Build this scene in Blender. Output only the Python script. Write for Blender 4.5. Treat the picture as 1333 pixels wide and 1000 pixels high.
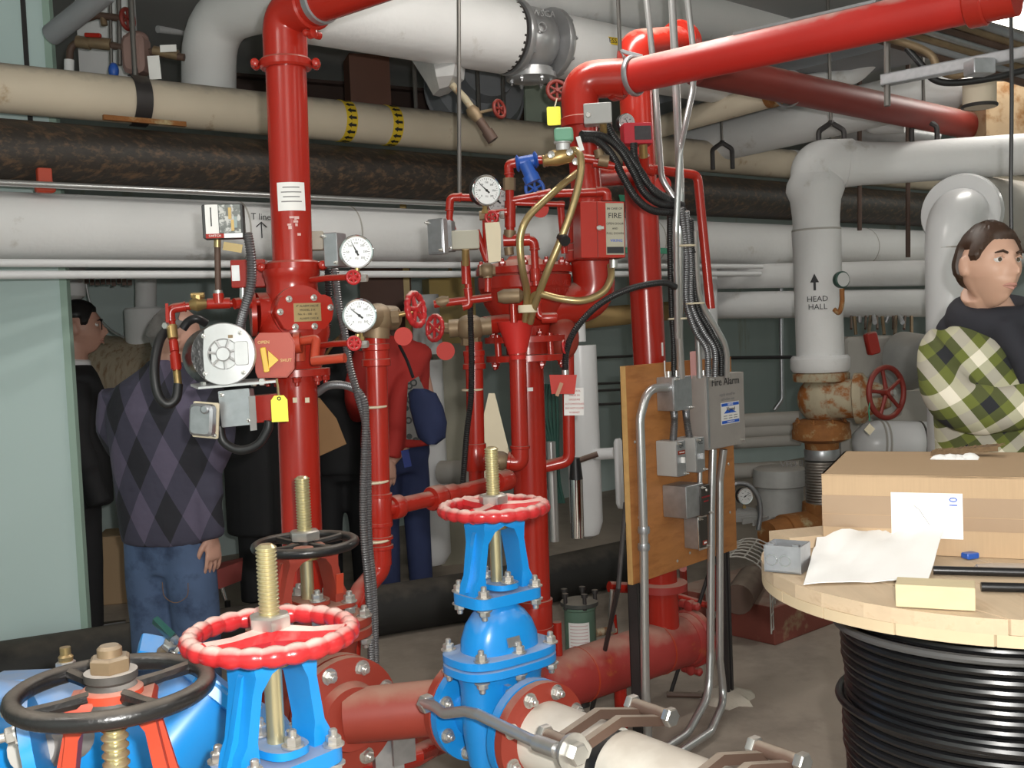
import bpy, bmesh, math, random
from mathutils import Vector, Matrix
for o in list(bpy.data.objects): bpy.data.objects.remove(o, do_unlink=True)
SC = bpy.context.scene
C = SC.collection
random.seed(7)
PI = math.pi
# ------------------------------------------------------------------ camera
F = 1400.0
CAM = Vector((0, 0, 1.5))
PITCH, ROLL = math.atan(70/1400), 0.042
_f = Vector((0, math.cos(PITCH), -math.sin(PITCH)))
_r0 = Vector((1, 0, 0)); _u0 = Vector((0, math.sin(PITCH), math.cos(PITCH)))
_r = _r0*math.cos(ROLL) - _u0*math.sin(ROLL)
_u = _r0*math.sin(ROLL) + _u0*math.cos(ROLL)
cd = bpy.data.cameras.new('camera'); cam = bpy.data.objects.new('camera', cd); C.objects.link(cam)
cd.sensor_width = 36; cd.lens = 36*F/1333; cd.clip_start = .05; cd.clip_end = 100
cam.matrix_world = Matrix(((_r.x, _u.x, -_f.x, CAM.x), (_r.y, _u.y, -_f.y, CAM.y), (_r.z, _u.z, -_f.z, CAM.z), (0, 0, 0, 1)))
SC.camera = cam
# ------------------------------------------------------------------ light
w = bpy.data.worlds.new('world'); SC.world = w; w.use_nodes = True
w.node_tree.nodes['Background'].inputs[0].default_value = (.8, .85, 1, 1)
w.node_tree.nodes['Background'].inputs[1].default_value = .05
fl = bpy.data.lights.new('flash', 'POINT'); fl.energy = 215; fl.shadow_soft_size = .02; fl.color = (1, .97, .93)
flo = bpy.data.objects.new('flash', fl); C.objects.link(flo); flo.location = (.07, -.02, 1.56)
LAMP_W = 18
SC.view_settings.view_transform = 'Standard'; SC.view_settings.look = 'None'
SC.view_settings.exposure = 0.0; SC.view_settings.gamma = 1; SC.view_settings.use_curve_mapping = False

def at(px, py, Y):
    d = _f + _r*((px-666.5)/F) - _u*((py-500)/F)
    return CAM + d*(Y/d.y)
def atz(px, py, z):
    d = _f + _r*((px-666.5)/F) - _u*((py-500)/F)
    return CAM + d*((z-CAM.z)/d.z)
def AP(l, Y=None):      # list of (px,py[,Y])
    return [at(p[0], p[1], p[2] if len(p) > 2 else Y) for p in l]
def mp(px, Y): return px*Y/F
U = Vector((.79, .613, 0)).normalized(); V = Vector((U.y, -U.x, 0))
ZU = Vector((0, 0, 1))
def UV(a, b, z=0): return U*a + V*b + ZU*z
# ------------------------------------------------------------------ materials
MATS = {}
def mat(name, col, rough=.45, metal=0.0, var=.12, scale=6.0, dust=0.0, dustcol=(.42, .36, .29), bump=.0, bscale=60, col2=None, c2lo=.5, c2hi=.65, c2scale=8, stretch=None, emit=0, coat=0):
    if name in MATS: return MATS[name]
    m = bpy.data.materials.new(name); m.use_nodes = True; nt = m.node_tree; N = nt.nodes; L = nt.links
    b = N['Principled BSDF']; b.inputs['Roughness'].default_value = rough; b.inputs['Metallic'].default_value = metal
    if coat: b.inputs['Coat Weight'].default_value = coat
    tc = N.new('ShaderNodeTexCoord'); vec = tc.outputs['Object']
    if stretch:
        mpn = N.new('ShaderNodeMapping'); L.new(vec, mpn.inputs[0])
        mpn.inputs['Rotation'].default_value = stretch[0]; mpn.inputs['Scale'].default_value = stretch[1]; vec = mpn.outputs[0]
    n = N.new('ShaderNodeTexNoise'); n.inputs['Scale'].default_value = scale; n.inputs['Detail'].default_value = 5; L.new(vec, n.inputs['Vector'])
    mx = N.new('ShaderNodeMixRGB'); L.new(n.outputs[0], mx.inputs[0])
    mx.inputs[1].default_value = (*[c*(1-var) for c in col], 1); mx.inputs[2].default_value = (*[min(1, c*(1+var)) for c in col], 1)
    out = mx.outputs[0]
    if col2:
        n2 = N.new('ShaderNodeTexNoise'); n2.inputs['Scale'].default_value = c2scale; n2.inputs['Detail'].default_value = 6; n2.inputs['Roughness'].default_value = .65; L.new(vec, n2.inputs['Vector'])
        rp = N.new('ShaderNodeMapRange'); rp.inputs[1].default_value = c2lo; rp.inputs[2].default_value = c2hi; L.new(n2.outputs[0], rp.inputs[0])
        m2 = N.new('ShaderNodeMixRGB'); L.new(rp.outputs[0], m2.inputs[0]); L.new(out, m2.inputs[1]); m2.inputs[2].default_value = (*col2, 1); out = m2.outputs[0]
    if dust:
        g = N.new('ShaderNodeNewGeometry'); s = N.new('ShaderNodeSeparateXYZ'); L.new(g.outputs['Normal'], s.inputs[0])
        n3 = N.new('ShaderNodeTexNoise'); n3.inputs['Scale'].default_value = 14; n3.inputs['Detail'].default_value = 5; L.new(tc.outputs['Object'], n3.inputs['Vector'])
        ad = N.new('ShaderNodeMath'); ad.operation = 'MULTIPLY_ADD'; L.new(n3.outputs[0], ad.inputs[0]); ad.inputs[1].default_value = .9; L.new(s.outputs[2], ad.inputs[2])
        rp = N.new('ShaderNodeMapRange'); rp.inputs[1].default_value = .95; rp.inputs[2].default_value = 1.45; rp.inputs[4].default_value = dust; L.new(ad.outputs[0], rp.inputs[0])
        m3 = N.new('ShaderNodeMixRGB'); L.new(rp.outputs[0], m3.inputs[0]); L.new(out, m3.inputs[1]); m3.inputs[2].default_value = (*dustcol, 1); out = m3.outputs[0]
        rr = N.new('ShaderNodeMapRange'); rr.inputs[3].default_value = rough; rr.inputs[4].default_value = .85; L.new(rp.outputs[0], rr.inputs[0]); L.new(rr.outputs[0], b.inputs['Roughness'])
    L.new(out, b.inputs['Base Color'])
    if bump:
        nb = N.new('ShaderNodeTexNoise'); nb.inputs['Scale'].default_value = bscale; nb.inputs['Detail'].default_value = 4; L.new(vec, nb.inputs['Vector'])
        bp = N.new('ShaderNodeBump'); bp.inputs['Strength'].default_value = bump; bp.inputs['Distance'].default_value = .004; L.new(nb.outputs[0], bp.inputs['Height']); L.new(bp.outputs[0], b.inputs['Normal'])
    if emit:
        b.inputs['Emission Color'].default_value = (*col, 1); b.inputs['Emission Strength'].default_value = emit
    MATS[name] = m; return m

red = mat('red_gloss_paint', (.37, .020, .011), .24, var=.1, dust=.6)
redw = mat('red_wheel_paint', (.46, .022, .025), .28, var=.2, scale=25, dust=.95, dustcol=(.70, .50, .44), bump=.3, bscale=60)
redd = mat('dark_red_paint', (.20, .022, .015), .5, dust=.4)
redorange = mat('orange_red_cast_paint', (.43, .048, .019), .45, var=.15, dust=.5)
redcast = mat('red_oxide_cast_paint', (.29, .038, .022), .5, var=.2, dust=.85, dustcol=(.38, .22, .16))
redfloor = mat('dusty_red_pipe_paint', (.36, .035, .03), .5, var=.2, dust=.95, dustcol=(.42, .22, .17), col2=(.42, .12, .03), c2lo=.6, c2hi=.72)
blue = mat('blue_epoxy_paint', (.012, .25, .66), .28, var=.06, dust=.65, dustcol=(.36, .36, .38))
bluec = mat('blue_fitting_paint', (.02, .09, .4), .4, dust=.3)
blackp = mat('black_enamel', (.012, .011, .011), .3, dust=.5, dustcol=(.2, .17, .14), bump=.25, bscale=90)
blackrub = mat('black_rubber', (.014, .014, .015), .42, var=.2, dust=.25, dustcol=(.12, .11, .10))
cablem = mat('black_cable_jacket', (.008, .008, .009), .3, var=.2)
flexsteel = mat('grey_flex_steel', (.2, .2, .21), .35, .7, dust=.3)
white_i = mat('white_pipe_insulation', (.72, .715, .715), .75, var=.07, scale=3, bump=.35, bscale=40, col2=(.42, .38, .33), c2lo=.62, c2hi=.8, c2scale=5)
white_v = mat('white_glossy_jacket', (.72, .72, .73), .3, var=.04)
white_t = mat('white_test_pipe_paint', (.74, .70, .62), .4, var=.06, dust=.6, dustcol=(.4, .34, .28))
beige_i = mat('beige_pipe_canvas', (.64, .55, .43), .7, var=.14, scale=3, col2=(.36, .22, .1), c2lo=.62, c2hi=.74, c2scale=5, dust=.7, dustcol=(.22, .20, .18))
tagred = mat('red_fibre_disc', (.46, .03, .02), .65)
blackdust = mat('dusty_black_hub', (.05, .045, .04), .6, var=.4, scale=20, dust=.9, dustcol=(.5, .46, .42))
bluedust = mat('dusty_blue_raised', (.10, .27, .6), .5)
greyw = mat('dusty_grey_pipe', (.42, .40, .37), .75, var=.12, dust=.4)
tarwrap = mat('black_tar_pipe_wrap', (.03, .023, .018), .5, var=.6, scale=9, col2=(.13, .075, .04), c2lo=.5, c2hi=.7, c2scale=6, stretch=((0, 0, -math.atan2(U.y, U.x)), (.35, 7, 7)), bump=.3, bscale=30)
tarfloor = mat('black_floor_pipe_wrap', (.018, .017, .016), .7, var=.4, dust=.8, dustcol=(.10, .085, .07))
galv = mat('galvanised_steel', (.42, .43, .45), .35, .75, var=.25, scale=40)
emt = mat('conduit_steel', (.58, .58, .58), .28, .8, var=.08)
steel = mat('zinc_plated_steel', (.6, .59, .56), .3, .8, var=.15, scale=30, dust=.4)
darksteel = mat('dark_hanger_steel', (.05, .045, .045), .5, .4, var=.2, dust=.3)
rodm = mat('hanger_rod_steel', (.16, .15, .14), .45, .6)
rust = mat('rusty_cast_iron', (.26, .10, .025), .8, var=.4, scale=20, col2=(.45, .36, .2), c2lo=.55, c2hi=.7, c2scale=12, bump=.6, bscale=50)
rustpale = mat('rust_stained_paint', (.42, .36, .25), .7, var=.2, col2=(.3, .1, .02), c2lo=.47, c2hi=.6, c2scale=14, bump=.5, bscale=50)
rustbrown = mat('brown_iron_pipe', (.10, .06, .045), .6, .2, var=.3, dust=.4)
brass = mat('aged_brass', (.42, .29, .12), .35, .75, var=.25, scale=25, dust=.5)
bronzed = mat('dull_bronze_casting', (.24, .17, .10), .5, .4, var=.3, scale=20, dust=.6)
goldtube = mat('bronze_braided_hose', (.46, .35, .17), .32, .7, var=.1)
zincyel = mat('yellow_zinc_thread', (.62, .55, .33), .28, .75, var=.15)
castal = mat('cast_aluminium', (.62, .62, .62), .38, .55, var=.12, scale=30)
sil = mat('silver_valve_paint', (.42, .42, .43), .3, .6, var=.2, scale=15)
boxgrey = mat('grey_box_enamel', (.40, .40, .39), .45, var=.08)
boxbeige = mat('olive_beige_enclosure', (.36, .34, .27), .5, var=.05)
cabgrey = mat('brown_grey_cabinet', (.36, .33, .31), .5, .2, var=.12, scale=14, bump=.1)
paper = mat('white_paper', (.82, .81, .79), .7, var=.03)
creamt = mat('cream_card_tag', (.68, .60, .44), .7, var=.08)
yellowt = mat('yellow_plastic_tag', (.85, .80, .06), .5, var=.04)
pinkt = mat('pink_card', (.8, .42, .4), .7)
yelw = mat('yellow_band', (.72, .5, .03), .5)
ink = mat('black_ink', (.012, .012, .014), .6)
inkblue = mat('blue_ink', (.01, .1, .55), .6)
inkred = mat('red_ink', (.45, .02, .03), .6)
inkgrey = mat('grey_ink', (.25, .24, .24), .7)
inkgold = mat('gold_lettering', (.75, .58, .2), .5)
plate = mat('brass_nameplate', (.45, .33, .16), .35, .6)
plategold = mat('silver_gold_label', (.42, .38, .30), .35, .5)
dialw = mat('white_dial', (.82, .83, .84), .5, var=.01)
dialg = mat('grey_dial', (.5, .5, .5), .5, var=.02)
chrome = mat('chrome', (.75, .75, .76), .12, 1, var=.02)
blackcase = mat('black_gauge_case', (.02, .02, .022), .35)
green = mat('green_solenoid_coil', (.17, .40, .27), .55, dust=.5)
greencan = mat('green_filter_housing', (.11, .19, .14), .4, dust=.5)
greenmark = mat('green_pipe_marker', (.03, .28, .16), .5)
plym = mat('plywood', (.43, .175, .05), .55, var=.25, scale=4, stretch=((0, 0, .8), (2, 2, 9)), col2=(.29, .10, .025), c2lo=.5, c2hi=.75, c2scale=3)
plyedge = mat('plywood_edge', (.60, .36, .13), .7, var=.2, scale=30)
spoolw = mat('spool_plank_wood', (.56, .43, .29), .75, var=.18, scale=3, stretch=((0, 0, .35), (14, 1.2, 14)), col2=(.42, .29, .18), c2lo=.55, c2hi=.8, c2scale=3)
spoolw2 = mat('spool_board_edge_wood', (.58, .46, .30), .75, var=.15, scale=10)
pine = mat('fresh_pine', (.60, .50, .31), .7, var=.12, scale=3, stretch=((0, 0, 0), (2, 14, 14)))
card = mat('cardboard', (.44, .30, .175), .75, var=.05, scale=3)
tapem = mat('brown_parcel_tape', (.36, .25, .165), .18, var=.06)
brushm = mat('brown_bristle', (.16, .10, .05), .8, var=.4, scale=120)
teal = mat('pale_teal_wall_paint', (.60, .74, .73), .55, var=.03, scale=2, col2=(.40, .46, .42), c2lo=.66, c2hi=.8, c2scale=4)
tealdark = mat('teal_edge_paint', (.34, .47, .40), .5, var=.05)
backw = mat('stained_green_wall', (.46, .54, .53), .6, var=.12, scale=1.2, col2=(.30, .27, .16), c2lo=.6, c2hi=.8, c2scale=1.5, stretch=((0, 0, 0), (3, 3, .4)))
ceilm = mat('grey_ceiling_concrete', (.36, .36, .36), .8, var=.1, scale=2)
conc = mat('concrete_floor', (.34, .285, .235), .8, var=.22, scale=1.6, col2=(.22, .185, .155), c2lo=.5, c2hi=.72, c2scale=2.2, bump=.25, bscale=35)
plinthm = mat('oxblood_plinth_paint', (.20, .05, .035), .7, var=.3, scale=5, col2=(.30, .2, .12), c2lo=.58, c2hi=.7, dust=.6)
darkbeam = mat('dark_brown_steel', (.06, .035, .028), .6, var=.3)
brownbox = mat('brown_panel', (.12, .045, .025), .55, var=.2)
greyduct = mat('grey_duct', (.26, .27, .29), .55, var=.1)
goldlit = mat('varnished_yellow_panel', (.55, .38, .12), .35, var=.1)
motorg = mat('grey_motor_paint', (.36, .36, .35), .5, var=.2, scale=12, dust=.4)
# ------------------------------------------------------------------ mesh helpers
WL = {}
def perp(d):
    d = d.normalized(); a = ZU if abs(d.z) < .9 else Vector((1, 0, 0))
    x = a.cross(d).normalized(); return x, d.cross(x)
def axm(p, d, spin=0):
    d = d.normalized(); x, y = perp(d)
    x2 = x*math.cos(spin)+y*math.sin(spin); y2 = d.cross(x2)
    return Matrix(((x2.x, y2.x, d.x, p.x), (x2.y, y2.y, d.y, p.y), (x2.z, y2.z, d.z, p.z), (0, 0, 0, 1)))
class Fr:               # a frame: yaw 0 faces the -Y side, positive yaw turns the face towards +X
    def __init__(s, o, yaw=0, pitch=0, roll=0):
        s.o = Vector(o); cy, sy = math.cos(yaw), math.sin(yaw)
        x = Vector((cy, sy, 0)); z = Vector((sy, -cy, 0)); y = ZU.copy()
        y2 = y*math.cos(pitch) - z*math.sin(pitch); z2 = z*math.cos(pitch) + y*math.sin(pitch)
        s.x = x*math.cos(roll) + y2*math.sin(roll); s.y = y2*math.cos(roll) - x*math.sin(roll); s.z = z2
    def p(s, a, b, c=0): return s.o + s.x*a + s.y*b + s.z*c
    def m(s, a=0, b=0, c=0):
        q = s.p(a, b, c)
        return Matrix(((s.x.x, s.y.x, s.z.x, q.x), (s.x.y, s.y.y, s.z.y, q.y), (s.x.z, s.y.z, s.z.z, q.z), (0, 0, 0, 1)))
def fillet(pts, r, n=7):
    out = [pts[0]]
    for i in range(1, len(pts)-1):
        a, b, c = pts[i-1], pts[i], pts[i+1]
        d1 = (a-b); d2 = (c-b); l1, l2 = d1.length, d2.length
        if l1 < 1e-6 or l2 < 1e-6: continue
        d1 /= l1; d2 /= l2; cosA = max(-1, min(1, d1.dot(d2))); ang = math.acos(cosA)
        if ang > PI-.03: out.append(b); continue
        t = min(r/math.tan(ang/2), l1*.48, l2*.48)
        p1, p2 = b+d1*t, b+d2*t
        for k in range(n+1):
            s = k/n; out.append(p1*(1-s)**2 + b*2*s*(1-s) + p2*s*s)
    out.append(pts[-1]); return out
def spline(pts, n=8):
    P = [pts[0]*2-pts[1]] + list(pts) + [pts[-1]*2-pts[-2]]; out = []
    for i in range(1, len(P)-2):
        a, b, c, d = P[i-1], P[i], P[i+1], P[i+2]
        for k in range(n):
            t = k/n
            out.append(.5*((2*b)+(c-a)*t+(2*a-5*b+4*c-d)*t*t+(3*b-a-3*c+d)*t**3))
    out.append(pts[-1]); return out
def resample(pts, step):
    out = [pts[0]]; acc = 0; last = pts[0]
    for q in pts[1:]:
        seg = (q-last).length
        while acc+seg >= step:
            last = last + (q-last)*((step-acc)/seg); out.append(last); seg = (q-last).length; acc = 0
        acc += seg; last = q
    return out
class MB:
    def __init__(s): s.v = []; s.f = []
    def ring(s, pts): i = len(s.v); s.v += [Vector(p) for p in pts]; return list(range(i, i+len(pts)))
    def loft(s, rings, cap=True, closed=False):
        R = [s.ring(r) for r in rings]; n = len(R[0])
        for a, b in zip(R, R[1:]+([R[0]] if closed else [])):
            for k in range(n): s.f.append((a[k], a[(k+1) % n], b[(k+1) % n], b[k]))
        if cap and not closed: s.f.append(tuple(reversed(R[0]))); s.f.append(tuple(R[-1]))
        return s
    def tube(s, pts, r, seg=16, cap=True, sq=None):
        n = len(pts); rs = r if isinstance(r, (list, tuple)) else [r]*n
        T = [(pts[min(i+1, n-1)]-pts[max(i-1, 0)]).normalized() for i in range(n)]
        x, y = perp(T[0]); rings = []
        for i in range(n):
            if i:
                x = (x - T[i]*x.dot(T[i]))
                x = x.normalized() if x.length > 1e-6 else perp(T[i])[0]
                y = T[i].cross(x)
            rings.append([pts[i] + x*(math.cos(2*PI*k/seg)*rs[i]) + y*(math.sin(2*PI*k/seg)*rs[i]) for k in range(seg)])
        return s.loft(rings, cap)
    def flex(s, pts, r, pitch=.006, amp=.14, seg=10):
        P = resample(pts, pitch/2); return s.tube(P, [r*(1+amp if i % 2 else 1-amp) for i in range(len(P))], seg)
    def lathe(s, prof, p, d, seg=24, cap=True, ex=1.0, ey=1.0, spin=0):
        M = axm(p, d, spin)
        return s.loft([[M @ Vector((r*ex*math.cos(2*PI*k/seg), r*ey*math.sin(2*PI*k/seg), h)) for k in range(seg)] for r, h in prof], cap)
    def cyl(s, a, b, r, seg=16): return s.tube([a, b], r, seg)
    def box(s, fr, sx, sy, sz, c=(0, 0, 0), bev=0):
        if isinstance(fr, Vector): fr = Fr(fr)
        hx, hy, hz = sx/2, sy/2, sz/2
        if bev:
            def o(h, k): return [fr.p(c[0]+a*(hx-k), c[1]+b*(hy-(bev-0 if False else k)), c[2]+h) for a, b in ()]
            def rr(ins, z):
                w, h = hx-ins, hy-ins; cc = max(bev-ins*.3, bev*.4); L = []
                for sx_, sy_, a0 in ((1, 1, 0), (-1, 1, 90), (-1, -1, 180), (1, -1, 270)):
                    for k in range(3):
                        an = math.radians(a0+45*k); L.append(fr.p(c[0]+sx_*(w-cc)+cc*math.cos(an), c[1]+sy_*(h-cc)+cc*math.sin(an), c[2]+z))
                return L
            b2 = min(bev*.5, hz*.4)
            return s.loft([rr(b2, -hz), rr(0, -hz+b2), rr(0, hz-b2), rr(b2, hz)])
        r = lambda z: [fr.p(c[0]+a*hx, c[1]+b*hy, c[2]+z) for a, b in ((-1, -1), (1, -1), (1, 1), (-1, 1))]
        return s.loft([r(-hz), r(hz)])
    def prism(s, fr, poly, z0, z1): return s.loft([[fr.p(a, b, z0) for a, b in poly], [fr.p(a, b, z1) for a, b in poly]])
    def torus(s, p, d, R, r, seg=48, rs=10, wob=None, flat=1.0, a0=0, a1=2*PI):
        M = axm(p, d); rings = []; full = abs(a1-a0) > 6.28; n = seg if full else seg+1
        for i in range(n):
            a = a0+(a1-a0)*i/seg; rr = r*(wob(a) if wob else 1)
            rings.append([M @ Vector(((R+rr*math.cos(2*PI*k/rs))*math.cos(a), (R+rr*math.cos(2*PI*k/rs))*math.sin(a), rr*flat*math.sin(2*PI*k/rs))) for k in range(rs)])
        return s.loft(rings, True, full)
    def ball(s, p, rx, ry=None, rz=None, seg=20, rings=12, fr=None):
        ry = ry or rx; rz = rz or rx; fr = fr or Fr(Vector((0, 0, 0))); L = []
        for i in range(rings+1):
            t = -PI/2+PI*i/rings; c_ = max(math.cos(t), .002)
            L.append([Vector(p)+fr.x*(rx*c_*math.cos(2*PI*k/seg))+fr.z*(-ry*c_*math.sin(2*PI*k/seg))+fr.y*(rz*math.sin(t)) for k in range(seg)])
        return s.loft(L)
    def hexp(s, p, d, r, h, spin=0):
        return s.lathe([(r*.94, 0), (r, h*.12), (r, h*.85), (r*.86, h)], p, d, 6, spin=spin)
    def mesh(s, name, m, smooth=True, off=Vector((0, 0, 0))):
        me = bpy.data.meshes.new(name); me.from_pydata([v-off for v in s.v], [], s.f); me.materials.append(m)
        bm = bmesh.new(); bm.from_mesh(me); bmesh.ops.recalc_face_normals(bm, faces=bm.faces); bm.to_mesh(me); bm.free()
        if smooth: me.shade_smooth(); me.set_sharp_from_angle(angle=.65)
        me.update(); return me
    def build(s, name, m, parent=None, smooth=True, loc=None):
        if parent is not None: off = WL[parent]
        else: off = Vector(loc) if loc is not None else Vector((sum(v.x for v in s.v)/len(s.v), sum(v.y for v in s.v)/len(s.v), min(v.z for v in s.v)))
        o = bpy.data.objects.new(name, s.mesh(name, m, smooth, off)); C.objects.link(o)
        if parent is not None: o.parent = parent
        else: o.location = off
        WL[o] = off; return o
def inst(me, name, parent, M):
    o = bpy.data.objects.new(name, me); C.objects.link(o); o.parent = parent
    o.matrix_basis = Matrix.Translation(-WL[parent]) @ M; return o
def T(name, label, cat, loc, group=None):
    o = bpy.data.objects.new(name, None); C.objects.link(o); o.location = loc; o.empty_display_size = .05
    o['label'] = label; o['category'] = cat
    if group: o['group'] = group
    WL[o] = Vector(loc); return o
def tag(o, label, cat, group=None):
    o['label'] = label; o['category'] = cat
    if group: o['group'] = group
    return o
def struct(name, mb, m, label=None, parent=None, smooth=False):
    o = mb.build(name, m, parent, smooth)
    if parent is None:
        o['kind'] = 'structure'
        if label: o['label'] = label
    return o
def text(s, size, M, m, parent, name='lettering', align='CENTER', sx=1.0):
    cu = bpy.data.curves.new('txt', 'FONT'); cu.body = s; cu.size = size; cu.align_x = align; cu.align_y = 'CENTER'; cu.extrude = .0003; cu.resolution_u = 2
    to = bpy.data.objects.new('txt', cu)
    me = bpy.data.meshes.new_from_object(to); bpy.data.objects.remove(to, do_unlink=True)
    me.materials.clear(); me.materials.append(m)
    o = bpy.data.objects.new(name, me); C.objects.link(o); o.parent = parent
    o.matrix_basis = Matrix.Translation(-WL[parent]) @ M @ Matrix.Diagonal((sx, 1, 1, 1)); return o
BOLT = {}
def boltmesh(key, m, r=.0115, h=.012, wr=.016):
    if key not in BOLT:
        b = MB(); o = Vector((0, 0, 0)); b.lathe([(wr, 0), (wr, .003)], o, ZU, 14); b.hexp(Vector((0, 0, .003)), ZU, r, h); b.lathe([(r*.55, h), (r*.55, h+.011), (r*.4, h+.013)], o, ZU, 10)
        BOLT[key] = b.mesh('bolt', m)
    return BOLT[key]
def curved_patch(mb, c, d, rad, az, w, h, z, lift=.0012, n=10):
    """a sheet wrapped round a pipe of radius rad: centre c on the axis, axis d, facing azimuth vector az"""
    d = d.normalized(); a = (az-d*az.dot(d)).normalized(); b = d.cross(a); R = rad+lift; rings = []
    for i in range(n+1):
        t = (-.5+i/n)*w/rad; q = a*math.cos(t)+b*math.sin(t)
        rings.append([c+q*R+d*(z-h/2), c+q*R+d*(z+h/2), c+q*(R+.0008)+d*(z+h/2), c+q*(R+.0008)+d*(z-h/2)])
    return mb.loft(rings)
def pipe(name, label, cat, pts, r, m, group=None, seg=24, fil=0, bands=None):
    P = fillet(pts, fil) if fil else pts
    o = MB().tube(P, r, seg).build(name, m, None, loc=pts[0]); tag(o, label, cat, group)
    return o
# ------------------------------------------------------------------ the room
A0, A1, B0, B1, ZC = -2.6, 9.6, -7.2, 3.6, 3.25
def slab(a0, a1, b0, b1, z0, z1):
    return MB().loft([[UV(a0, b0, z), UV(a1, b0, z), UV(a1, b1, z), UV(a0, b1, z)] for z in (z0, z1)])
struct('floor', slab(A0, A1, B0, B1, -.12, 0), conc, 'bare grey-brown concrete floor')
struct('ceiling', slab(A0, A1, B0, B1, ZC, ZC+.12), ceilm, 'grey concrete ceiling above the pipes')
struct('wall_back', slab(A0, A1, B0-.12, B0, 0, ZC), backw, 'stained pale green back wall')
struct('wall_right', slab(A1, A1+.12, B0, B1, 0, ZC), backw, 'pale green end wall')
struct('wall_left', slab(A0-.12, A0, B0, B1, 0, ZC), teal, 'pale teal side wall')
struct('wall_front', slab(A0, A1, B1, B1+.12, 0, ZC), teal, 'pale teal wall')
# teal pier at the left
pl, pr = at(-230, 600, 4.85).x, at(97, 600, 4.85).x
mb = MB().loft([[Vector((pl, 4.85, z)), Vector((pr, 4.85, z)), Vector((pr+.005, 4.91, z)), Vector((pl, 4.91, z))] for z in (0, ZC)])
pier = struct('wall_pier', mb, teal, 'pale teal painted wall pier')
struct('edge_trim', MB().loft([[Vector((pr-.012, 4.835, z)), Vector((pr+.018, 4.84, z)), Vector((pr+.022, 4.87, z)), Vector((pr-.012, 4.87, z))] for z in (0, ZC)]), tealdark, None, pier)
struct('seam', MB().box(Fr(Vector((at(32, 50, 4.84).x, 4.848, 2.85))), .02, .8, .012), darksteel, None, pier)
# steel beam and brown panels under the ceiling
o = MB()
ba, bb_ = at(250, 110, 6.6), at(760, 150, 8.0); ba.z = bb_.z = 3.02
for dz, w_, h_ in ((.11, .16, .02), (0, .02, .2), (-.11, .16, .02)):
    d = (bb_-ba).normalized(); s_ = d.cross(ZU)
    o.loft([[q+s_*w_/2+ZU*(dz+h_/2), q-s_*w_/2+ZU*(dz+h_/2), q-s_*w_/2+ZU*(dz-h_/2), q+s_*w_/2+ZU*(dz-h_/2)] for q in (ba, bb_)])
tag(o.build('steel_beam', darkbeam), 'dark brown steel ceiling beam behind the tall red riser', 'beam')
tag(MB().box(Fr(at(478, 112, 6.0), .3), .22, .3, .2).build('hanging_box', brownbox), 'rust-brown box hung above the beige pipe', 'box')
o = T('open_door', 'dark brown door standing open behind the brass valves', 'door', at(507, 800, 6.4))
MB().box(Fr(at(507, 480, 6.4)), .30, 1.35, .04).build('panel', brownbox, o); MB().box(Fr(at(533, 440, 6.38)), .035, 1.6, .06).build('jamb', goldlit, o)
MB().ball(at(519, 430, 6.36), .02).build('knob', brass, o)
o = T('grey_fan_cowl', 'charcoal conical cowl behind the silver pipe cone', 'cowl', at(620, 145, 6.5))
MB().lathe([(.30, 0), (.27, .12), (.16, .2), (.16, .3)], at(618, 120, 6.5), Vector((.3, -.9, .2)), 28).build('cone', greyduct, o)
MB().torus(at(618, 120, 6.5), Vector((.3, -.9, .2)), .30, .012).build('rim', greyduct, o)
o = T('air_duct', 'long grey ceiling duct edge above the beige stub pipe', 'duct', at(1000, 100, 6.6))
da, db = at(830, 142, 7.0), at(1180, 62, 5.6)
db.z = da.z
MB().loft([[q, q+ZU*.12, q+ZU*.12+Vector((.3, .35, 0)), q+Vector((.3, .35, 0))] for q in (da, db)]).build('duct', greyduct, o)
MB().loft([[q+Vector((-.02, -.02, .12)), q+Vector((-.02, -.02, .15)), q+Vector((.3, .35, .15)), q+Vector((.3, .35, .12))] for q in (da, db)]).build('lip', white_i, o)
# fluorescent fixtures (room lighting)
lampm = mat('lit_fluorescent_diffuser', (1, .97, .86), .5, var=0, emit=9)
def lamp(a, b, lab, grp=None, z=3.12, k=1.0):
    p = UV(a, b, z); o = T('fluorescent_fixture', lab, 'ceiling light', p, grp)
    fr = Fr(p, math.atan2(U.y, U.x), -PI/2)
    MB().box(Fr(p, math.atan2(U.y, U.x)), 1.25, .05, .2, (0, .065, 0)).build('housing', white_v, o)
    MB().box(Fr(p, math.atan2(U.y, U.x)), 1.2, .05, .16, (0, .015, 0), .01).build('diffuser', lampm, o)
    ld = bpy.data.lights.new('fluorescent_light', 'AREA'); ld.shape = 'RECTANGLE'; ld.size = 1.2; ld.size_y = .16; ld.energy = LAMP_W*k; ld.color = (1, .97, .92)
    lo = bpy.data.objects.new('fluorescent_light', ld); C.objects.link(lo); lo.parent = o; lo.location = (0, 0, -.03); lo.rotation_euler = (0, 0, math.atan2(U.y, U.x))
_le = atz(1292, 16, 2.98)+U*.62
lamp(_le.dot(U), _le.dot(V), 'lit fluorescent fixture beside the conduit rack under the ceiling', None, 2.98, .6)
for a, b in ((2.6, -2.7), (-.9, -1.6), (2.6, 1.2), (-.6, 1.2), (5.75, 1.2), (8.6, -2.7)):
    lamp(a, b, 'ceiling fluorescent fixture elsewhere in the plant room', 'other ceiling fixtures')
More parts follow.
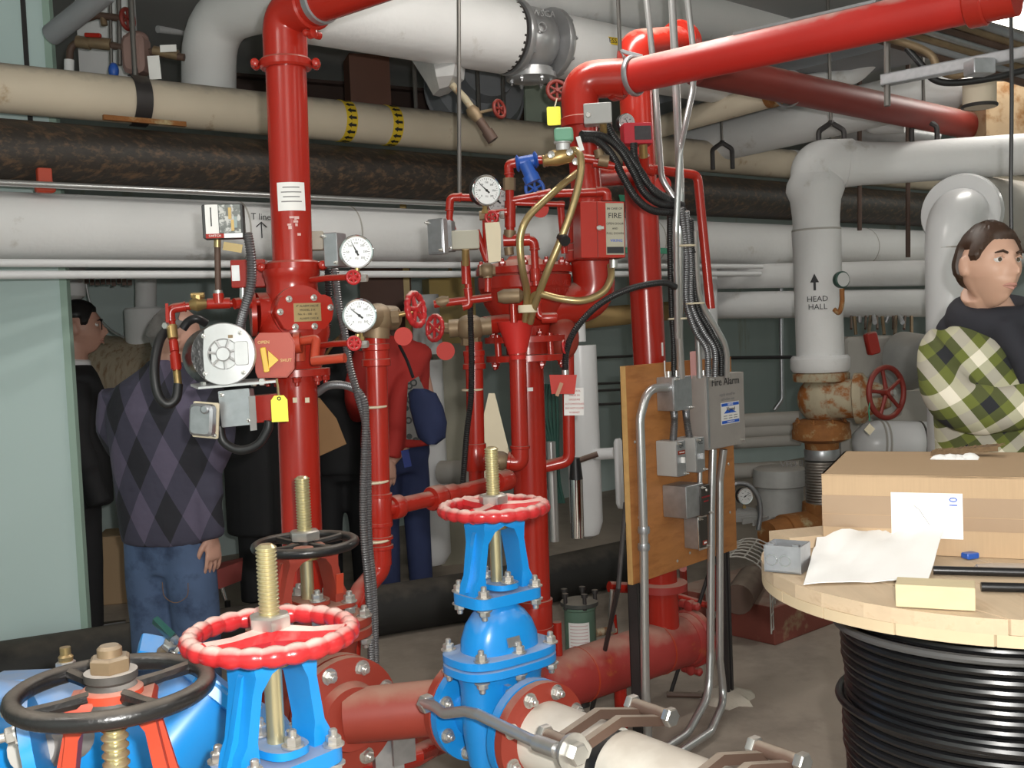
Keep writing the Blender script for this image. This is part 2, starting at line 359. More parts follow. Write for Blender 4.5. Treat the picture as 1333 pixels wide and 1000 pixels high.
# ------------------------------------------------------------------ the pipe rack
def Rk(t, z, dv=0): return Vector((-2.05, 4.3, 0)) + U*t + V*dv + ZU*z
p1 = pipe('insulated_pipe', 'large white insulated pipe, lowest of the three stacked pipes', 'pipe', [Rk(-1, 2.0), Rk(8.55, 2.0)], .138, white_i, seg=40)
for t in (1.05, 1.62, 2.55, 3.7, 5.05, 5.9):
    MB().lathe([(.139, -.004), (.1405, 0), (.139, .004)], Rk(t, 2.0), U, 40).build('jacket_seam', greyw, p1)
MB().lathe([(.139, -.05), (.14, -.02), (.14, .02), (.139, .05)], Rk(5.3, 2.0), U, 40).build('rust_stained_band', mat('rusty_band', (.5, .38, .22), .7, var=.3, col2=(.3, .14, .04), c2lo=.5, c2hi=.6), p1)
p3 = pipe('tar_wrapped_pipe', 'black tar-wrapped pipe with brown streaks under the beige pipe', 'pipe', [Rk(-1, 2.3), Rk(8.55, 2.3)], .128, tarwrap, seg=40)
p2 = pipe('canvas_covered_pipe', 'beige canvas-covered pipe with yellow arrow bands', 'pipe', [Rk(-1, 2.55), Rk(8.55, 2.55)], .098, beige_i, seg=40)
pipe('condensate_line', 'upper of two thin white pipes hugging the big white pipe from below', 'pipe', [Rk(-1, 1.845, .12), Rk(4.6, 1.845, .12)], .016, white_v, 'thin white pipes under the rack')
pipe('condensate_line', 'lower of two thin white pipes below the big white pipe', 'pipe', [Rk(-1, 1.80, .10), Rk(4.6, 1.80, .10)], .017, white_v, 'thin white pipes under the rack')
pipe('steel_conduit', 'galvanised conduit running between the black and white pipes', 'conduit', [Rk(-1, 2.152, .15), Rk(2.55, 2.152, .15)], .013, emt)
cl = T('beam_clamp', 'orange-red clamp holding the conduit below the black pipe', 'clamp', Rk(.2, 2.13, .17))
fr = Fr(at(58, 238, 4.33), math.atan2(U.y, U.x))
MB().box(fr, .055, .075, .03, (0, .02, 0), .006).build('jaw', redorange, cl); MB().box(fr, .075, .045, .04, (0, -.018, .005), .012).build('base', redorange, cl)
MB().hexp(fr.p(.005, -.012, .022), fr.z, .014, .01).build('bolt', rustbrown, cl)
# arrow bands
def rk_front(o_az): return None
for t in (1.62, 1.88):
    b = MB(); c = Rk(t, 2.55)
    b.lathe([(.0985, -.03), (.1, -.029), (.1, .029), (.0985, .03)], c, U, 40); bd = b.build('arrow_band', yelw, p2)
    b = MB()
    for k in range(9):
        a = math.radians(-60+k*20); q = (V*math.cos(a)-ZU*math.sin(a)); tn = (V*math.sin(a)+ZU*math.cos(a))
        e = Fr(Vector((0, 0, 0)));  e.o = c+q*.1003; e.x = U; e.y = tn; e.z = q
        b.prism(e, [(-.024, 0), (-.004, .013), (-.004, .006), (.022, .006), (.022, -.006), (-.004, -.006), (-.004, -.013)], 0, .001)
    b.build('arrow', ink, bd, False)
# handwritten mark on the white pipe
fr = Fr(Rk(1.02, 2.02)+V*.1395, math.atan2(U.y, U.x))
fr = Fr(Rk(1.10, 2.02)+V*.1395, math.atan2(U.y, U.x)); text('T line', .042, fr.m(0, .035, .001), ink, p1, 'handwriting')
MB().tube([fr.p(0, -.06, .001), fr.p(0, .012, .0015)], .0025, 6).tube([fr.p(-.025, -.01, .001), fr.p(0, .012, .0015), fr.p(.025, -.01, .001)], .0025, 6).build('drawn_arrow', ink, p1)
# green markers
for px, z, rr, t0, s in ((798, 2.3, .128, 3.55, 'CONDENSATE'), (798, 2.0, .138, 3.5, 'CHILLED')):
    par = p3 if z > 2.1 else p1
    e = Fr(Rk(t0, z-.05)+V*(rr*.93), math.atan2(U.y, U.x), .3)
    mk = MB().box(e, .42, .07, .004).build('pipe_marker', greenmark, par); text(s, .05, e.m(0, 0, .003), paper, mk)
MB().lathe([(.1, -.08), (.101, -.075), (.101, .075), (.1, .08)], Rk(5.15, 2.55), U, 40).build('white_patch', white_i, p2)
MB().box(Fr(Rk(5.2, 2.155, .12), .66), .2, .11, .1).build('white_saddle', white_i, p1)
# strap hangers over the rack
for t, lab in ((.62, 'dark steel strap hanger looped over the beige pipe'),):
    st = T('strap_hanger', lab, 'pipe hanger', Rk(t, 2.43))
    b = MB(); pts = []
    for k in range(15):
        a = math.radians(-95+k*13); pts.append(Rk(t, 2.55)+V*(math.cos(a)*.103)+ZU*(math.sin(a)*.103))
    b.loft([[q+U*.035+(q-Rk(t, 2.55)).normalized()*.005, q-U*.035+(q-Rk(t, 2.55)).normalized()*.005, q-U*.035, q+U*.035] for q in pts]); b.build('strap', darksteel, st)
    MB().cyl(Rk(t, 2.65), Rk(t, ZC), .012, 10).build('rod', rodm, st)
    MB().box(Fr(Rk(t, 2.45, .09), .66), .35, .02, .02).build('saddle', rust, st)
for t in (2.05, 2.45, 2.62):
    tag(MB().cyl(Rk(t, 2.63), Rk(t, ZC), .011, 8).build('hanger_rod', rodm), 'thin threaded rod dropping from the ceiling onto the beige pipe', 'rod', 'rods above the beige pipe')
tag(MB().cyl(at(598, 262, 4.3), at(597, -60, 4.3), .0085, 10).build('hanger_rod', rodm), 'long thin rod hanging beside the silver cone, down to the black pipe', 'rod')
def clevis(px, py, Y, lab, w=.07, h=.1, rod=True):
    o = T('clevis_hanger', lab, 'pipe hanger', at(px, py, Y)); p = at(px, py, Y)
    MB().tube(fillet([p+Vector((-w*.5, 0, -h)), p+Vector((-w*.5, 0, -.02)), p+Vector((0, 0, .02)), p+Vector((w*.5, 0, -.02)), p+Vector((w*.5, 0, -h))], .03), .014, 8).build('yoke', darksteel, o)
    MB().hexp(p+Vector((0, 0, .012)), ZU, .016, .02).build('nut', darksteel, o)
    if rod: MB().cyl(p, Vector((p.x, p.y, ZC)), .009, 8).build('rod', rodm, o)
clevis(940, 190, 6.6, 'dark clevis hanger on the beige pipe behind the conduits', .12, .14)
clevis(1082, 165, 5.6, 'clevis hanger above the elbow of the big white pipe', .13, .14)
clevis(1203, 160, 5.55, 'clevis hanger above the level run of the big white pipe', .13, .16)
for px, y0, y1, Y in ((1119, 300, 235, 6.6), (1182, 335, 235, 6.2)):
    tag(MB().cyl(at(px, y0, Y), at(px, 60, Y), .014, 8).build('hanger_rod', rustbrown), 'brown rod passing behind the level white pipe', 'rod', 'brown rods at the right')
tag(MB().tube(spline([at(1316, 0, 3.2), at(1317, 120, 3.2), at(1316, 240, 3.2), at(1317, 330, 3.2)]), .006, 8).build('dangling_cable', blackrub), 'black cable hanging straight down near the man in plaid', 'cable')
# ------------------------------------------------------------------ upper pipes
z4 = at(760, 66, 5.2).z
def p4(px, Y): q = at(px, 60, Y); q.z = z4; return q
P4a, P4b = at(760, 66, 5.2), None
d4 = Vector((.77, .64, 0)).normalized()
def L4(s): return P4a + d4*s
pipe('steam_main', 'thick white steam main left of the silver valve', 'pipe', [L4(-1.52), L4(-.5)], .165, white_i, seg=36)
sm = pipe('steam_main', 'white steam main right of the silver valve with yellow label', 'pipe', [L4(-.19), L4(1.15)], .145, white_i, seg=36)
MB().torus(L4(-.19), d4, .135, .012, 36, 8).build('end_collar', greyw, sm)
e = Fr(L4(.06)+Vector((.05, -.137, .02)), .55, .1); lb = MB().box(e, .20, .035, .004).build('yellow_label', yelw, sm); text('LP-PRESS', .034, e.m(0, 0, .003), ink, lb)
text('K.RFP', .022, e.m(-.03, -.035, .003), inkgrey, sm)
sv = T('silver_valve', 'silver-painted valve with bolted round flanges on the steam main', 'valve', L4(-.33)-ZU*.2)
MB().ball(L4(-.34), .14, .14, .15, fr=Fr(Vector((0, 0, 0)), math.atan2(d4.y, d4.x))).build('body', sil, sv)
for s, r_ in ((-.5, .165), (-.455, .17), (-.22, .165)):
    fl_ = MB().lathe([(r_*.98, -.016), (r_, -.01), (r_, .01), (r_*.98, .016)], L4(s), d4, 32).build('flange', sil if s > -.49 else darksteel, sv)
    if s > -.49:
        for k in range(10):
            a = 2*PI*k/10; x, y = perp(d4); inst(boltmesh('sil', sil), 'bolt', fl_, axm(L4(s)+d4*.017+(x*math.cos(a)+y*math.sin(a))*.145, d4))
MB().lathe([(.10, 0), (.10, .02), (.115, .022), (.115, .045), (.06, .06)], L4(-.34)-ZU*.13, -ZU, 26).build('bottom_cover', sil, sv)
for k in range(6):
    a = k*PI/3; inst(boltmesh('sil', sil), 'bolt', sv, axm(L4(-.34)-ZU*.175+Vector((math.cos(a)*.09, math.sin(a)*.09, 0)), -ZU))
e = Fr(L4(-.34)+Vector((.05, -.138, .02)), .45); text('TWSCA', .04, e.m(0, .06, .004), sil, sv); MB().torus(e.p(0, 0, .005), e.z, .02, .004, 16, 6).build('boss', sil, sv)
# cone and drain cock
dc = T('steam_drain_cock', 'metal cone and rusty drain cock slanting down from the steam main', 'drain', at(600, 170, 4.75))
ca, cb = at(575, 78, 4.85), at(590, 118, 4.7)
MB().loft([[at(x, y, Y) for x, y, Y in ((528, 66, 4.85), (560, 60, 4.7), (595, 66, 4.7), (606, 84, 4.8), (590, 78, 5.0), (550, 76, 5.0))],
           [at(x, y, Y) for x, y, Y in ((555, 108, 4.75), (568, 100, 4.65), (590, 98, 4.65), (604, 104, 4.72), (590, 112, 4.85), (566, 116, 4.85))],
           [at(x, y, Y) for x, y, Y in ((564, 124, 4.74), (572, 116, 4.68), (584, 112, 4.68), (594, 112, 4.72), (584, 122, 4.8), (572, 126, 4.8))]]).build('cone', castal, dc)
MB().tube(AP([(588, 110), (605, 128), (618, 146)], 4.7), .016, 12).build('pipe', rustpale, dc)
MB().tube(AP([(612, 140), (616, 146), (624, 156)], 4.7), [.022, .03, .022], 12).build('cock_body', bronzed, dc)
MB().tube(AP([(624, 156), (640, 180)], 4.7), .02, 14).build('pipe_end', rustbrown, dc)
MB().tube(AP([(634, 171), (642, 183)], 4.7), .026, 14).build('cap', rustbrown, dc)
MB().tube(AP([(618, 148), (645, 142)], 4.7), .007, 8).build('stem', bronzed, dc)
def wheel(center, ax, R, r, ns, wob=None, hub=.2, spoke=.55, seg=60, spin=0, hubh=None, dish=0):
    b = MB(); b.torus(center, ax, R, r, seg, 10, wob); M = axm(center, ax, spin); h = hubh or r*1.6
    b.lathe([(R*hub, -h), (R*hub*1.05, 0), (R*hub, h)], center-ax.normalized()*dish, ax, 20)
    for k in range(ns):
        a = 2*PI*k/ns+.5; dv = M.to_3x3() @ Vector((math.cos(a), math.sin(a), 0)); b.tube([center+dv*(R*hub*.6)-ax.normalized()*dish, center+dv*(R*.6)-ax.normalized()*dish*.4, center+dv*R], [r*spoke*1.5, r*spoke*1.1, r*spoke*1.3], 8)
    return b
wheel(at(650, 142, 4.68), Vector((.75, -.6, .1)), .036, .008, 5).build('handwheel', redd, dc)
# white main above, tee elbow at the left
pipe('white_main', 'white insulated main crossing over behind the three conduits', 'pipe', [at(560, -38, 4.7), at(1150, 62, 7.4)], .135, white_i, seg=32)
pipe('white_riser', 'white riser with elbow behind the beige pipe, left of the tall red riser', 'pipe', [at(272, 160, 5.1), at(272, 22, 5.1), at(408, -12, 4.75)], .125, white_i, seg=32, fil=.22)
# beige / white pipes under the duct
pipe('stub_pipe', 'beige stub pipe ending in a rust band behind the conduits', 'pipe', [at(835, 172, 6.3), at(1003, 124, 5.6)], .062, beige_i)
tag(MB().lathe([(.064, -.03), (.067, 0), (.064, .03)], at(1006, 123, 5.58), Vector((.7, -.7, .05)), 24).build('pipe_band', rust), 'rust-coloured band at the end of the beige stub', 'band')
pipe('insulated_pipe', 'fat white insulated pipe rising behind the dark red pipe', 'pipe', [at(800, 215, 7.4), at(1260, 108, 6.0)], .13, white_i)
pipe('insulated_pipe', 'thin white pipe below the fat white one, beside a clevis hanger', 'pipe', [at(930, 192, 7), at(1020, 170, 6.6)], .05, white_i)
pipe('insulated_pipe', 'white pipe with upward bend below the red sprinkler main', 'pipe', [at(1020, 115, 6.2), at(1112, 98, 6.2), at(1138, 72, 6.1)], .055, white_i, fil=.1)
pipe('insulated_pipe', 'short white swan-neck pipe behind the clevis hangers', 'pipe', [at(1130, 118, 6.6), at(1128, 165, 6.6), at(1178, 163, 6.5)], .045, white_i, fil=.07)
pipe('silver_pipe', 'silver jacketed pipe above the level white pipe', 'pipe', [at(1085, 160, 7.5), at(1220, 180, 7.4)], .12, sil)
pipe('sprinkler_branch', 'dark red pipe slanting down behind the red sprinkler main', 'pipe', [at(905, 88, 4.5), at(1264, 164, 5.9)], .072, redd)
for px, py, Y in ((1027, 116, 4.93),):
    tag(MB().torus(at(px, py, Y), Vector((.6, .5, 0)), .078, .006, 30, 8).build('ring_hanger', galv), 'wire ring hanger around the dark red pipe', 'pipe hanger')
pipe('tan_pipe', 'tan pipe passing behind the round riser at switch height', 'pipe', [at(745, 416, 6.6), at(880, 404, 7.6)], .065, mat('tan_insulation', (.55, .36, .15), .7))
# right-hand white pipes
rp = T('white_pipe_drop', 'big white insulated pipe turning down into the rusty valve', 'pipe', at(1067, 480, 5.6))
prof = []
base = at(1068, 470, 5.6); top = at(1060, 215, 5.6)
L_ = (top-base).length; dd = (top-base).normalized()
for f_, r_ in ((0, .122), (.55, .122), (.66, .125), (.69, .118), (.74, .12), (.82, .128), (.87, .148), (.91, .142), (.95, .122), (.985, .118)): prof.append((r_, L_*f_))
MB().lathe(prof, base, dd, 32).build('drop_leg', white_i, rp)
MB().tube(fillet([at(1061, 245, 5.6), at(1060, 213, 5.6), at(1108, 212, 5.6)], .17, 10), .122, 32).build('elbow', white_i, rp)
MB().tube([at(1098, 213, 5.6), at(1120, 213, 5.6), at(1170, 212, 5.58), at(1360, 199, 5.5)], [.125, .112, .104, .104], 32).build('level_run', white_i, rp)
MB().lathe([(.124, 0), (.1255, .005), (.124, .01)], base+dd*L_*.665, dd, 32).build('seam', greyw, rp)
e = Fr(base+dd*(L_*.40)+Vector((-.05, -.114, 0)), -.35); MB().prism(e, [(-.006, -.04), (.006, -.04), (.006, .0), (.022, 0), (0, .045), (-.022, 0), (-.006, 0)], .001, .002).build('flow_arrow', ink, rp)
text('HEAD', .04, e.m(.012, -.085, .002), ink, rp); text('HALL', .04, e.m(.012, -.125, .002), ink, rp)
MB().lathe([(.14, 0), (.152, .02), (.152, .07), (.14, .085)], at(1068, 484, 5.6), ZU, 30).build('collar', white_i, rp)
rv = T('rusty_globe_valve', 'rusty cast-iron valve under the white pipe with red handwheel', 'valve', at(1069, 580, 5.6))
MB().lathe([(.14, 0), (.145, .01), (.145, .04), (.1, .06)], at(1069, 496, 5.6), ZU, 30).build('top_flange', rustpale, rv)
MB().ball(at(1072, 520, 5.6), .135, .135, .13).build('body', rustpale, rv)
fl_ = MB().lathe([(.10, -.07), (.15, -.05), (.15, -.01), (.145, 0), (.145, .03), (.1, .05)], at(1069, 558, 5.6), ZU, 30).build('bottom_flange', rust, rv)
for k in range(8):
    a = 2*PI*k/8+.2; inst(boltmesh('rust', rust), 'bolt', fl_, axm(at(1069, 558, 5.6)+Vector((math.cos(a)*.125, math.sin(a)*.125, .03)), ZU))
nd = Vector((.9, -.44, .03)).normalized()
MB().lathe([(.10, 0), (.10, .12), (.13, .13), (.13, .17), (.09, .2), (.05, .3)], at(1080, 520, 5.55), nd, 26).build('bonnet', rustpale, rv)
MB().cyl(at(1115, 517, 5.45), at(1165, 511, 5.3), .016, 10).build('stem', steel, rv)
wheel(at(1154, 511, 5.32), Vector((.5, -.86, .03)), .125, .014, 5, None, .16, .6).build('handwheel', redd, rv)
MB().tube(AP([(1133, 515), (1131, 535), (1132, 548)], 5.25), .003, 6).build('tag_cord', greenmark, rv)
e = Fr(at(1132, 559, 5.25), .2, 0, PI/4); MB().box(e, .042, .042, .002).build('card_tag', creamt, rv)
fx = T('flexible_connector', 'braided metal connector and rusty elbow below the rusty valve', 'connector', at(1070, 690, 5.6))
MB().lathe([(.085, 0), (.09, .06), (.09, .1)], at(1070, 586, 5.6), ZU, 26).build('rusty_sleeve', rust, fx)
MB().lathe([(.088, 0), (.09, .005), (.09, .05), (.088, .055)], at(1070, 598, 5.6), ZU, 26).build('steel_collar', galv, fx)
br = MB(); pts = [at(1070, 600, 5.6)-ZU*(.3*k/40) for k in range(41)]; br.tube(pts, [.086+.004*(k % 2) for k in range(41)], 26); br.build('braid', mat('braided_steel', (.22, .2, .18), .45, .6, var=.4, scale=60), fx)
MB().tube(fillet([at(1070, 655, 5.6), at(1068, 688, 5.6), at(1020, 695, 5.5)], .08), .1, 24).build('elbow', rust, fx)
MB().tube([at(1035, 690, 5.53), at(1000, 700, 5.45)], .085, 24).build('inlet', rust, fx)
MB().cyl(at(1070, 672, 5.6), Vector((at(1070, 672, 5.6).x, 5.6, 0)), .05, 20).build('support', rust, fx)
g2 = T('pipe_stack', 'glossy white pipe with swept elbow behind the man in plaid', 'pipe', at(1240, 760, 5.3))
MB().tube(fillet([at(1245, 900, 5.2), at(1237, 275, 5.2), at(1330, 285, 6.3)], .2, 10), .118, 32).build('pipe', white_v, g2)
MB().lathe([(.19, -.03), (.2, 0), (.19, .03)], at(1252, 278, 5.42), Vector((.6, .8, 0)), 36).build('collar', white_v, g2)
MB().lathe([(.119, -.004), (.121, 0), (.119, .004)], at(1239, 323, 5.2), ZU, 32).build('seam', greyw, g2)
MB().tube([at(1262, 276, 5.6), at(1400, 290, 6.2)], .19, 32).build('jacketed_run', greyw, g2)
for y0, y1, r_, lab in ((361, 355, .082, 'upper of two level white pipes crossing behind the white drop'), (398, 394, .09, 'lower of two level white pipes crossing behind the white drop')):
    hp = pipe('insulated_pipe', lab, 'pipe', [at(900, y0, 7.3), at(1225, y1, 6.9)], r_, white_i, seg=28)
    for px in (960, 1010): MB().lathe([(r_+.001, -.006), (r_+.004, 0), (r_+.001, .006)], at(px, y0-(px-900)*(y0-y1)/325, 7.26), Vector((1, -.1, 0)), 28).build('seam', beige_i, hp)
pipe('white_post', 'square-looking white pipe stub beside the conduit bundle', 'pipe', [at(920, 480, 7.0), at(918, 345, 7.0)], .075, white_v)
g = T('siphon_gauge', 'small green-rimmed gauge on a curved siphon beside the white drop', 'gauge', at(1092, 405, 5.4))
e = Fr(at(1097, 364, 5.35), .35)
MB().lathe([(.038, -.03), (.042, -.02), (.042, .0), (.036, .004)], e.o, e.z, 24).build('case', mat('dark_green', (.02, .06, .045), .4), g); MB().lathe([(.035, 0), (.035, .002)], e.p(0, 0, .004), e.z, 24).build('dial', dialg, g)
MB().tube(spline([at(1096, 376, 5.36), at(1096, 395, 5.36), at(1092, 407, 5.36), at(1086, 403, 5.38)]), .012, 10).build('siphon', rust, g)
# pump and machinery at the right
pm = T('pump_motor', 'dusty grey upright pump motor with ribbed casing', 'motor', at(1017, 700, 5.9))
MB().lathe([(.12, .36), (.142, .35), (.145, .30), (.145, .26), (.137, .255)], at(1017, 692, 5.9), ZU, 32).build('cap', motorg, pm)
b = MB(); b.lathe([(.125, -.1), (.125, .26)], at(1017, 692, 5.9), ZU, 32)
bodyp = b.build('body', motorg, pm)
fin = MB().box(Fr(Vector((0, 0, 0))), .008, .3, .03).mesh('fin', motorg, False)
for k in range(24):
    a = 2*PI*k/24; q = at(1017, 692, 5.9)+Vector((math.cos(a)*.13, math.sin(a)*.13, .09)); inst(fin, 'fin', pm, Fr(q, a+PI/2).m())
MB().cyl(at(1017, 705, 5.9), Vector((at(1017, 705, 5.9).x, 5.9, 0.2)), .11).build('stand', motorg, pm)
text('VFD 3', .05, Fr(at(1022, 600, 5.9)+Vector((0, -.147, .0)), .05).m(), inkgrey, pm); 
e = Fr(atz(1030, 830, .0), .75)
ph = MB(); c_ = atz(1010, 815, 0); ph.box(Fr(Vector((c_.x, c_.y+.15, .09)), .72), .75, .18, .6, (0, 0, 0), .01); tag(ph.build('pump_plinth', plinthm), 'chipped oxblood-painted plinth below the grey pump', 'plinth')
cg = T('wire_guard', 'dull wire cage guard over the pump coupling', 'guard', atz(965, 815, .18))
wm = MB()
g0 = at(965, 760, 4.95); gd = Vector((.35, .9, 0)).normalized(); gx = Vector((.9, -.35, 0))
for k in range(7):
    q = g0+gd*(.07*k-.1); wm.tube([q+gx*(.15*math.cos(a))+ZU*(.15*math.sin(a) if a < PI else 0) for a in [PI*i/12 for i in range(13)]], .0035, 6)
    wm.tube([q+gx*.15, q+gx*.15-ZU*.2], .0035, 6); wm.tube([q-gx*.15, q-gx*.15-ZU*.2], .0035, 6)
wm.build('hoops', greyw, cg)
wb = MB()
for a in [PI*i/7 for i in range(8)]: wb.tube([g0+gd*-.1+gx*(.15*math.cos(a))+ZU*.15*math.sin(a), g0+gd*.32+gx*(.15*math.cos(a))+ZU*.15*math.sin(a)], .0035, 6)
for dz in (.06, .12, .19):
    for s in (1, -1): wb.tube([g0+gd*-.1+gx*.15*s-ZU*dz, g0+gd*.32+gx*.15*s-ZU*dz], .0035, 6)
wb.build('bars', greyw, cg)
MB().cyl(g0-ZU*.05-gd*.1, g0-ZU*.05+gd*.3, .07).build('coupling', rustbrown, cg)
def gauge(px, py, Y, Rp, yaw, pitch, lab, needle=2.3, casem=None, dial=None, stem=True, grp=None, cat='gauge'):
    R = mp(Rp, Y); c = at(px, py, Y); e = Fr(c, yaw, pitch); o = T('pressure_gauge', lab, cat, c-ZU*R*1.3, grp)
    MB().lathe([(R*.55, -R*.75), (R*.95, -R*.7), (R, -R*.6), (R, 0)], c, e.z, 36).build('case', casem or blackcase, o)
    MB().lathe([(R, -R*.1), (R*1.03, -R*.06), (R*1.03, R*.06), (R*.98, R*.1), (R*.9, R*.08), (R*.9, 0)], c, e.z, 36).build('bezel', chrome, o)
    MB().lathe([(R*.92, 0), (R*.92, R*.05)], c, e.z, 36).build('dial', dial or dialw, o)
    b = MB()
    for k in range(25):
        a = math.radians(225-k*270/24); l = .16 if k % 4 == 0 else .08
        q = Fr(c+e.z*(R*.055)); ca_, sa_ = math.cos(a), math.sin(a)
        p0, p1_ = e.p(ca_*R*.8, sa_*R*.8, R*.055), e.p(ca_*R*(.8-l), sa_*R*(.8-l), R*.055); tn = (e.x*-sa_+e.y*ca_)*R*.012
        b.loft([[p0+tn, p0-tn, p0-tn+e.z*.0004, p0+tn+e.z*.0004], [p1_+tn, p1_-tn, p1_-tn+e.z*.0004, p1_+tn+e.z*.0004]])
    b.build('markings', ink, o, False)
    for k, s in enumerate(('0', '50', '100', '150', '200', '250', '300')):
        a = math.radians(225-k*45); text(s, R*.17, e.m(math.cos(a)*R*.52, math.sin(a)*R*.52, R*.056), ink, o, 'numeral')
    text('PSI', R*.17, e.m(0, -R*.4, R*.056), inkgrey, o)
    ca_, sa_ = math.cos(needle), math.sin(needle); nb = MB()
    nb.loft([[e.p(-ca_*R*.25-sa_*R*.06, -sa_*R*.25+ca_*R*.06, R*.07), e.p(-ca_*R*.25+sa_*R*.06, -sa_*R*.25-ca_*R*.06, R*.07), e.p(-ca_*R*.25+sa_*R*.06, -sa_*R*.25-ca_*R*.06, R*.09), e.p(-ca_*R*.25-sa_*R*.06, -sa_*R*.25+ca_*R*.06, R*.09)],
             [e.p(ca_*R*.7-sa_*R*.01, sa_*R*.7+ca_*R*.01, R*.07), e.p(ca_*R*.7+sa_*R*.01, sa_*R*.7-ca_*R*.01, R*.07), e.p(ca_*R*.7+sa_*R*.01, sa_*R*.7-ca_*R*.01, R*.09), e.p(ca_*R*.7-sa_*R*.01, sa_*R*.7+ca_*R*.01, R*.09)]])
    nb.lathe([(R*.09, R*.06), (R*.09, R*.1)], c, e.z, 14); nb.build('needle', ink, o, False)
    if stem: MB().lathe([(R*.16, 0), (R*.16, R*.25), (R*.24, R*.26), (R*.24, R*.5)], c-e.y*(R*.98)-e.z*R*.3, -e.y, 6).build('stem', brass, o)
    return o
gauge(970, 646, 5.2, 11, .3, 0, 'small grey dial gauge beside the pump motor', .5, dial=dialg)
tag(MB().tube(spline(AP([(952, 640), (958, 630), (975, 632), (987, 648), (990, 668), (987, 690)], 5.22)), .012, 10).build('gauge_hose', flexsteel), 'grey hose curling over the small pump gauge', 'hose')
eq = T('grey_machine', 'pale grey machine block behind the red handwheel', 'machine', at(1150, 700, 6.6))
MB().box(Fr(at(1125, 490, 6.7), .1), .36, .5, .3, (0, 0, 0), .03).build('housing', greyw, eq); MB().lathe([(.18, 0), (.12, .25)], at(1180, 470, 6.5), Vector((.3, -.8, .1)), 26).build('cone', motorg, eq)
MB().box(Fr(at(1135, 447, 6.2), .2, 0, .2), .075, .13, .04, (0, 0, 0), .015).build('red_handle', red, eq)
for k in range(14): MB().cyl(at(1108+k*5.9+2*math.sin(k*5), 412, 6.7), at(1108+k*5.9+2*math.sin(k*3), 428+9*math.sin(k*2.1), 6.6+.1*math.sin(k)), .008+.006*(k % 3)/2, 8).build('copper_tail', (rustbrown, bronzed, galv)[k % 3], eq)
MB().box(Fr(at(1150, 620, 6.9)), .6, 1.1, .2).build('base_block', greyw, eq)
tk = T('small_tank', 'white round-ended tank lying behind the red handwheel', 'tank', at(1160, 620, 5.9))
ta, tb = at(1140, 577, 5.9), at(1290, 580, 5.9); td = (tb-ta).normalized()
MB().lathe([(.005, -.13), (.06, -.115), (.11, -.06), (.125, 0), (.125, .65)], ta, td, 30).build('shell', white_v, tk)
for s in (.02, .045, .24): MB().lathe([(.126, -.006), (.129, 0), (.126, .006)], ta+td*s, td, 30).build('band', greyw if s < .2 else darksteel, tk)
for s in (.05, .5): MB().box(Fr(ta+td*s-ZU*.42), .06, .62, .2).build('saddle', darksteel, tk)
for k, (y, r_) in enumerate(((548, .05), (561, .045), (575, .04), (612, .05))):
    pipe('header_pipe', ('topmost dusty grey header behind the motor', 'second dusty grey header behind the motor', 'third dusty grey header behind the motor', 'lowest dusty grey header, apart from the other three')[k], 'pipe', [at(945, y+2, 6.9), at(1042, y-3, 6.7)], r_, greyw, 'dusty headers by the motor')
pipe('surface_conduit', 'thin conduit with a bend on the green wall left of the white drop', 'conduit', [at(1016, 350, 7.6), at(1018, 520, 7.6), at(1008, 534, 7.6)], .016, galv, fil=.05)
for y0, y1, x0, x1 in ((466, 465, 940, 1035),): tag(MB().cyl(at(x0, y0, 7.5), at(x1, y1, 7.3), .012, 8).build('loose_cable', blackrub), 'black cable across the wall beside the cabinet', 'cable')
for y in (465, 499, 508, 526):
    tag(MB().cyl(at(772, y+1, 7.2), at(835, y-2, 7.7), .009, 8).build('cable_rail', darksteel), 'dark rail across the green wall left of the plywood', 'rail', 'dark wall rails')
tag(MB().box(Fr(at(710, 165, 6.6), .5), .28, .5, .02).build('sage_panel', mat('sage_panel_paint', (.36, .42, .34), .6)), 'sage green panel behind the tall elbow', 'panel')
# ------------------------------------------------------------------ fittings
def coupling(parent, c, d, R, m, ear=None, h=None, name='coupling'):
    d = d.normalized(); h = h or R*.48; b = MB()
    b.lathe([(R*1.0, -h*.5), (R*1.18, -h*.5), (R*1.27, -h*.3), (R*1.27, h*.3), (R*1.18, h*.5), (R*1.0, h*.5)], c, d, 32)
    ear = ear or perp(d)[0]; ear = (ear-d*ear.dot(d)).normalized(); t = d.cross(ear)
    for s in (1, -1):
        q = c+ear*(s*R*1.42)
        b.ball(q, R*.26, R*.26, h*.5, 14, 8, Fr(Vector((0, 0, 0)))) if abs(d.z) > .7 else b.lathe([(R*.1, -h*.5), (R*.25, -h*.35), (R*.25, h*.35), (R*.1, h*.5)], q, d, 14)
    o = b.build(name, m, parent)
    for s in (1, -1):
        q = c+ear*(s*R*1.45); MB().lathe([(R*.13, -R*.55), (R*.2, -R*.5), (R*.2, -R*.25), (R*.1, -.2*R), (R*.1, R*.2), (R*.18, R*.26), (R*.18, R*.46), (R*.08, R*.55)], q, t, 10).build('bolt', m, o)
    return o
def ringpart(parent, c, d, R, h, m, name='band'):
    return MB().lathe([(R*.93, -h/2), (R, -h*.4), (R, h*.4), (R*.93, h/2)], c, d.normalized(), 24).build(name, m, parent)
def elbowp(parent, pts, r, m, bend, name='elbow', lip=1.16, seg=18):
    P = fillet(pts, bend, 8); b = MB().tube(P, r*1.1, seg)
    for a, c in ((P[0], P[1]), (P[-1], P[-2])):
        d = (c-a).normalized(); b.lathe([(r*1.08, 0), (r*1.24, .001), (r*1.24, r*.35), (r*1.08, r*.42)], a, d, seg)
    return b.build(name, m, parent)
def smallpipe(parent, pts, r, m, fil=.0, name='pipe', seg=14): return MB().tube(fillet(pts, fil) if fil else pts, r, seg).build(name, m, parent)
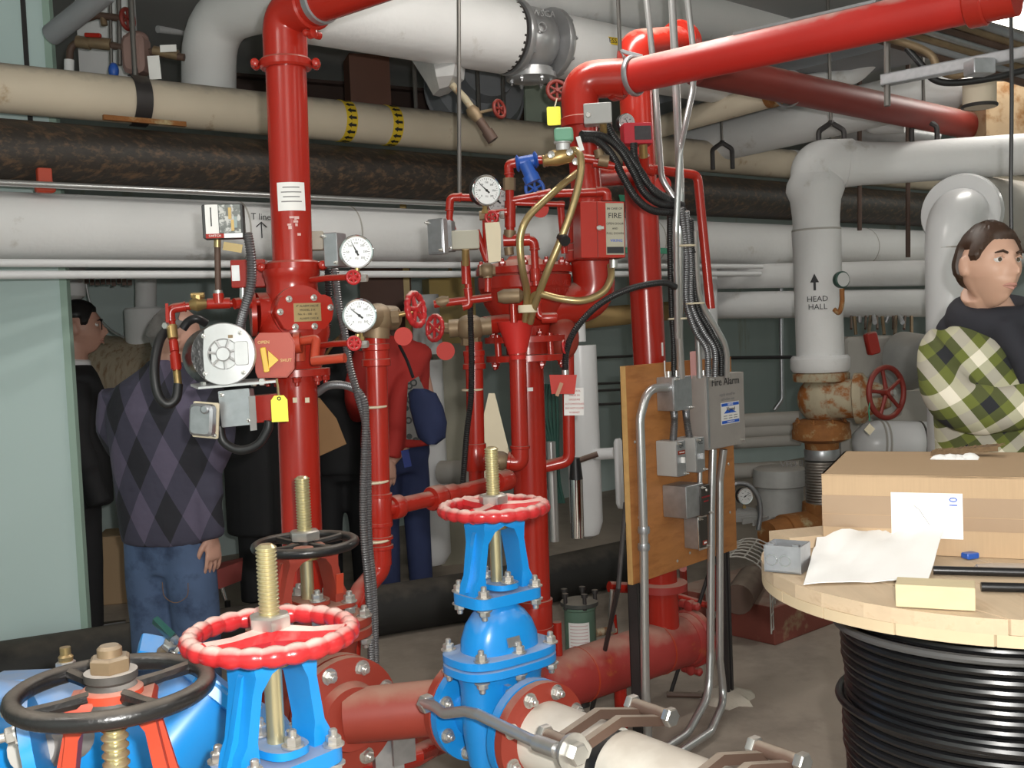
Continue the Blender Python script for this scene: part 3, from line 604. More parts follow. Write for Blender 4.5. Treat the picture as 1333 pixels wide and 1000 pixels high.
def gate_valve(lab, c, ax, s, bm_, wm_, cm, wheelR, wheelr, scallop, spokes, stem_top, wspin=0, wheelz=.47, stemm=None, letters=(), brownm=None, rimnut=None, squat=False):
    zm = (lambda z: z if z <= .165 else .165+(z-.165)*.23 if z < .286 else .193+(z-.286)*.72) if squat else (lambda z: z)
    ax = ax.normalized(); pr = ZU.cross(ax).normalized(); o = T('gate_valve', lab, 'valve', c-ZU*(.15*s))
    q = lambda a, b, z: c+ax*(a*s)+pr*(b*s)+ZU*(zm(z)*s)
    def oval(a, b, z, n=28, pw=2.6):
        L = []
        for k in range(n):
            t = 2*PI*k/n; cx, sx = math.cos(t), math.sin(t)
            L.append(q(a*math.copysign(abs(cx)**(2/pw), cx), b*math.copysign(abs(sx)**(2/pw), sx), z))
        return L
    b = MB(); b.loft([oval(.02, .05, -.115), oval(.045, .085, -.085), oval(.052, .095, -.02), oval(.054, .098, .09), oval(.06, .105, .122)])
    b.lathe([(.066*s, -.114*s), (.062*s, -.05*s), (.062*s, .05*s), (.066*s, .114*s)], c, ax, 28)
    for k in (-.03, .03): b.loft([[q(a, bb, z) for a, bb in ((.052, k-.006), (.07, k-.006), (.07, k+.006), (.052, k+.006))] for z in (-.06, .1)])
    body = b.build('body', bm_, o)
    bm2 = boltmesh('zinc%.2f' % s, steel, .012*s, .012*s, .0165*s)
    for sg in (-1, 1):
        f = MB().lathe([(.05*s, -.0), (.1145*s, .0), (.1145*s, .0215*s), (.05*s, .0225*s)], q(sg*.092, 0, 0), ax*sg, 44).build('flange', bm_, o)
        f2 = MB().lathe([(.05*s, 0), (.112*s, 0), (.112*s, .004*s), (.1145*s, .005*s), (.1145*s, .026*s), (.07*s, .031*s), (.062*s, .05*s)], q(sg*.115, 0, 0), ax*sg, 44).build('companion_flange', brownm or redcast, o)
        for k in range(8):
            a = 2*PI*(k+.5)/8; dv = (pr*math.cos(a)+ZU*math.sin(a))*(.095*s)
            inst(bm2, 'bolt', f, axm(q(sg*.092, 0, 0)+dv, -ax*sg, k)); inst(bm2, 'bolt', f2, axm(q(sg*.142, 0, 0)+dv, ax*sg, k*.7))
    for z0, nm in ((.122, 'body_rim'), (.1445, 'bonnet_flange')):
        MB().loft([oval(.083, .124, z0, 36, 3), oval(.085, .127, z0+.002, 36, 3), oval(.085, .127, z0+.018, 36, 3), oval(.081, .123, z0+.0205, 36, 3)]).build(nm, bm_, o)
    for a, bb in ((.06, .095), (-.06, .095), (.06, -.095), (-.06, -.095), (.068, 0), (-.068, 0)):
        inst(bm2, 'bolt', o, axm(q(a, bb, .165), ZU, bb*20)); inst(bm2, 'bolt', o, axm(q(a, bb, .121), -ZU, a*20))
    MB().loft([oval(.062, .09, .160), oval(.06, .088, .19), oval(.055, .076, .22), oval(.045, .058, .243), oval(.035, .04, .258), oval(.03, .032, .28)]).build('bonnet', bm_, o)
    tagp = Fr(q(.0, 0, .2), math.atan2(ax.y, ax.x)+PI/2)
    MB().box(Fr(q(.064, -.01, .19), math.atan2(ax.x, -ax.y), .25), .034*s, .02*s, .003).build('rating_plate', galv, o)
    # gland and yoke
    b = MB(); b.loft([oval(.06, .09, .268, 28, 5), oval(.06, .09, .292, 28, 5)]); b.build('yoke_base', bm_, o)
    MB().loft([oval(.052, .035, .298, 24, 3), oval(.052, .035, .31, 24, 3)]).build('gland', bm_, o)
    for a, bb in ((.04, 0), (-.04, 0)): inst(bm2, 'bolt', o, axm(q(a, bb, .312), ZU))
    for a, bb in ((.045, .070), (-.045, .070), (.045, -.070), (-.045, -.070)):
        inst(bm2, 'bolt', o, axm(q(a, bb, .2925), ZU, bb*30)); inst(bm2, 'bolt', o, axm(q(a, bb, .267), -ZU, a*30))
    for sg in (-1, 1):
        b = MB(); rings = []
        for z, off, wx, wy in ((.286, .066, .027, .018), (.312, .064, .027, .015), (.33, .060, .028, .009), (.40, .049, .030, .008), (.425, .040, .036, .014), (.437, .026, .036, .03), (.447, .018, .034, .034)):
            rings.append([q(a*wx, sg*(off+e*wy), z) for a, e in ((-1, -1), (1, -1), (1, 1), (-1, 1))])
        b.loft(rings)
        rings = [[q(a*.006, sg*(off+e), z) for a, e in ((-1, 0), (1, 0), (1, w_), (-1, w_))] for z, off, w_ in ((.30, .066, .024), (.34, .06, .017), (.42, .044, .014), (.438, .03, .012))]
        b.loft(rings); b.build('yoke_leg', bm_, o)
    MB().lathe([(.036*s, 0), (.04*s, .004*s), (.04*s, .018*s), (.034*s, .022*s)], q(0, 0, .436), ZU, 28).build('yoke_head', bm_, o)
    ringpart(o, q(0, 0, .432), ZU, .03*s, .012*s, brass, 'bush')
    # stem with thread
    st = MB(); st.lathe([(.0135*s, zm(.26)*s), (.0135*s, zm(.44)*s)], c, ZU, 16)
    z = zm(.44); R_ = .0155*s; prof = []
    if stem_top:
        while z < stem_top: prof += [(R_*.84, z*s), (R_, (z+.0016)*s), (R_, (z+.0032)*s), (R_*.84, (z+.0046)*s)]; z += .0058
        prof.append((R_*.6, (z+.002)*s)); st.lathe(prof, c, ZU, 18)
    else:
        z = .30
        while z < .44: prof += [(R_*.9, z*s), (R_*1.15, (z+.004)*s), (R_*1.15, (z+.006)*s), (R_*.9, (z+.01)*s)]; z += .012
        st.lathe(prof, c, ZU, 18)
    st.build('stem', stemm or zincyel, o)
    wc = q(0, 0, wheelz); wob = (lambda a: 1+.24*abs(math.cos(a*scallop/2))) if scallop else None
    wh = wheel(wc, ZU, wheelR-wheelr, wheelr, spokes, wob, .19, 1.05 if scallop else .62, max(scallop*8, 72), wspin, dish=.004).build('handwheel', wm_, o)
    if rimnut == 'tall':
        MB().lathe([(.05*s, -.03*s), (.036*s, .0), (.03*s, .012*s), (.034*s, .016*s), (.034*s, .026*s)], wc, ZU, 26).build('hub', blackdust, o)
        MB().hexp(wc+ZU*.026*s, ZU, .0275*s, .02*s, .3).lathe([(.016*s, .04*s), (.016*s, .056*s), (.012*s, .06*s)], wc, ZU, 18).build('hub_nut', bronzed, o)
    else:
        MB().hexp(wc+ZU*(wheelr*.9), ZU, .032*s, .02*s, .3).build('hub_nut', steel, o)
    e = Fr(q(.0725, 0, .04), math.atan2(ax.x, -ax.y))
    for k, (t_, sz) in enumerate(letters): text(t_, sz*s, e.m(-.002, (.045-k*.036)*s, -.0005), bluedust if bm_ is blue else bm_, o, 'cast_lettering')
    return o
VX = Vector((.62, -.785, 0)).normalized()
bv_c = Vector((-.052, 2.372, .628))
gate_valve('blue gate valve with glossy red scalloped handwheel on the white test pipe', bv_c, VX, 1.02, blue, redw, redcast, .124, .0125, 22, 3, .60, 1.2, letters=(('AVI', .03), ('4"', .026), ('ENGLAND', .018)), stemm=zincyel)
rv_c = at(408, 910, 2.62)
gate_valve('brick-red gate valve with black handwheel on the foot of the left riser', rv_c, VX, 1.2, redcast, blackp, redcast, .132, .012, 0, 4, .455, .35, squat=True, wheelz=.466, letters=(('4', .04), ('O', .034), ('250', .024)), stemm=zincyel)
fv_c = at(352, 822, 1.56)-ZU*.475
gate_valve('front blue gate valve with dusty red scalloped handwheel', fv_c, Vector((.75, -.66, 0)), 1.0, blue, redw, redcast, .128, .0125, 24, 3, .60, .9, stemm=zincyel)
kv_c = at(146, 905, 1.40)-ZU*.445
gate_valve('orange-red gate valve with black handwheel and hex hub nut', kv_c, Vector((.25, -.97, 0)), 1.0, redorange, blackp, redcast, .134, .0125, 0, 4, 0, .35, wheelz=.452, stemm=zincyel, rimnut='tall')
# stickers on the brick red valve
o = tag(MB().box(Fr(rv_c+ZU.cross(VX)*.064+VX*.0465+ZU*.285, math.atan2(VX.x, -VX.y), -.1), .02, .05, .002).build('orange_sticker', redorange), 'small orange sticker on the brick-red valve yoke', 'sticker')
# ------------------------------------------------------------------ white test pipe, rod, clamps
tp0 = bv_c+VX*(.115*1.02+.03)
tp = T('test_header_pipe', 'cream-white pipe leaving the blue valve flange towards the camera', 'pipe', tp0-ZU*.08)
MB().tube([tp0, tp0+VX*.2], .078, 40).build('pipe', white_t, tp)
MB().tube([tp0+VX*.235, tp0+VX*1.3], .078, 40).build('pipe', white_t, tp)
MB().lathe([(.07, 0), (.07, .05)], tp0+VX*.19, VX, 30).build('joint', blackrub, tp)
pu = ZU.cross(VX)
def swingbar(s0, side, lab):
    o = T('clamp_bar', lab, 'clamp', tp0+VX*s0+ZU*.08); b = MB()
    a_ = tp0+VX*s0
    for k, h in ((-.03, .095), (.03, .095)):
        P = [a_+VX*k+pu*(.12*t)+ZU*(h+.012-abs(t)*.03) for t in (-1, -.5, 0, .5, 1)]
        b.loft([[p_+VX*.008, p_-VX*.008, p_-VX*.008-ZU*.02, p_+VX*.008-ZU*.02] for p_ in P])
    b.build('bar', darksteel if False else mat('rusty_clamp_bar', (.16, .10, .075), .6, .3, var=.3, dust=.7), o)
    for t in (-1, 1):
        q_ = a_+pu*(.12*t)+ZU*.08; MB().cyl(q_-VX*.05, q_+VX*.05, .014, 12).build('pin', mat('rusty_clamp_bar', (0, 0, 0)), o); MB().hexp(q_+VX*.045, VX, .02, .018).build('nut', steel, o); MB().hexp(q_-VX*.045, -VX, .02, .018).build('nut', steel, o)
    return o
swingbar(.2, 1, 'rusty clamp bars bridging the joint in the white pipe')
swingbar(.52, 1, 'rusty clamp bars further along the white pipe')
rod_ = T('crank_rod', 'grey cranked tube from the blue flange to the white pipe clamp', 'rod', at(556, 917, 2.36))
smallpipe(rod_, AP([(551, 915, 2.33), (566, 920, 2.28), (578, 929, 2.24), (605, 926, 2.18), (622, 930, 2.14), (690, 963, 2.03), (742, 982, 1.94)]), .0115, emt, .03, 'tube')
MB().hexp(at(551, 914, 2.34), Vector((.7, -.7, -.1)), .021, .022).build('end_nut', steel, rod_)
MB().lathe([(.016, -.03), (.016, .03)], at(712, 972, 1.99), at(742, 982, 1.94)-at(690, 963, 2.03), 14).build('collar', steel, rod_)
MB().lathe([(.034, 0), (.036, .006), (.036, .01)], at(742, 978, 1.95), VX, 24).build('washer', steel, rod_); MB().hexp(at(742, 978, 1.95)+VX*.01, VX, .022, .02).build('nut', steel, rod_)
# spool between the two valves
pa, pb = rv_c+VX*(.14*1.2), bv_c-VX*(.14*1.02)
tag(MB().tube([pa, pb], .064, 30).build('pipe_spool', redcast), 'short dusty red spool joining the brick-red and blue valves', 'pipe')
# support strut under the valves
o = T('strut_bracket', 'galvanised strut bracket below the red spool', 'bracket', Vector((pb.x-.1, pb.y, 0)))
e = Fr(at(505, 985, 2.6), .3); MB().box(e, .07, .18, .05).build('channel', galv, o); MB().box(Fr(at(525, 962, 2.55), .6), .06, .12, .008).build('plate', galv, o); MB().box(e, .05, .5, .04, (0, -.3, 0)).build('leg', galv, o)
pipe('drain_loop', 'red drain pipe passing below the blue valve', 'pipe', [at(440, 1010, 2.6), at(540, 985, 2.75), at(560, 975, 3.0)], .028, red)
# ------------------------------------------------------------------ blue backflow preventer at lower left
bf = T('backflow_preventer', 'large blue backflow body behind the black handwheel', 'valve', at(140, 1000, 1.9))
b0, b1 = at(-70, 960, 1.75), at(350, 985, 2.15); bd = (b1-b0).normalized(); Lb = (b1-b0).length
MB().lathe([(.10, 0), (.10, Lb*.2), (.12, Lb*.3), (.115, Lb*.45), (.125, Lb*.6), (.12, Lb*.85), (.09, Lb)], b0, bd, 36).build('body', blue, bf)
MB().tube([at(212, 975, 1.95), at(272, 903, 2.0)], [.09, .075], 30).build('check_housing', blue, bf)
hd = (at(290, 880, 2.02)-at(212, 975, 1.95)).normalized()
cv = MB().lathe([(.075, 0), (.105, .002), (.105, .02), (.1, .026), (.1, .03), (.06, .04)], at(268, 906, 1.99), hd, 8).build('cover', blue, bf)
for k in range(6):
    a = 2*PI*k/6; x, y = perp(hd); inst(boltmesh('zinc1.00', steel), 'bolt', cv, axm(at(268, 906, 1.99)+hd*.022+(x*math.cos(a)+y*math.sin(a))*.09, hd))
MB().tube([at(-80, 948, 1.9), at(72, 932, 2.0)], .07, 28).build('inlet_housing', blue, bf)
MB().box(Fr(at(40, 885, 2.0), 0, .1), .16, .02, .1, (0, 0, 0), .008).build('test_cover', blue, bf)
MB().tube([at(40, 975, 1.55), at(95, 960, 1.7)], .035, 20).build('relief_pipe', greyw, bf)
fb = MB().lathe([(.05, 0), (.085, .002), (.085, .018), (.05, .02)], at(38, 985, 1.5), Vector((.85, .3, .15)), 32).build('relief_flange', blue, bf)
for k in range(6):
    a = 2*PI*k/6+.2; d_ = Vector((.85, .3, .15)).normalized(); x, y = perp(d_); inst(boltmesh('zinc1.00', steel), 'bolt', fb, axm(at(38, 985, 1.5)+(x*math.cos(a)+y*math.sin(a))*.068, -d_))
text('EXPORT', .02, Fr(at(285, 975, 1.93), .1).m(), blue, bf, 'cast_lettering')
tc = T('test_cock', 'test cock with dark green lever on a blue boss', 'test cock', at(212, 860, 2.1))
MB().box(Fr(at(205, 848, 2.12), .1, -.6, -.4), .075, .04, .05, (0, 0, 0), .006).build('boss', blue, tc)
MB().tube(AP([(212, 850, 2.1), (228, 838, 2.08)]), .014, 12).build('body', bronzed, tc); MB().hexp(at(220, 842, 2.07), Vector((.4, -.5, .6)), .014, .014).build('nut', steel, tc)
MB().loft([[at(x, y, Y) for x, y, Y in ((199, 806, 2.06), (205, 802, 2.06), (228, 824, 2.03), (222, 830, 2.03))], [at(x, y, Y) for x, y, Y in ((198, 812, 2.07), (206, 803, 2.09), (230, 828, 2.06), (220, 836, 2.06))]]).build('lever', mat('dark_green_grip', (.01, .06, .05), .4), tc)
MB().tube(AP([(222, 826, 2.05), (231, 836, 2.06)]), .008, 8).build('lever_arm', steel, tc)
for px, py, lab in ((86, 858, 'bare brass test cock beside the teal pier foot'),):
    o = T('test_cock', lab, 'test cock', at(px, py+10, 2.0)); MB().lathe([(.012, 0), (.014, .012), (.01, .016), (.01, .03)], at(px, py+5, 2.0), ZU, 12).build('body', brass, o); MB().hexp(at(px, py+12, 2.0), ZU, .018, .014).build('nut', steel, o)
# ------------------------------------------------------------------ tall left riser with alarm valve
YA = 3.05
ra = T('alarm_valve_riser', 'tall red riser with alarm valve and brass nameplate, leftmost red riser', 'pipe riser', at(394, 790, YA))
def vA(y): return at(373+(y-110)*.0345, y, YA)
MB().tube([vA(800), vA(482)], .0575, 32).build('lower_pipe', red, ra)
MB().tube([vA(345), vA(75)], .0565, 32).build('upper_pipe', red, ra)
dA = Vector((.76, -.65, 0)).normalized(); eA = vA(18)
MB().tube(fillet([vA(80), eA, eA+dA*.16], .11, 10), .0615, 32).build('elbow', red, ra)
MB().tube([eA+dA*.12, eA+dA*1.3], .0565, 32).build('branch_pipe', red, ra)
MB().lathe([(.058, -.012), (.062, -.01), (.062, .01), (.058, .012)], eA+dA*.155, dA, 32).build('gasket_ring', galv, ra)
coupling(ra, eA+dA*.115, dA, .055, red, Vector((0, 0, 1)))
coupling(ra, vA(84), ZU, .0575, red, Vector((1, .15, 0)))
coupling(ra, vA(347), ZU, .0585, red, Vector((1, .1, 0)))
vd = (vA(400)-vA(440)).normalized()
MB().lathe([(.058, -.01), (.07, .0), (.074, .02), (.088, .06), (.1, .1), (.1, .125), (.085, .165), (.074, .2), (.072, .24), (.076, .262), (.08, .268), (.08, .285)], vA(482), ZU, 36).build('valve_body', red, ra)
e = Fr(vA(408)+Vector((.05, -.112, 0)), .50)
MB().tube([vA(408), e.p(0, 0, -.03)], .075, 30).build('cover_neck', red, ra)
poly = [(-.082, .0), (-.066, .04), (-.056, .046), (.062, .046), (.078, .038), (.086, .012), (.078, -.024), (.056, -.048), (-.05, -.048), (-.06, -.042)]
cp = MB().prism(e, poly, -.03, -.004).prism(e, [(a*.985, b*.985) for a, b in poly], -.005, 0).build('cover_plate', red, ra)
for a, b in ((-.068, .002), (-.042, .036), (.028, .038), (-.028, -.04), (.026, -.04), (.074, .01)): inst(boltmesh('cov', steel, .008, .005, .009), 'bolt', cp, axm(e.p(a, b, 0), e.z))
np_ = MB().box(e, .076, .05, .002, (.008, -.001, .001)).build('nameplate', plate, cp)
for k, s_ in enumerate(('4" ALARM VALVE', 'MODEL 3 X', 'No. 4 - 100 - 61')): text(s_, .0085, e.m(.008, .016-k*.011, .0024), ink, np_)
text('Grinnell-type'.replace('Grinnell-type', 'ALARM CHECK'), .008, e.m(.012, -.018, .0024), ink, np_)
MB().tube([vA(405)+Vector((0, .02, 0)), vA(405)+Vector((-.10, -.03, .0))], .055, 28).build('side_boss', red, ra)
MB().lathe([(.05, 0), (.062, .002), (.062, .016), (.05, .018)], vA(408)+Vector((-.10, -.03, 0)), Vector((-1, -.3, 0)), 28).build('side_cap', red, ra)
fg = MB().lathe([(.06, 0), (.095, .001), (.095, .02), (.06, .022)], vA(490), ZU, 36).build('flange', red, ra)
for k in range(8):
    a = 2*PI*k/8+.2; inst(boltmesh('redb', red, .012, .012, .014), 'bolt', fg, axm(vA(490)+Vector((math.cos(a)*.08, math.sin(a)*.08, 0)), -ZU))
b = MB(); curved_patch(b, vA(259), ZU, .0565, Vector((.25, -1, 0)), .078, .078, 0); lb = b.build('paper_label', paper, ra)
b = MB()
for k in range(4): curved_patch(b, vA(259), ZU, .0565, Vector((.25, -1, 0)), .055 if k % 2 else .045, .003, .025-k*.013, .0022, 6)
b.build('label_print', inkgrey, lb, False)
b = MB(); random.seed(3)
for k in range(9): curved_patch(b, vA(298), ZU, .0565, Vector((.3+random.uniform(-.4, .45), -1, 0)), .006+random.random()*.008, .003+random.random()*.006, random.uniform(-.03, .03), .0006, 3)
b.build('paint_scratches', mat('pale_scratch', (.7, .45, .42), .6), ra)
for px in (362, 378): MB().box(Fr(at(px+22, 521, YA-.062), .2), .012, .014, .004).build('pipe_sticker', creamt, ra)
# tamper switch gearbox (orange-red) with yellow pointer
gb = T('valve_position_switch', 'orange-red gearbox with yellow pointer marked open and shut', 'switch', at(358, 492, 2.88))
e = Fr(at(357, 462, 2.86), .12)
gp = [(-.052, -.045), (-.046, -.06), (.03, -.062), (.05, -.04), (.056, .03), (.042, .058), (-.036, .06), (-.05, .044)]
MB().prism(e, gp, -.08, -.006).prism(e, [(a*.95, b*.95) for a, b in gp], -.007, 0).build('housing', redorange, gb)
MB().box(Fr(e.p(-.024, -.012, .008), .12, 0, .12), .015, .066, .014, (0, 0, 0), .003).build('pointer', mat('yellow_pointer', (.8, .5, .04), .4), gb)
MB().prism(e, [(-.014, .012), (.012, -.014), (-.014, -.036)], 0, .016).build('pointer_wing', mat('yellow_pointer', (0, 0, 0)), gb)
text('OPEN', .012, e.m(-.026, .034, .002), inkgold, gb); text('SHUT', .012, e.m(.03, -.016, .002), inkgold, gb)
MB().tube([at(384, 447, 2.9), at(392, 446, 2.9)], .028, 20).build('shaft_boss', redorange, gb)
smallpipe(gb, AP([(385, 445, 2.9), (412, 441, 2.88), (409, 470, 2.85)], 2.9), .012, redorange, .01, 'crank_arm')
smallpipe(gb, AP([(407, 470, 2.85), (449, 466, 2.82)]), .0125, redorange, 0, 'crank_handle')
MB().cyl(at(388, 470, 2.95), at(388, 445, 2.95), .02, 14).build('bracket_post', redorange, gb)
# round motor gong
mo = T('round_alarm_motor', 'round cast aluminium motor housing with vented end cap', 'motor', at(285, 505, 2.9))
fcn = at(291, 461, 2.80); e = Fr(fcn, .06, .05); bkv = (at(276, 464, 2.96)-fcn)
R_ = mp(41, 2.8)
MB().tube([fcn+bkv, fcn+bkv*.1], R_*.97, 40).build('drum', blackp, mo)
MB().lathe([(R_*.98, -.022), (R_, -.015), (R_, -.004), (R_*.97, 0), (R_*.5, .002), (R_*.46, -.006)], fcn, e.z, 44).build('end_cap', castal, mo)
MB().lathe([(R_*.47, -.012), (R_*.47, -.01)], fcn, e.z, 30).build('vent_recess', blackp, mo)
MB().lathe([(R_*.22, -.012), (R_*.24, .004), (R_*.2, .008)], e.p(0, 0, 0), e.z, 26).build('hub', castal, mo)
for k in range(7):
    a = 2*PI*k/7+.3; q0, q1 = e.p(math.cos(a)*R_*.2, math.sin(a)*R_*.2, -.003), e.p(math.cos(a)*R_*.5, math.sin(a)*R_*.5, -.003); MB().tube([q0, q1], .004, 6).build('vent_rib', castal, mo)
MB().box(e, .036, .062, .006, (.047, 0, .003), .006).build('terminal_cover', castal, mo)
for a, b in ((-.6, .6), (.55, .65), (-.6, -.6), (.6, -.62)): inst(boltmesh('screw', steel, .005, .003, .006), 'bolt', mo, axm(e.p(a*R_, b*R_, 0), e.z))
MB().box(e, .012, .008, .002, (.02, .045, .002)).build('plate', bronzed, mo)
bp = T('motor_bracket', 'flat steel bracket plate below the round motor', 'bracket', at(305, 500, 2.92))
MB().loft([[at(x, y, Y) for x, y, Y in ((248, 500, 2.84), (258, 504, 2.8), (362, 495, 2.8), (362, 492, 3.0), (300, 494, 3.02))], [at(x, y+3, Y) for x, y, Y in ((248, 500, 2.84), (258, 504, 2.8), (362, 495, 2.8), (362, 492, 3.0), (300, 494, 3.02))]]).build('plate', castal, bp)
for px in (265, 330, 342): MB().hexp(at(px, 497, 2.82), Vector((0, -1, 0)) if px == 342 else -ZU, .011 if px == 342 else .008, .012).build('nut', steel, bp)
def jbox(name, lab, px, py, Y, w, h, d, yaw, m, pitch=0, roll=0, cover=None, cov_m=None, screws=True, knock=0, cat='box', grp=None):
    c = at(px, py, Y); e = Fr(c, yaw, pitch, roll); w, h = mp(w, Y), mp(h, Y); d = mp(d, Y); o = T(name, lab, cat, c-ZU*h/2, grp)
    MB().box(e, w, h, d, (0, 0, -d/2), .004).build('case', m, o)
    if cover: MB().box(e, w*cover, h*cover, .004, (0, 0, .002), .003).build('cover', cov_m or m, o)
    if screws:
        for a, b in ((-.4, .4), (.4, -.4)): inst(boltmesh('screw', steel, .005, .003, .006), 'screw', o, axm(e.p(a*w, b*h, .004 if cover else 0), e.z))
    for k in range(knock):
        MB().torus(e.p((-.5+(k+.5)/knock)*w*.8, -.05*h, .001), e.z, min(h*.2, w/knock*.3), .0012, 22, 6).build('knockout', chrome, o)
    return o, e
o, e = jbox('tilted_switch_cover', 'tilted cream-edged plate with grey cover under the motor', 267, 547, 2.78, 37, 47, 4, -.25, creamt, 0, -.1)
MB().box(Fr(at(267, 546, 2.775), -.25, 0, -.1), .066, .082, .03, (0, 0, .012), .012).build('raised_cover', galv, o); MB().lathe([(.012, 0), (.008, .003)], Fr(at(266, 533, 2.74), -.25).o, Vector((-.2, -1, 0)), 18).build('plug', galv, o)
o, e = jbox('junction_box', 'square galvanised junction box under the motor bracket', 307, 531, 2.8, 40, 46, 22, -.05, galv, 0, .06, 1.04)
jbox('red_relay_box', 'red relay box beside the yellow tag', 345, 532, 2.86, 36, 36, 24, .05, red, 0, .04)
tg = MB().box(Fr(at(329, 538, 2.79), .9), .02, .09, .002); tag(tg.build('edge_plate', castal), 'thin steel plate edge beside the red relay box', 'plate')
yt = T('yellow_tag', 'yellow plastic tag hanging by the alarm valve', 'tag', at(364, 550, 2.76)); e = Fr(at(364, 532, 2.76), .1)
MB().prism(e, [(-.021, -.034), (.021, -.034), (.021, .022), (.012, .034), (-.012, .034), (-.021, .022)], 0, .0015).build('tag', yellowt, yt); MB().tube(AP([(363, 517), (362, 505), (360, 493)], 2.77), .003, 6).build('hook', goldtube, yt); MB().torus(e.p(0, .026, .002), e.z, .004, .0012, 14, 6).build('eyelet', ink, yt)
def flexobj(name, lab, pts, r, m, pitch=.007, amp=.12, cat='conduit', grp=None):
    P = spline(pts, 10); o = MB().flex(P, r, pitch, amp, 10).build(name, m, None, loc=pts[0]); tag(o, lab, cat, grp); return o
def hose(name, lab, pts, r, m, cat='hose', grp=None, seg=14):
    o = MB().tube(spline(pts, 10), r, seg).build(name, m, None, loc=pts[0]); tag(o, lab, cat, grp); return o
hose('looped_hose', 'grey hose looping under the junction box to the relay box', AP([(286, 555), (291, 575), (312, 586), (335, 579), (348, 560), (350, 548)], 2.83), .012, blackrub)
hose('wash_hose', 'black hose loop hanging from the red trim elbow', AP([(218, 428, 2.93), (207, 445, 2.9), (201, 480, 2.87), (205, 512, 2.86), (217, 526, 2.86), (229, 519, 2.87), (232, 500, 2.88)]), .013, blackrub)
hose('short_hose', 'short grey hose arc behind the trim elbow', AP([(238, 428, 3.0), (245, 419, 3.0), (256, 415, 3.0), (268, 421, 3.02)]), .012, blackrub)
# left trim
lt = T('left_trim_piping', 'red trim piping with brass valves left of the alarm valve', 'pipework', at(229, 505, 2.9))
smallpipe(lt, AP([(240, 399, 2.93), (350, 392, 3.0)]), .011, red)
elbowp(lt, AP([(222, 418, 2.92), (221, 402, 2.92), (242, 399, 2.93)]), .012, red, .02)
smallpipe(lt, AP([(222, 412, 2.92), (230, 482, 2.89)]), .011, red)
for y0, y1, r_, m_ in ((424, 441, .014, brass), (445, 458, .0125, red), (462, 480, .0145, red), (480, 506, .0105, brass)): smallpipe(lt, AP([(222.5+(y0-415)*.11, y0, 2.905), (222.5+(y1-415)*.11, y1, 2.895)]), r_, m_, 0, 'coupling')
MB().tube(AP([(248, 397, 2.93), (256, 396, 2.93), (268, 395, 2.94)]), [.013, .021, .013], 14).tube(AP([(256, 396, 2.93), (257, 384, 2.93)]), [.014, .013], 8).tube(AP([(249, 385, 2.93), (266, 384, 2.93)]), .008, 8).build('brass_cock', brass, lt)
for x0, x1 in ((270, 300), (305, 312), (318, 326)): smallpipe(lt, AP([(x0, 395.5, 2.95), (x1, 394.5, 2.96)]), .0155, red, 0, 'tee')
smallpipe(lt, AP([(285, 395, 2.95), (284, 382, 2.95)]), .015, red, 0, 'tee'); smallpipe(lt, AP([(284, 384, 2.95), (284, 378, 2.95)]), .012, steel, 0, 'union')
smallpipe(lt, AP([(284, 385, 2.95), (283, 315, 2.95)]), .0085, rustbrown, 0, 'stem_pipe'); smallpipe(lt, AP([(283, 322, 2.95), (283, 312, 2.95)]), .0095, goldtube, 0, 'brass_nipple')
MB().loft([[at(x, y, Y) for x, y, Y in ((215, 395, 2.88), (219, 395, 2.88), (220, 420, 2.88), (216, 420, 2.88))], [at(x, y, Y) for x, y, Y in ((215, 395, 2.9), (219, 395, 2.9), (220, 420, 2.9), (216, 420, 2.9))]]).build('red_lever', red, lt)
MB().hexp(at(218, 424, 2.9), Vector((-.3, -1, 0)), .01, .014).build('lever_nut', steel, lt)
# flow switch box
o, e = jbox('pressure_switch', 'clear-fronted pressure switch box on a brown stem', 290, 288, 2.9, 52, 44, 22, .12, mat('black_switch_case', (.03, .03, .03), .4), screws=False)
MB().box(e, .034, .083, .002, (-.028, .003, .002)).build('white_label', paper, o); MB().box(e, .056, .075, .003, (.019, .006, .002)).build('clear_window', mat('clear_cover', (.22, .23, .22), .1, var=.5, scale=60, col2=(.6, .6, .58), c2lo=.5, c2hi=.55, c2scale=50), o)
MB().box(e, .048, .012, .003, (-.022, -.039, .002)).build('red_stripe', red, o); MB().box(e, .048, .012, .003, (.026, -.039, .002)).build('grey_stripe', castal, o)
for a, b in ((.02, .02), (.034, -.004), (.026, -.012)): MB().box(e, .008, .03, .004, (a, b, .005)).build('terminal', chrome if a > .03 else brass, o)
text('SWITCH', .0085, e.m(-.022, -.039, .004), paper, o); MB().box(e, .003, .05, .001, (-.03, .012, .0035)).build('label_print', ink, o)
hg = MB().box(Fr(at(303, 322, 2.88), .05, 0, -.2), .05, .022, .002); tag(hg.build('hang_tag', plate), 'small brown hang tag below the clear switch box', 'tag')
flexobj('flex_conduit', 'ribbed conduit from the clear switch box down behind the motor', AP([(322, 303, 2.92), (327, 335, 2.92), (327, 370, 2.93), (319, 400, 2.95), (312, 430, 2.98), (310, 480, 3.0)]), .0125, flexsteel)
o, e = jbox('red_alarm_box', 'red alarm box with small grey plate behind the ribbed conduit', 323, 356, 3.12, 44, 36, 34, .1, red, screws=False); MB().box(e, .022, .045, .002, (-.035, .002, .001)).build('plate', castal, o)
pipe('vertical_light_strip', 'bright steel conduit drop behind the round motor', 'conduit', [at(316, 375, 3.1), at(315, 500, 3.1)], .009, emt)
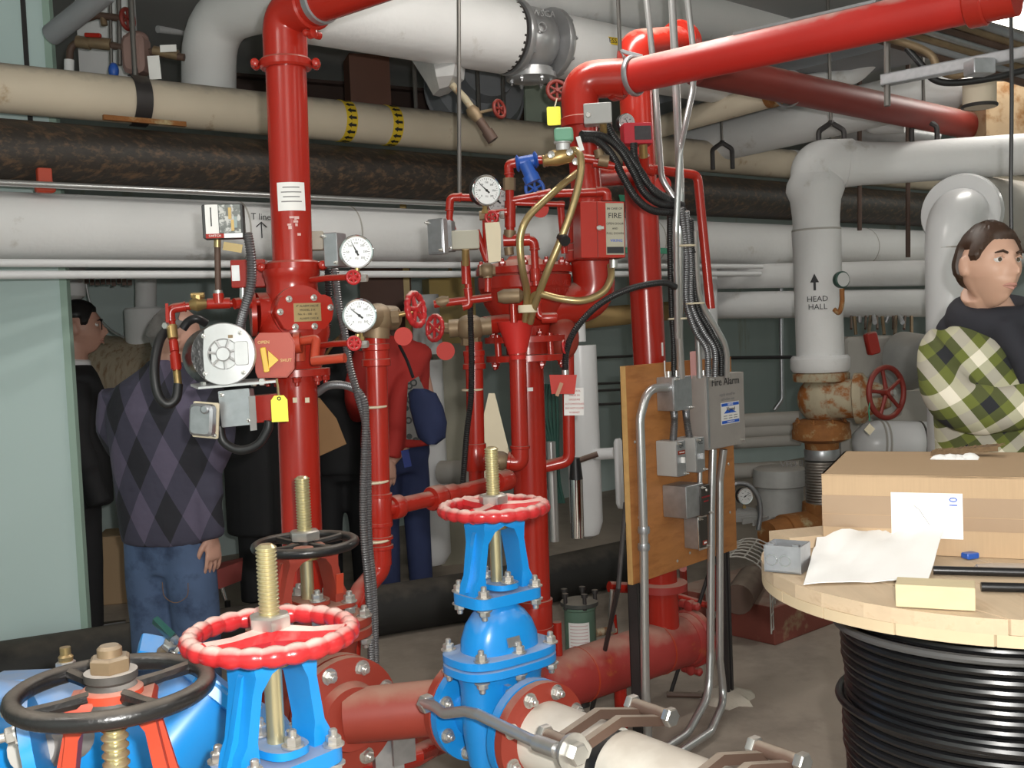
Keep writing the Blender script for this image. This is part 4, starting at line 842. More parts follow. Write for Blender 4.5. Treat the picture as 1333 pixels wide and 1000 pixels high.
# gauges on the alarm valve
gauge(464, 328, 2.86, 21.5, .18, .0, 'upper white dial gauge right of the alarm valve', math.radians(115))
gauge(468, 411, 2.86, 22, .12, .0, 'lower white dial gauge right of the alarm valve', math.radians(140))
def gauge_cock(y, x0, xw, Y, lab):
    o = T('gauge_cock', lab, 'valve', at(xw, y+10, Y)); smallpipe(o, AP([(x0, y+4, Y+.14), (x0+22, y+1, Y+.06), (xw-8, y, Y+.01)]), .0085, red)
    wheel(at(xw, y, Y-.015), Vector((.35, -.9, .05)), .0165, .0042, 6, None, .3, .8, 36).build('handwheel', redw, o)
    smallpipe(o, AP([(xw-6, y, Y+.01), (xw+8, y+1, Y)]), .012, red, 0, 'body'); MB().hexp(at(xw+9, y+1.5, Y), Vector((1, -.3, 0)), .011, .02).build('nut', steel, o)
    smallpipe(o, AP([(xw+4, y-4, Y), (xw+5, y-12, Y)]), .0075, brass, 0, 'connector')
gauge_cock(361, 405, 460, 2.86, 'small red-wheeled cock under the upper white gauge')
gauge_cock(447, 412, 461, 2.86, 'small red-wheeled cock under the lower white gauge')
o, e = jbox('small_beige_box', 'small beige enclosure between riser and upper gauge', 411, 313, 3.1, 20, 24, 20, .1, boxbeige, screws=False)
o, e = jbox('utility_box', 'galvanised utility box left of the upper gauge', 430, 325, 3.0, 20, 44, 26, -.35, galv)
flexobj('flex_conduit', 'ribbed conduit from the utility box running down beside the red drain pipe', AP([(436, 350, 2.98), (441, 395, 2.97), (449, 435, 2.96), (455, 475, 2.95), (466, 515, 2.95), (477, 560, 2.96), (479, 640, 2.97), (480, 700, 2.97), (486, 770, 2.98), (489, 868, 3.0)]), .0105, flexsteel)
flexobj('flex_conduit', 'ribbed conduit arching from the riser to the red drain pipe', AP([(412, 512, 3.08), (428, 502, 3.02), (450, 502, 2.98), (468, 512, 2.95), (476, 540, 2.95), (473, 640, 2.95), (474, 700, 2.95), (480, 770, 2.96), (484, 868, 2.98)]), .0105, flexsteel)
flexobj('flex_conduit', 'short dark conduit behind the two white gauges', AP([(427, 350, 3.06), (428, 400, 3.06), (424, 445, 3.06)]), .01, blackrub)
# drain pipe D
dp = T('main_drain_pipe', 'red drain pipe with brass angle valve beside the alarm valve', 'pipework', at(450, 880, 3.1)); YD = 3.1
def vD(y): return at(489+(y-435)*.024, y, YD)
smallpipe(dp, [vD(440), vD(735)], .031, red, seg=24)
for y, r_, h_ in ((452, .041, .02), (472, .042, .022), (462, .037, .03), (645, .037, .012), (682, .037, .012), (700, .037, .01), (712, .037, .012)): ringpart(dp, vD(y), ZU, r_, h_, red, 'coupling')
ringpart(dp, vD(664), ZU, .036, .1, red, 'tee')
smallpipe(dp, [vD(727), at(494, 742, YD), at(470, 770, 3.05), at(458, 800, 3.0), at(452, 905, 2.95)], .031, red, .06, seg=24)
ringpart(dp, at(463, 786, 3.03), at(470, 770, 3.05)-at(458, 800, 3.0), .037, .016, red, 'coupling')
smallpipe(dp, AP([(500, 663, YD), (580, 645, 3.3), (660, 625, 3.5)]), .024, red, seg=20)
dh = at(580, 645, 3.3)-at(500, 663, YD)
for x, y, Y, r_, h_ in ((516, 660, 3.13, .035, .035), (568, 648, 3.26, .038, .05), (585, 644, 3.3, .032, .05), (655, 626, 3.48, .034, .06)): ringpart(dp, at(x, y, Y), dh, r_, h_, red, 'union')
MB().ball(at(492, 415, YD), .045, .045, .045).build('angle_valve_body', bronzed, dp); smallpipe(dp, AP([(490, 440, YD), (491, 418, YD)]), .038, bronzed, 0, 'valve_neck', 20)
smallpipe(dp, AP([(478, 413, 3.06), (512, 414, 3.14)]), .036, bronzed, 0, 'valve_side', 20); smallpipe(dp, AP([(510, 413, 3.1), (520, 412, 3.1)]), .024, bronzed, 0, 'gland', 8); smallpipe(dp, AP([(515, 411, 3.1), (545, 404, 3.1)]), .008, brass, 0, 'stem')
wheel(at(541, 403, 3.1), Vector((.9, -.42, .1)), .046, .008, 5, lambda a: 1+.25*abs(math.cos(a*7)), .2, .7, 84).build('handwheel', redw, dp)
MB().lathe([(.026, 0), (.026, .002)], at(525, 438, 3.05), Vector((.2, -1, 0)), 24).build('red_disc_tag', tagred, dp)
for y in (529, 626, 702): MB().lathe([(.04, -.003), (.042, 0), (.04, .003)], vD(y)+Vector((-.012, -.008, 0)), ZU, 20, ex=1.2).build('cable_tie', creamt, dp)
# ------------------------------------------------------------------ middle riser with deluge valve
YC = 3.69
rc = T('deluge_valve_riser', 'red riser with round deluge valve and big elbow, middle red riser', 'pipe riser', at(697, 885, YC))
def vC(y): return at(686+(y-490)*.03, y, YC)
MB().tube([vC(905), vC(470)], .0585, 32).build('lower_pipe', red, rc)
ringpart(rc, vC(783), ZU, .066, .02, red, 'coupling'); ringpart(rc, vC(800), ZU, .064, .1, red, 'coupling'); ringpart(rc, vC(818), ZU, .066, .02, red, 'coupling')
cC = at(683, 372, YC)
MB().lathe([(.075, -.17), (.08, -.14), (.11, -.115), (.142, -.06), (.155, -.012), (.16, -.008), (.16, .03), (.152, .036), (.15, .058), (.12, .075), (.06, .088), (.05, .1)], cC, ZU, 48).build('valve_chamber', red, rc)
lid = MB().lathe([(.152, .002), (.166, .004), (.166, .026), (.152, .028)], cC+ZU*.035, ZU, 48).build('lid_rim', red, rc)
for k in range(12):
    a = 2*PI*k/12; inst(boltmesh('redb', red), 'bolt', lid, axm(cC+Vector((math.cos(a)*.146, math.sin(a)*.146, .063)), ZU))
text('VALVE', .026, Fr(at(726, 371, YC)+Vector((0, -.135, 0)), .55).m(), red, rc, 'cast_lettering'); text('IN PINT', .02, Fr(at(728, 380, YC)+Vector((0, -.128, 0)), .55).m(), red, rc, 'cast_lettering')
MB().tube(fillet([at(715, 398, YC), at(776, 392, YC+.02), at(768, 318, YC)], .15, 10), .072, 30).build('outlet_elbow', red, rc)
ringpart(rc, at(768, 333, YC), ZU, .085, .04, red, 'elbow_rim'); ringpart(rc, at(768, 322, YC), ZU, .079, .03, red, 'elbow_rim')
MB().lathe([(.075, 0), (.072, .03), (.054, .09), (.052, .12), (.062, .13), (.062, .15), (.05, .17), (.05, .2)], at(767, 316, YC), ZU, 30).build('reducer', red, rc)
MB().tube([at(766, 280, YC), at(757, 160, YC)], .0535, 30).build('upper_pipe', red, rc)
MB().lathe([(.054, 0), (.07, .002), (.07, .03), (.06, .035)], at(757, 166, YC), ZU, 32).build('elbow_rim', red, rc)
zF = at(800, 104, YC).z; F1 = at(1262, 6, 2.95); F1.z = zF
F0 = at(806, 103, YC)
dF = (F1-F0).normalized()
MB().tube(fillet([at(757, 165, YC), at(753, 104, YC+.02), F0+dF*.02], .15, 12), .064, 32).build('top_elbow', red, rc)
MB().lathe([(.05, 0), (.07, .002), (.07, .028), (.05, .03)], F0-dF*.03, dF, 32).build('elbow_rim', red, rc)
for (px, py), r_ in (((750, 186), .058), ((757, 167), .062)): pass
# flange set below the chamber
fA, fB = at(686, 446, YC), at(688, 470, YC)
for q in (fA, fB):
    f = MB().lathe([(.06, 0), (.145, .002), (.145, .022), (.06, .024)], q, ZU, 40).build('flange', red, rc)
    for k in range(8):
        a = 2*PI*k/8+.35; inst(boltmesh('redb2', red if q == fA else redw), 'bolt', f, axm(q+Vector((math.cos(a)*.122, math.sin(a)*.122, 0 if q == fB else .022)), -ZU if q == fB else ZU))
MB().tube([at(686, 452, YC), at(687, 420, YC)], .08, 30).build('neck', red, rc); MB().tube([fB+ZU*.05, fB], .075, 30).build('neck', red, rc)
for a in (-.1, .075): MB().cyl(fB+Vector((a, -.09, 0)), fA+Vector((a, -.09, .03)), .012, 10).build('stud', red, rc)
MB().ball(at(733, 440, YC-.02), .055, .05, .075).build('check_body', redcast, rc)
MB().box(Fr(at(727, 404, YC-.06), 0), .004, .004, .004).build('peg', red, rc)
for dx, dy in ((0, 0),): MB().box(Fr(at(690, 507, YC-.06), .2), .02, .012, .004).build('white_sticker', paper, rc)
# sprinkler main to the right
fm = T('sprinkler_main', 'red sprinkler main running overhead to the upper right', 'pipe', F0)
MB().tube([F0+dF*.0, F1], .0565, 32).build('pipe', mat('dusty_red_main', (.48, .022, .016), .38, var=.15, dust=.75, dustcol=(.45, .38, .33)), fm)
MB().tube([F1, F1+dF*.12], .062, 32).build('end_sleeve', red, fm); ringpart(fm, F1+dF*.02, dF, .07, .05, red, 'coupling')
MB().loft([[q+ZU*(.05)+Vector((.02, .02, 0))*s for s in (-1, 1)]+[q+ZU*.058+Vector((.02, .02, 0))*s for s in (1, -1)] for q in (F0+dF*.45, F0+dF*.9)]).build('dust_strip', galv, fm)
rh = T('ring_hanger', 'steel ring hanger around the red main near its elbow', 'pipe hanger', F0+dF*.06)
MB().torus(F0+dF*.06, dF, .062, .0065, 36, 8, None, 1.6).build('ring', galv, rh)
tp_ = at(807, 66, YC-.03); MB().tube([F0+dF*.06+ZU*.062+Vector((-.03, 0, 0)), tp_, F0+dF*.06+ZU*.062+Vector((.03, 0, 0))], .007, 8).build('yoke', galv, rh); MB().cyl(tp_, Vector((tp_.x, tp_.y, ZC)), .007, 10).build('rod', rodm, rh)
# ------------------------------------------------------------------ rear riser
YB = 4.12
rb = T('rear_riser', 'plain tall red riser behind the plywood board, rightmost red riser', 'pipe riser', at(870, 835, YB))
def vB(y): return at(826+(y-150)*.064, y, YB) if False else at(829+(y-150)*.052, y, YB)
MB().tube([vB(850), vB(90)], .0625, 32).build('pipe', red, rb)
MB().tube(fillet([vB(100), vB(62), at(895, 55, YB+.3)], .12, 10), .066, 32).build('elbow', red, rb)
ringpart(rb, at(884, 55, YB+.24), Vector((.6, .8, 0)), .085, .05, red, 'elbow_rim')
f = MB().lathe([(.064, 0), (.1, .002), (.1, .03), (.064, .034)], vB(768), ZU, 36).build('flange', redfloor, rb)
MB().box(Fr(vB(455)+Vector((.045, -.045, 0)), .75), .008, .05, .002).build('sticker', paper, rb)
# floor header
G0, G1 = at(640, 935, 3.55), at(900, 842, 4.22); G0.z = G1.z = .25
gd_ = (G1-G0).normalized()
fh = T('sprinkler_header', 'dusty red header pipe on short legs along the floor', 'pipe', G0-ZU*.25)
MB().tube([G0-gd_*.3, G1-gd_*.05], .098, 36).build('pipe', redfloor, fh)
MB().lathe([(.1, 0), (.104, .01), (.104, .05), (.08, .07), (.03, .075)], G1-gd_*.06, gd_, 36).build('end_cap', redfloor, fh)
ringpart(fh, G0+gd_*.42, gd_, .1005, .008, redorange, 'weld_bead'); ringpart(fh, G1-gd_*.2, gd_, .1005, .008, redorange, 'weld_bead')
for s in (.25, .62): MB().cyl(G0+gd_*s-ZU*.06, Vector(((G0+gd_*s).x, (G0+gd_*s).y, 0)), .024, 14).build('leg', red, fh)
coupling(fh, G1+gd_*.0, gd_, .09, redfloor, Vector((0, 0, 1)))
MB().lathe([(.062, 0), (.085, 0), (.07, .04), (.06, .06)], vB(840), ZU, 28).build('branch_outlet', redfloor, fh); MB().lathe([(.06, 0), (.09, 0), (.075, .05), (.0605, .07)], vC(888), ZU, 28).build('branch_outlet', redfloor, fh)
# red frame and small pipes behind the board
fs = T('red_stand', 'thin red pipe stand behind the plywood board', 'stand', at(890, 820, 4.6))
smallpipe(fs, [at(889, 740, 4.6), atz(893, 822, 0)], .017, red); smallpipe(fs, AP([(868, 772, 4.6), (927, 790, 4.6)]), .015, red, 0, 'rail'); smallpipe(fs, [at(927, 735, 4.6), at(929, 795, 4.6)], .016, red, 0, 'post')
# ------------------------------------------------------------------ trim on the middle riser
E_ = 3.55
ep = T('test_drain_piping', 'red drain piping with brass globe valve left of the funnel', 'pipework', at(620, 660, E_))
def vE(y): return at(617+(y-455)*.02, y, E_)
smallpipe(ep, [vE(445), vE(600)], .029, red, seg=22)
for y, r_, h_ in ((460, .036, .02), (477, .038, .02), (468, .034, .04), (580, .034, .014), (636, .03, .012)): ringpart(ep, vE(y), ZU, r_, h_, red, 'coupling')
ringpart(ep, vE(597), ZU, .036, .08, red, 'tee'); smallpipe(ep, [vE(600), vE(665)], .026, red, seg=20)
smallpipe(ep, AP([(625, 599, E_), (640, 599, E_)]), .028, red, 0, 'nipple', 20); MB().tube(AP([(634, 599, E_), (640, 599, E_), (655, 600, E_), (661, 600, E_)]), [.024, .032, .032, .024], 10).build('brass_union', bronzed, ep)
elbowp(ep, AP([(660, 601, E_), (677, 603, E_), (677, 580, E_)]), .027, red, .03)
smallpipe(ep, AP([(677, 590, E_), (674, 468, E_)]), .0285, red, seg=22)
fn = T('drain_funnel', 'red funnel collecting the bronze tubes on the drain pipe', 'funnel', at(673, 466, E_-.02))
b = MB(); ftop, fbot = at(671, 418, E_-.03), at(674, 464, E_-.03); fd = (ftop-fbot)
b.lathe([(.026, -.01), (.027, 0), (.0615, fd.length), (.0595, fd.length), (.024, .006)], fbot, fd, 36); b.build('cone', mat('red_plastic_funnel', (.55, .02, .015), .5), fn)
ringpart(fn, at(674, 460, E_-.03), ZU, .03, .012, red, 'rim')
MB().tube(AP([(585, 428, E_), (640, 424, E_)]), .03, 20).build('globe_valve_side', bronzed, ep); MB().ball(at(612, 427, E_), .05, .05, .045).build('globe_valve_body', bronzed, ep); MB().tube([at(613, 450, E_), at(613, 436, E_)], .034, 8).build('globe_valve_nut', bronzed, ep)
smallpipe(ep, AP([(590, 428, E_), (578, 427, E_)]), .018, bronzed, 0, 'gland', 8); smallpipe(ep, AP([(582, 427, E_), (560, 427, E_)]), .007, brass, 0, 'stem')
wheel(at(566, 427, E_-.02), Vector((-.75, -.66, .1)), .040, .0065, 6, lambda a: 1+.25*abs(math.cos(a*7)), .2, .7, 84).build('handwheel', redw, ep)
MB().lathe([(.03, 0), (.03, .002)], at(580, 457, 3.5), Vector((.1, -1, 0)), 26).build('red_disc_tag', tagred, ep)
smallpipe(ep, AP([(630, 424, E_), (665, 420, E_+.05)]), .03, red, 0, 'nipple', 20)
flexobj('flex_conduit', 'black ribbed conduit running down the red drain pipe beside the funnel', AP([(612, 395, 3.47), (613, 430, 3.46), (614, 470, 3.47), (613, 520, 3.48), (608, 560, 3.48), (604, 610, 3.5), (602, 640, 3.5)]), .0095, blackrub)
MB_tie = MB().lathe([(.034, -.003), (.036, 0), (.034, .003)], vE(507)+Vector((-.008, -.01, 0)), ZU, 20, ex=1.15); MB_tie.build('cable_tie', creamt, ep)
# small trim on front of the chamber
mt = T('deluge_trim_piping', 'small red trim pipes with bronze valves before the deluge chamber', 'pipework', at(610, 405, 3.45)); YT = 3.46
def sp(pts, r=.0115, fil=.0, Y=YT, m=red, name='pipe'): return smallpipe(mt, AP(pts, Y), r, m, fil, name)
sp([(565, 396), (640, 387)], .013); sp([(606, 325), (611, 393)]); sp([(606, 340), (607, 370)], .015, name='coupling'); elbowp(mt, AP([(609, 375), (611, 397), (602, 399)], YT), .0125, red, .02)
MB().tube(AP([(568, 394), (576, 393), (585, 391)], YT), [.014, .02, .014], 10).build('bronze_union', bronzed, mt)
MB().tube(AP([(648, 387), (656, 386), (676, 385), (682, 385)], YT-.02), [.016, .024, .024, .012], 14).build('bronze_cock', bronzed, mt); sp([(668, 396), (669, 420)], .012)
sp([(602, 255), (587, 258), (585, 285), (590, 300)], .011, .02); elbowp(mt, AP([(600, 257), (586, 257), (585, 275)], YT), .012, red, .02); sp([(600, 257), (625, 258)], .012)
sp([(606, 323), (606, 318)], .011, m=brass); sp([(620, 300), (634, 340)], .011)
MB().ball(at(634, 352, YT-.02), .025).tube(AP([(624, 353), (645, 352)], YT-.02), .017, 8).tube(AP([(634, 345), (635, 362)], YT-.02), .016, 10).build('bronze_cock', bronzed, mt); sp([(635, 362), (635, 380)], .012)
sp([(632, 282), (634, 340)], .0115); MB().tube(AP([(624, 281), (642, 280)], YT-.03), .015, 8).build('gauge_tee', bronzed, mt); MB().hexp(at(651, 280, YT-.03), Vector((1, -.2, 0)), .013, .015).build('nut', steel, mt)
# right column of trim
sp([(663, 215), (664, 300)], .014); MB().tube(AP([(663, 232), (663, 248)], YT), [.02, .02], 8).build('union', bronzed, mt); sp([(664, 262), (664, 296)], .018, name='coupling')
elbowp(mt, AP([(663, 228), (662, 214), (673, 212)], YT), .014, red, .02)
sp([(664, 300), (663, 310)], .02, m=bronzed, name='nipple'); sp([(655, 313), (690, 312)], .02, name='tee'); MB().tube(AP([(662, 322), (663, 332)], YT), .016, 10).build('nipple', bronzed, mt)
elbowp(mt, AP([(684, 312), (695, 314), (696, 326)], YT), .014, red, .02); sp([(695, 318), (698, 372)], .0125); ringpart(mt, at(697, 358, YT), ZU, .017, .04, red, 'coupling')
sp([(664, 262), (700, 255), (722, 252)], .013); sp([(700, 256), (718, 252)], .017, name='tee'); sp([(668, 264), (735, 266)], .009); sp([(722, 252), (788, 250)], .0135, m=red); elbowp(mt, AP([(776, 250), (790, 249), (790, 262)], YT), .014, red, .02)
sp([(729, 262), (735, 330)], .012, Y=3.56)
sp([(700, 395), (700, 412), (725, 414)], .012, .02); ringpart(mt, at(715, 414, YT), Vector((1, 0, 0)), .017, .05, red, 'coupling')
MB().lathe([(.028, 0), (.028, .002)], at(703, 272, YT), Vector((.1, -1, 0)), 24).build('red_disc_tag', tagred, mt)
wheel(at(735, 452, 3.5), Vector((.9, -.3, .1)), .02, .004, 5).build('handwheel', redw, mt)
# hanging cardboard tag
ct = MB().loft([[at(x, y, Y) for x, y, Y in ((631, 290, 3.38), (650, 289, 3.38), (652, 300, 3.37), (652, 340, 3.35), (636, 342, 3.36))], [at(x, y, Y) for x, y, Y in ((631, 290, 3.383), (650, 289, 3.383), (652, 300, 3.373), (652, 340, 3.353), (636, 342, 3.363))]]); tag(ct.build('card_tag', creamt), 'blank cream card tag hanging below the twin gauges', 'tag')
# twin gauges
gauge(633, 248, 3.34, 19.5, .45, -.05, 'front gauge of the twin gauges above the deluge valve', math.radians(140))
gauge(648, 262, 3.5, 17.5, .45, -.05, 'rear gauge half hidden behind its twin above the deluge valve', math.radians(140), dial=dialg)
MB().tube(AP([(637, 279), (660, 276)], 3.44), .013, 10).build('gauge_manifold', red, mt); wheel(at(640, 283, 3.4), Vector((.2, -1, 0)), .018, .005, 5).build('handwheel', redw, mt)
# electrical boxes at the left of the trim
o, e = jbox('junction_box', 'galvanised junction box with cover beside the deluge trim', 567, 308, 3.35, 26, 46, 10, -.6, galv, cover=.9)
o, e = jbox('outlet_box', 'galvanised box behind the covered junction box', 578, 307, 3.4, 20, 40, 22, -.2, galv)
o, e = jbox('beige_switch', 'low beige switch housing beside the galvanised boxes', 606, 312, 3.4, 36, 24, 26, .1, boxbeige, screws=False)
smallpipe(o, AP([(606, 324, 3.4), (606, 345, 3.42)]), .012, brass, 0, 'nipple')
# bronze hoses
hose('bronze_tube', 'bronze tube looping from the solenoid down to the funnel', AP([(741, 197, 3.4), (750, 196, 3.36), (756, 206, 3.34), (755, 230, 3.33), (746, 268, 3.32), (730, 312, 3.32), (712, 355, 3.34), (697, 395, 3.4), (690, 420, 3.45)]), .0115, goldtube, 'tube')
hose('bronze_tube', 'bronze tube bowing left from the riser down to the funnel', AP([(752, 225, 3.44), (735, 238, 3.38), (708, 262, 3.33), (686, 285, 3.3), (677, 312, 3.3), (680, 350, 3.32), (686, 380, 3.4), (684, 418, 3.46)]), .0115, goldtube, 'tube')
hose('bronze_tube', 'bronze tube sagging from the red fire box to the funnel', AP([(795, 345, 3.42), (795, 362, 3.4), (785, 380, 3.38), (760, 391, 3.36), (730, 389, 3.36), (703, 383, 3.38), (692, 390, 3.42), (688, 418, 3.46)]), .0115, goldtube, 'tube')
tag(MB().lathe([(.03, -.012), (.032, 0), (.03, .012)], at(687, 402, 3.42), ZU, 18, ex=.8).build('tie_wrap', creamt), 'pale tie wrapped round the bundled bronze tubes', 'tie')
tag(MB().tube([at(731, 309, 3.33), at(736, 314, 3.3)], .017, 12).build('tube_clip', blackrub), 'black clip on the looping bronze tube', 'clip')
# solenoid, strainer
so = T('solenoid_valve', 'green-capped solenoid valve with brass body', 'valve', at(735, 215, 3.4))
e = Fr(at(734, 176, 3.36), -.1); MB().box(e, .058, .04, .05, (0, 0, 0), .008).build('coil', green, so); MB().lathe([(.022, 0), (.022, .02), (.028, .022), (.028, .03)], at(733, 196, 3.37), ZU, 16).build('neck', castal, so)
MB().tube(AP([(708, 210), (722, 206), (735, 202), (748, 202)], 3.38), [.015, .026, .028, .018], 16).build('body', brass, so)
for px, py in ((716, 208), (712, 209), (708, 210)): MB().lathe([(.018, -.004), (.02, 0), (.018, .004)], at(px, py, 3.39), Vector((1, 0, .1)), 14).build('thread_ring', brass, so)
for px, py in ((717, 202), (741, 199), (749, 211)): MB().lathe([(.011, 0), (.011, .01), (.005, .012)], at(px, py, 3.35), Vector((.1, -1, .1)), 12).build('plug', steel, so)
sb = T('strainer', 'blue y-strainer between brass body and red elbow', 'strainer', at(690, 240, 3.42)); MB().tube(AP([(672, 213), (700, 208)], 3.42), .02, 16).build('body', bluec, sb); MB().tube(AP([(683, 212), (693, 232)], 3.4), [.02, .022], 16).tube(AP([(690, 228), (694, 237)], 3.4), .026, 16).build('leg', bluec, sb); [MB().lathe([(.021, -.006), (.028, 0), (.021, .006)], q_, Vector((1, 0, .1)), 8).build('hex_ring', bluec, sb) for q_ in (at(674, 213, 3.42), at(697, 208, 3.42))]
wheel(at(696, 246, 3.5), Vector((.3, -1, 0)), .03, .006, 6).build('blue_handwheel', bluec, sb)
sp([(700, 208), (712, 208)], .013, Y=3.42)
MB().box(Fr(at(755, 187, 3.33), .1, 0, .25), .014, .045, .0015).build('white_tag', paper, so)
for k, (x0, x1, y_) in enumerate(((748, 782, 205), (772, 800, 212))): sp([(x0, y_), (x1, y_+4)], .014, Y=3.5)
MB().tube(AP([(779, 208), (792, 210)], 3.48), .02, 10).build('union', bronzed, mt); MB().tube(AP([(779, 195), (781, 206)], 3.48), .016, 10).build('union', bronzed, mt)
pipe('link_pipe', 'short red link between the middle and rear risers', 'pipe', [at(770, 232, YC), at(825, 228, YB)], .035, red)
# red handled fire box
fb_ = T('fire_release_box', 'red manual release box lettered FIRE', 'fire box', at(784, 335, 3.45))
e = Fr(at(785, 299, 3.33), .22, .0, -.02); MB().box(e, .142, .172, .085, (0, 0, -.043), .003).build('case', red, fb_); MB().box(e, .002, .172, .002, (-.018, 0, .001)).build('door_seam', redd, fb_)
lbp = MB().box(e, .058, .158, .002, (.038, .002, .001)).build('label_plate', plategold, fb_)
for s_, sz, y_ in (('IN CASE OF', .0095, .064), ('FIRE', .024, .042), ('OPEN DOOR', .0095, .018), ('AND', .0085, .003), ('PULL DOWN', .0095, -.012)): text(s_, sz, e.m(.038, y_, .0025), ink, lbp)
text('VIKING', .012, e.m(.042, -.034, .0025), inkblue, lbp); MB().box(e, .054, .02, .001, (.038, -.063, .0025)).build('black_strip', ink, lbp)
MB().lathe([(.008, 0), (.008, .006), (.004, .008)], e.p(-.012, .005, 0), e.z, 14).box(e, .022, .008, .006, (-.012, .005, .009)).build('latch', steel, fb_)
smallpipe(fb_, [e.p(.045, -.09, -.04), e.p(.045, -.115, -.04)], .013, steel, 0, 'nipple')
# pressure switches
o, e = jbox('grey_pressure_switch', 'grey pressure switch under the top elbow', 778, 147, 3.45, 36, 26, 24, -.1, boxgrey, screws=False); MB().lathe([(.009, 0), (.007, .006)], e.p(-.03, -.005, 0), e.z, 14).build('screw', steel, o); smallpipe(o, AP([(785, 160, 3.46), (786, 172, 3.48)]), .012, brass, 0, 'nipple')
o, e = jbox('red_pressure_switch', 'red pressure switch with dark window on the rear riser trim', 831, 173, 3.6, 38, 27, 22, .12, mat('crimson_switch', (.45, .015, .03), .4), screws=False, pitch=.05); MB().box(e, .056, .046, .002, (.015, .0, .001)).build('window', mat('dark_window', (.05, .045, .05), .2, var=.4, scale=70), o); smallpipe(o, AP([(837, 187, 3.62), (838, 205, 3.64)]), .014, brass, 0, 'nipple')
elbowp(o, AP([(838, 202, 3.65), (838, 220, 3.68), (850, 222, 3.7)]), .016, red, .03)
gauge(816, 160, 3.66, 12, .5, 0, 'black-cased gauge peeking out behind the red pressure switch', 2, dial=dialg, stem=False)
pipe('trim_drop', 'thin red pipe turning down right of the conduit bundle', 'pipe', [at(838, 219, 3.75), at(908, 228, 3.85), at(925, 402, 3.85)], .0165, red, fil=.03)
tag(MB().torus(at(909, 228, 3.85), Vector((0, 1, 0)), .0, .001, 8, 4).build('pin', red), 'tiny red pin on the elbow of the thin red pipe', 'pin') if False else None
MB().lathe([(.03, 0), (.03, .002)], at(863, 240, 3.9), Vector((.1, -1, 0)), 24).build('red_disc_tag', tagred, o)
# black hoses
for k, (lab, P) in enumerate((('black ribbed hose from the solenoid, outermost of the sagging bundle', [(757, 180), (775, 182), (795, 200), (812, 232), (828, 258), (850, 274), (885, 278), (897, 290), (903, 330)]),
        ('black ribbed hose from the solenoid, upper of its pair', [(757, 175), (785, 178), (808, 196), (825, 225), (838, 250), (858, 265), (882, 268), (894, 280)]),
        ('black ribbed hose from the grey pressure switch', [(789, 160), (800, 180), (818, 202), (835, 225), (850, 248), (872, 262)]),
        ('black ribbed hose from the red pressure switch', [(825, 186), (826, 205), (836, 230), (852, 248), (875, 262), (889, 268)]))):
    flexobj('black_hose', lab, AP([(x, y, 3.4+(x-757)*.0022) for x, y in P]), .0125, blackrub, .007, .06)
flexobj('black_hose', 'dark ribbed hose arching from the tamper box over to the conduits', AP([(736, 488, 3.5), (738, 455, 3.5), (752, 425, 3.5), (782, 395, 3.52), (820, 376, 3.56), (862, 368, 3.62), (880, 374, 3.66)]), .0105, blackrub, .007, .08)
# tamper switch (red cup)
ts = T('tamper_switch', 'red tapered switch cup with brass neck below the arching hose', 'switch', at(733, 515, 3.5)); MB().loft([[at(733+a*w_, y, 3.48+d_*.04) for a, d_ in ((-1, -1), (1, -1), (1, 1), (-1, 1))] for y, w_ in ((488, 18), (513, 15))]).build('cup', tagred, ts); MB().lathe([(.012, 0), (.012, .015)], at(736, 488, 3.48), ZU, 10).build('neck', steel, ts); MB().box(Fr(at(728, 507, 3.43), 0, 0, -.4), .012, .045, .001).build('tag', mat('brown_tag', (.4, .2, .12), .6), ts)
sg = T('enamel_sign', 'small white sign with red bilingual lettering', 'sign', at(747, 541, 3.62)); e = Fr(at(747, 523, 3.6), .05, 0, -.03); MB().box(e, .066, .092, .002).build('plate', paper, sg)
for k, s_ in enumerate(('CONTROL', 'VALVE IN', 'GICLEURS', 'AUTOMATIQUES', 'DO NOT CLOSE', 'ROBINET')): text(s_, .0085, e.m(.002, .036-k*.0145, .002), inkred, sg)
pipe('rear_drain_drop', 'thin red pipe dropping past the sign into a low elbow', 'pipe', [at(739, 430, 3.7), at(741, 600, 3.7), at(712, 607, 3.7), at(700, 608, 3.7)], .021, red, fil=.035)
o = T('steel_cylinder', 'polished steel cylinder hanging behind the middle riser', 'cylinder', at(751, 702, 4.4)); MB().tube(AP([(750, 622), (752, 700)], 4.4), .027, 20).build('barrel', chrome, o); MB().tube(AP([(749, 596), (750, 624)], 4.4), [.02, .028], 16).build('cap', blackrub, o); MB().tube(AP([(752, 600), (778, 591)], 4.4), .012, 10).build('arm', rustbrown, o)
pipe('steel_post', 'grey steel tube standing behind the middle riser', 'pipe', [at(717, 575, 4.6), at(722, 705, 4.6)], .02, emt)
for k in range(5):
    hose('green_cable', 'dark green cable hanging behind the sign', AP([(708+k*4, 500, 4.7), (706+k*5, 540, 4.7), (714+k*3, 580, 4.7), (712+k*4, 625, 4.7), (722+k*3, 655, 4.7)]), .007, mat('dark_green_cable', (.02, .07, .055), .5), 'cable', 'hanging green cables', 8)
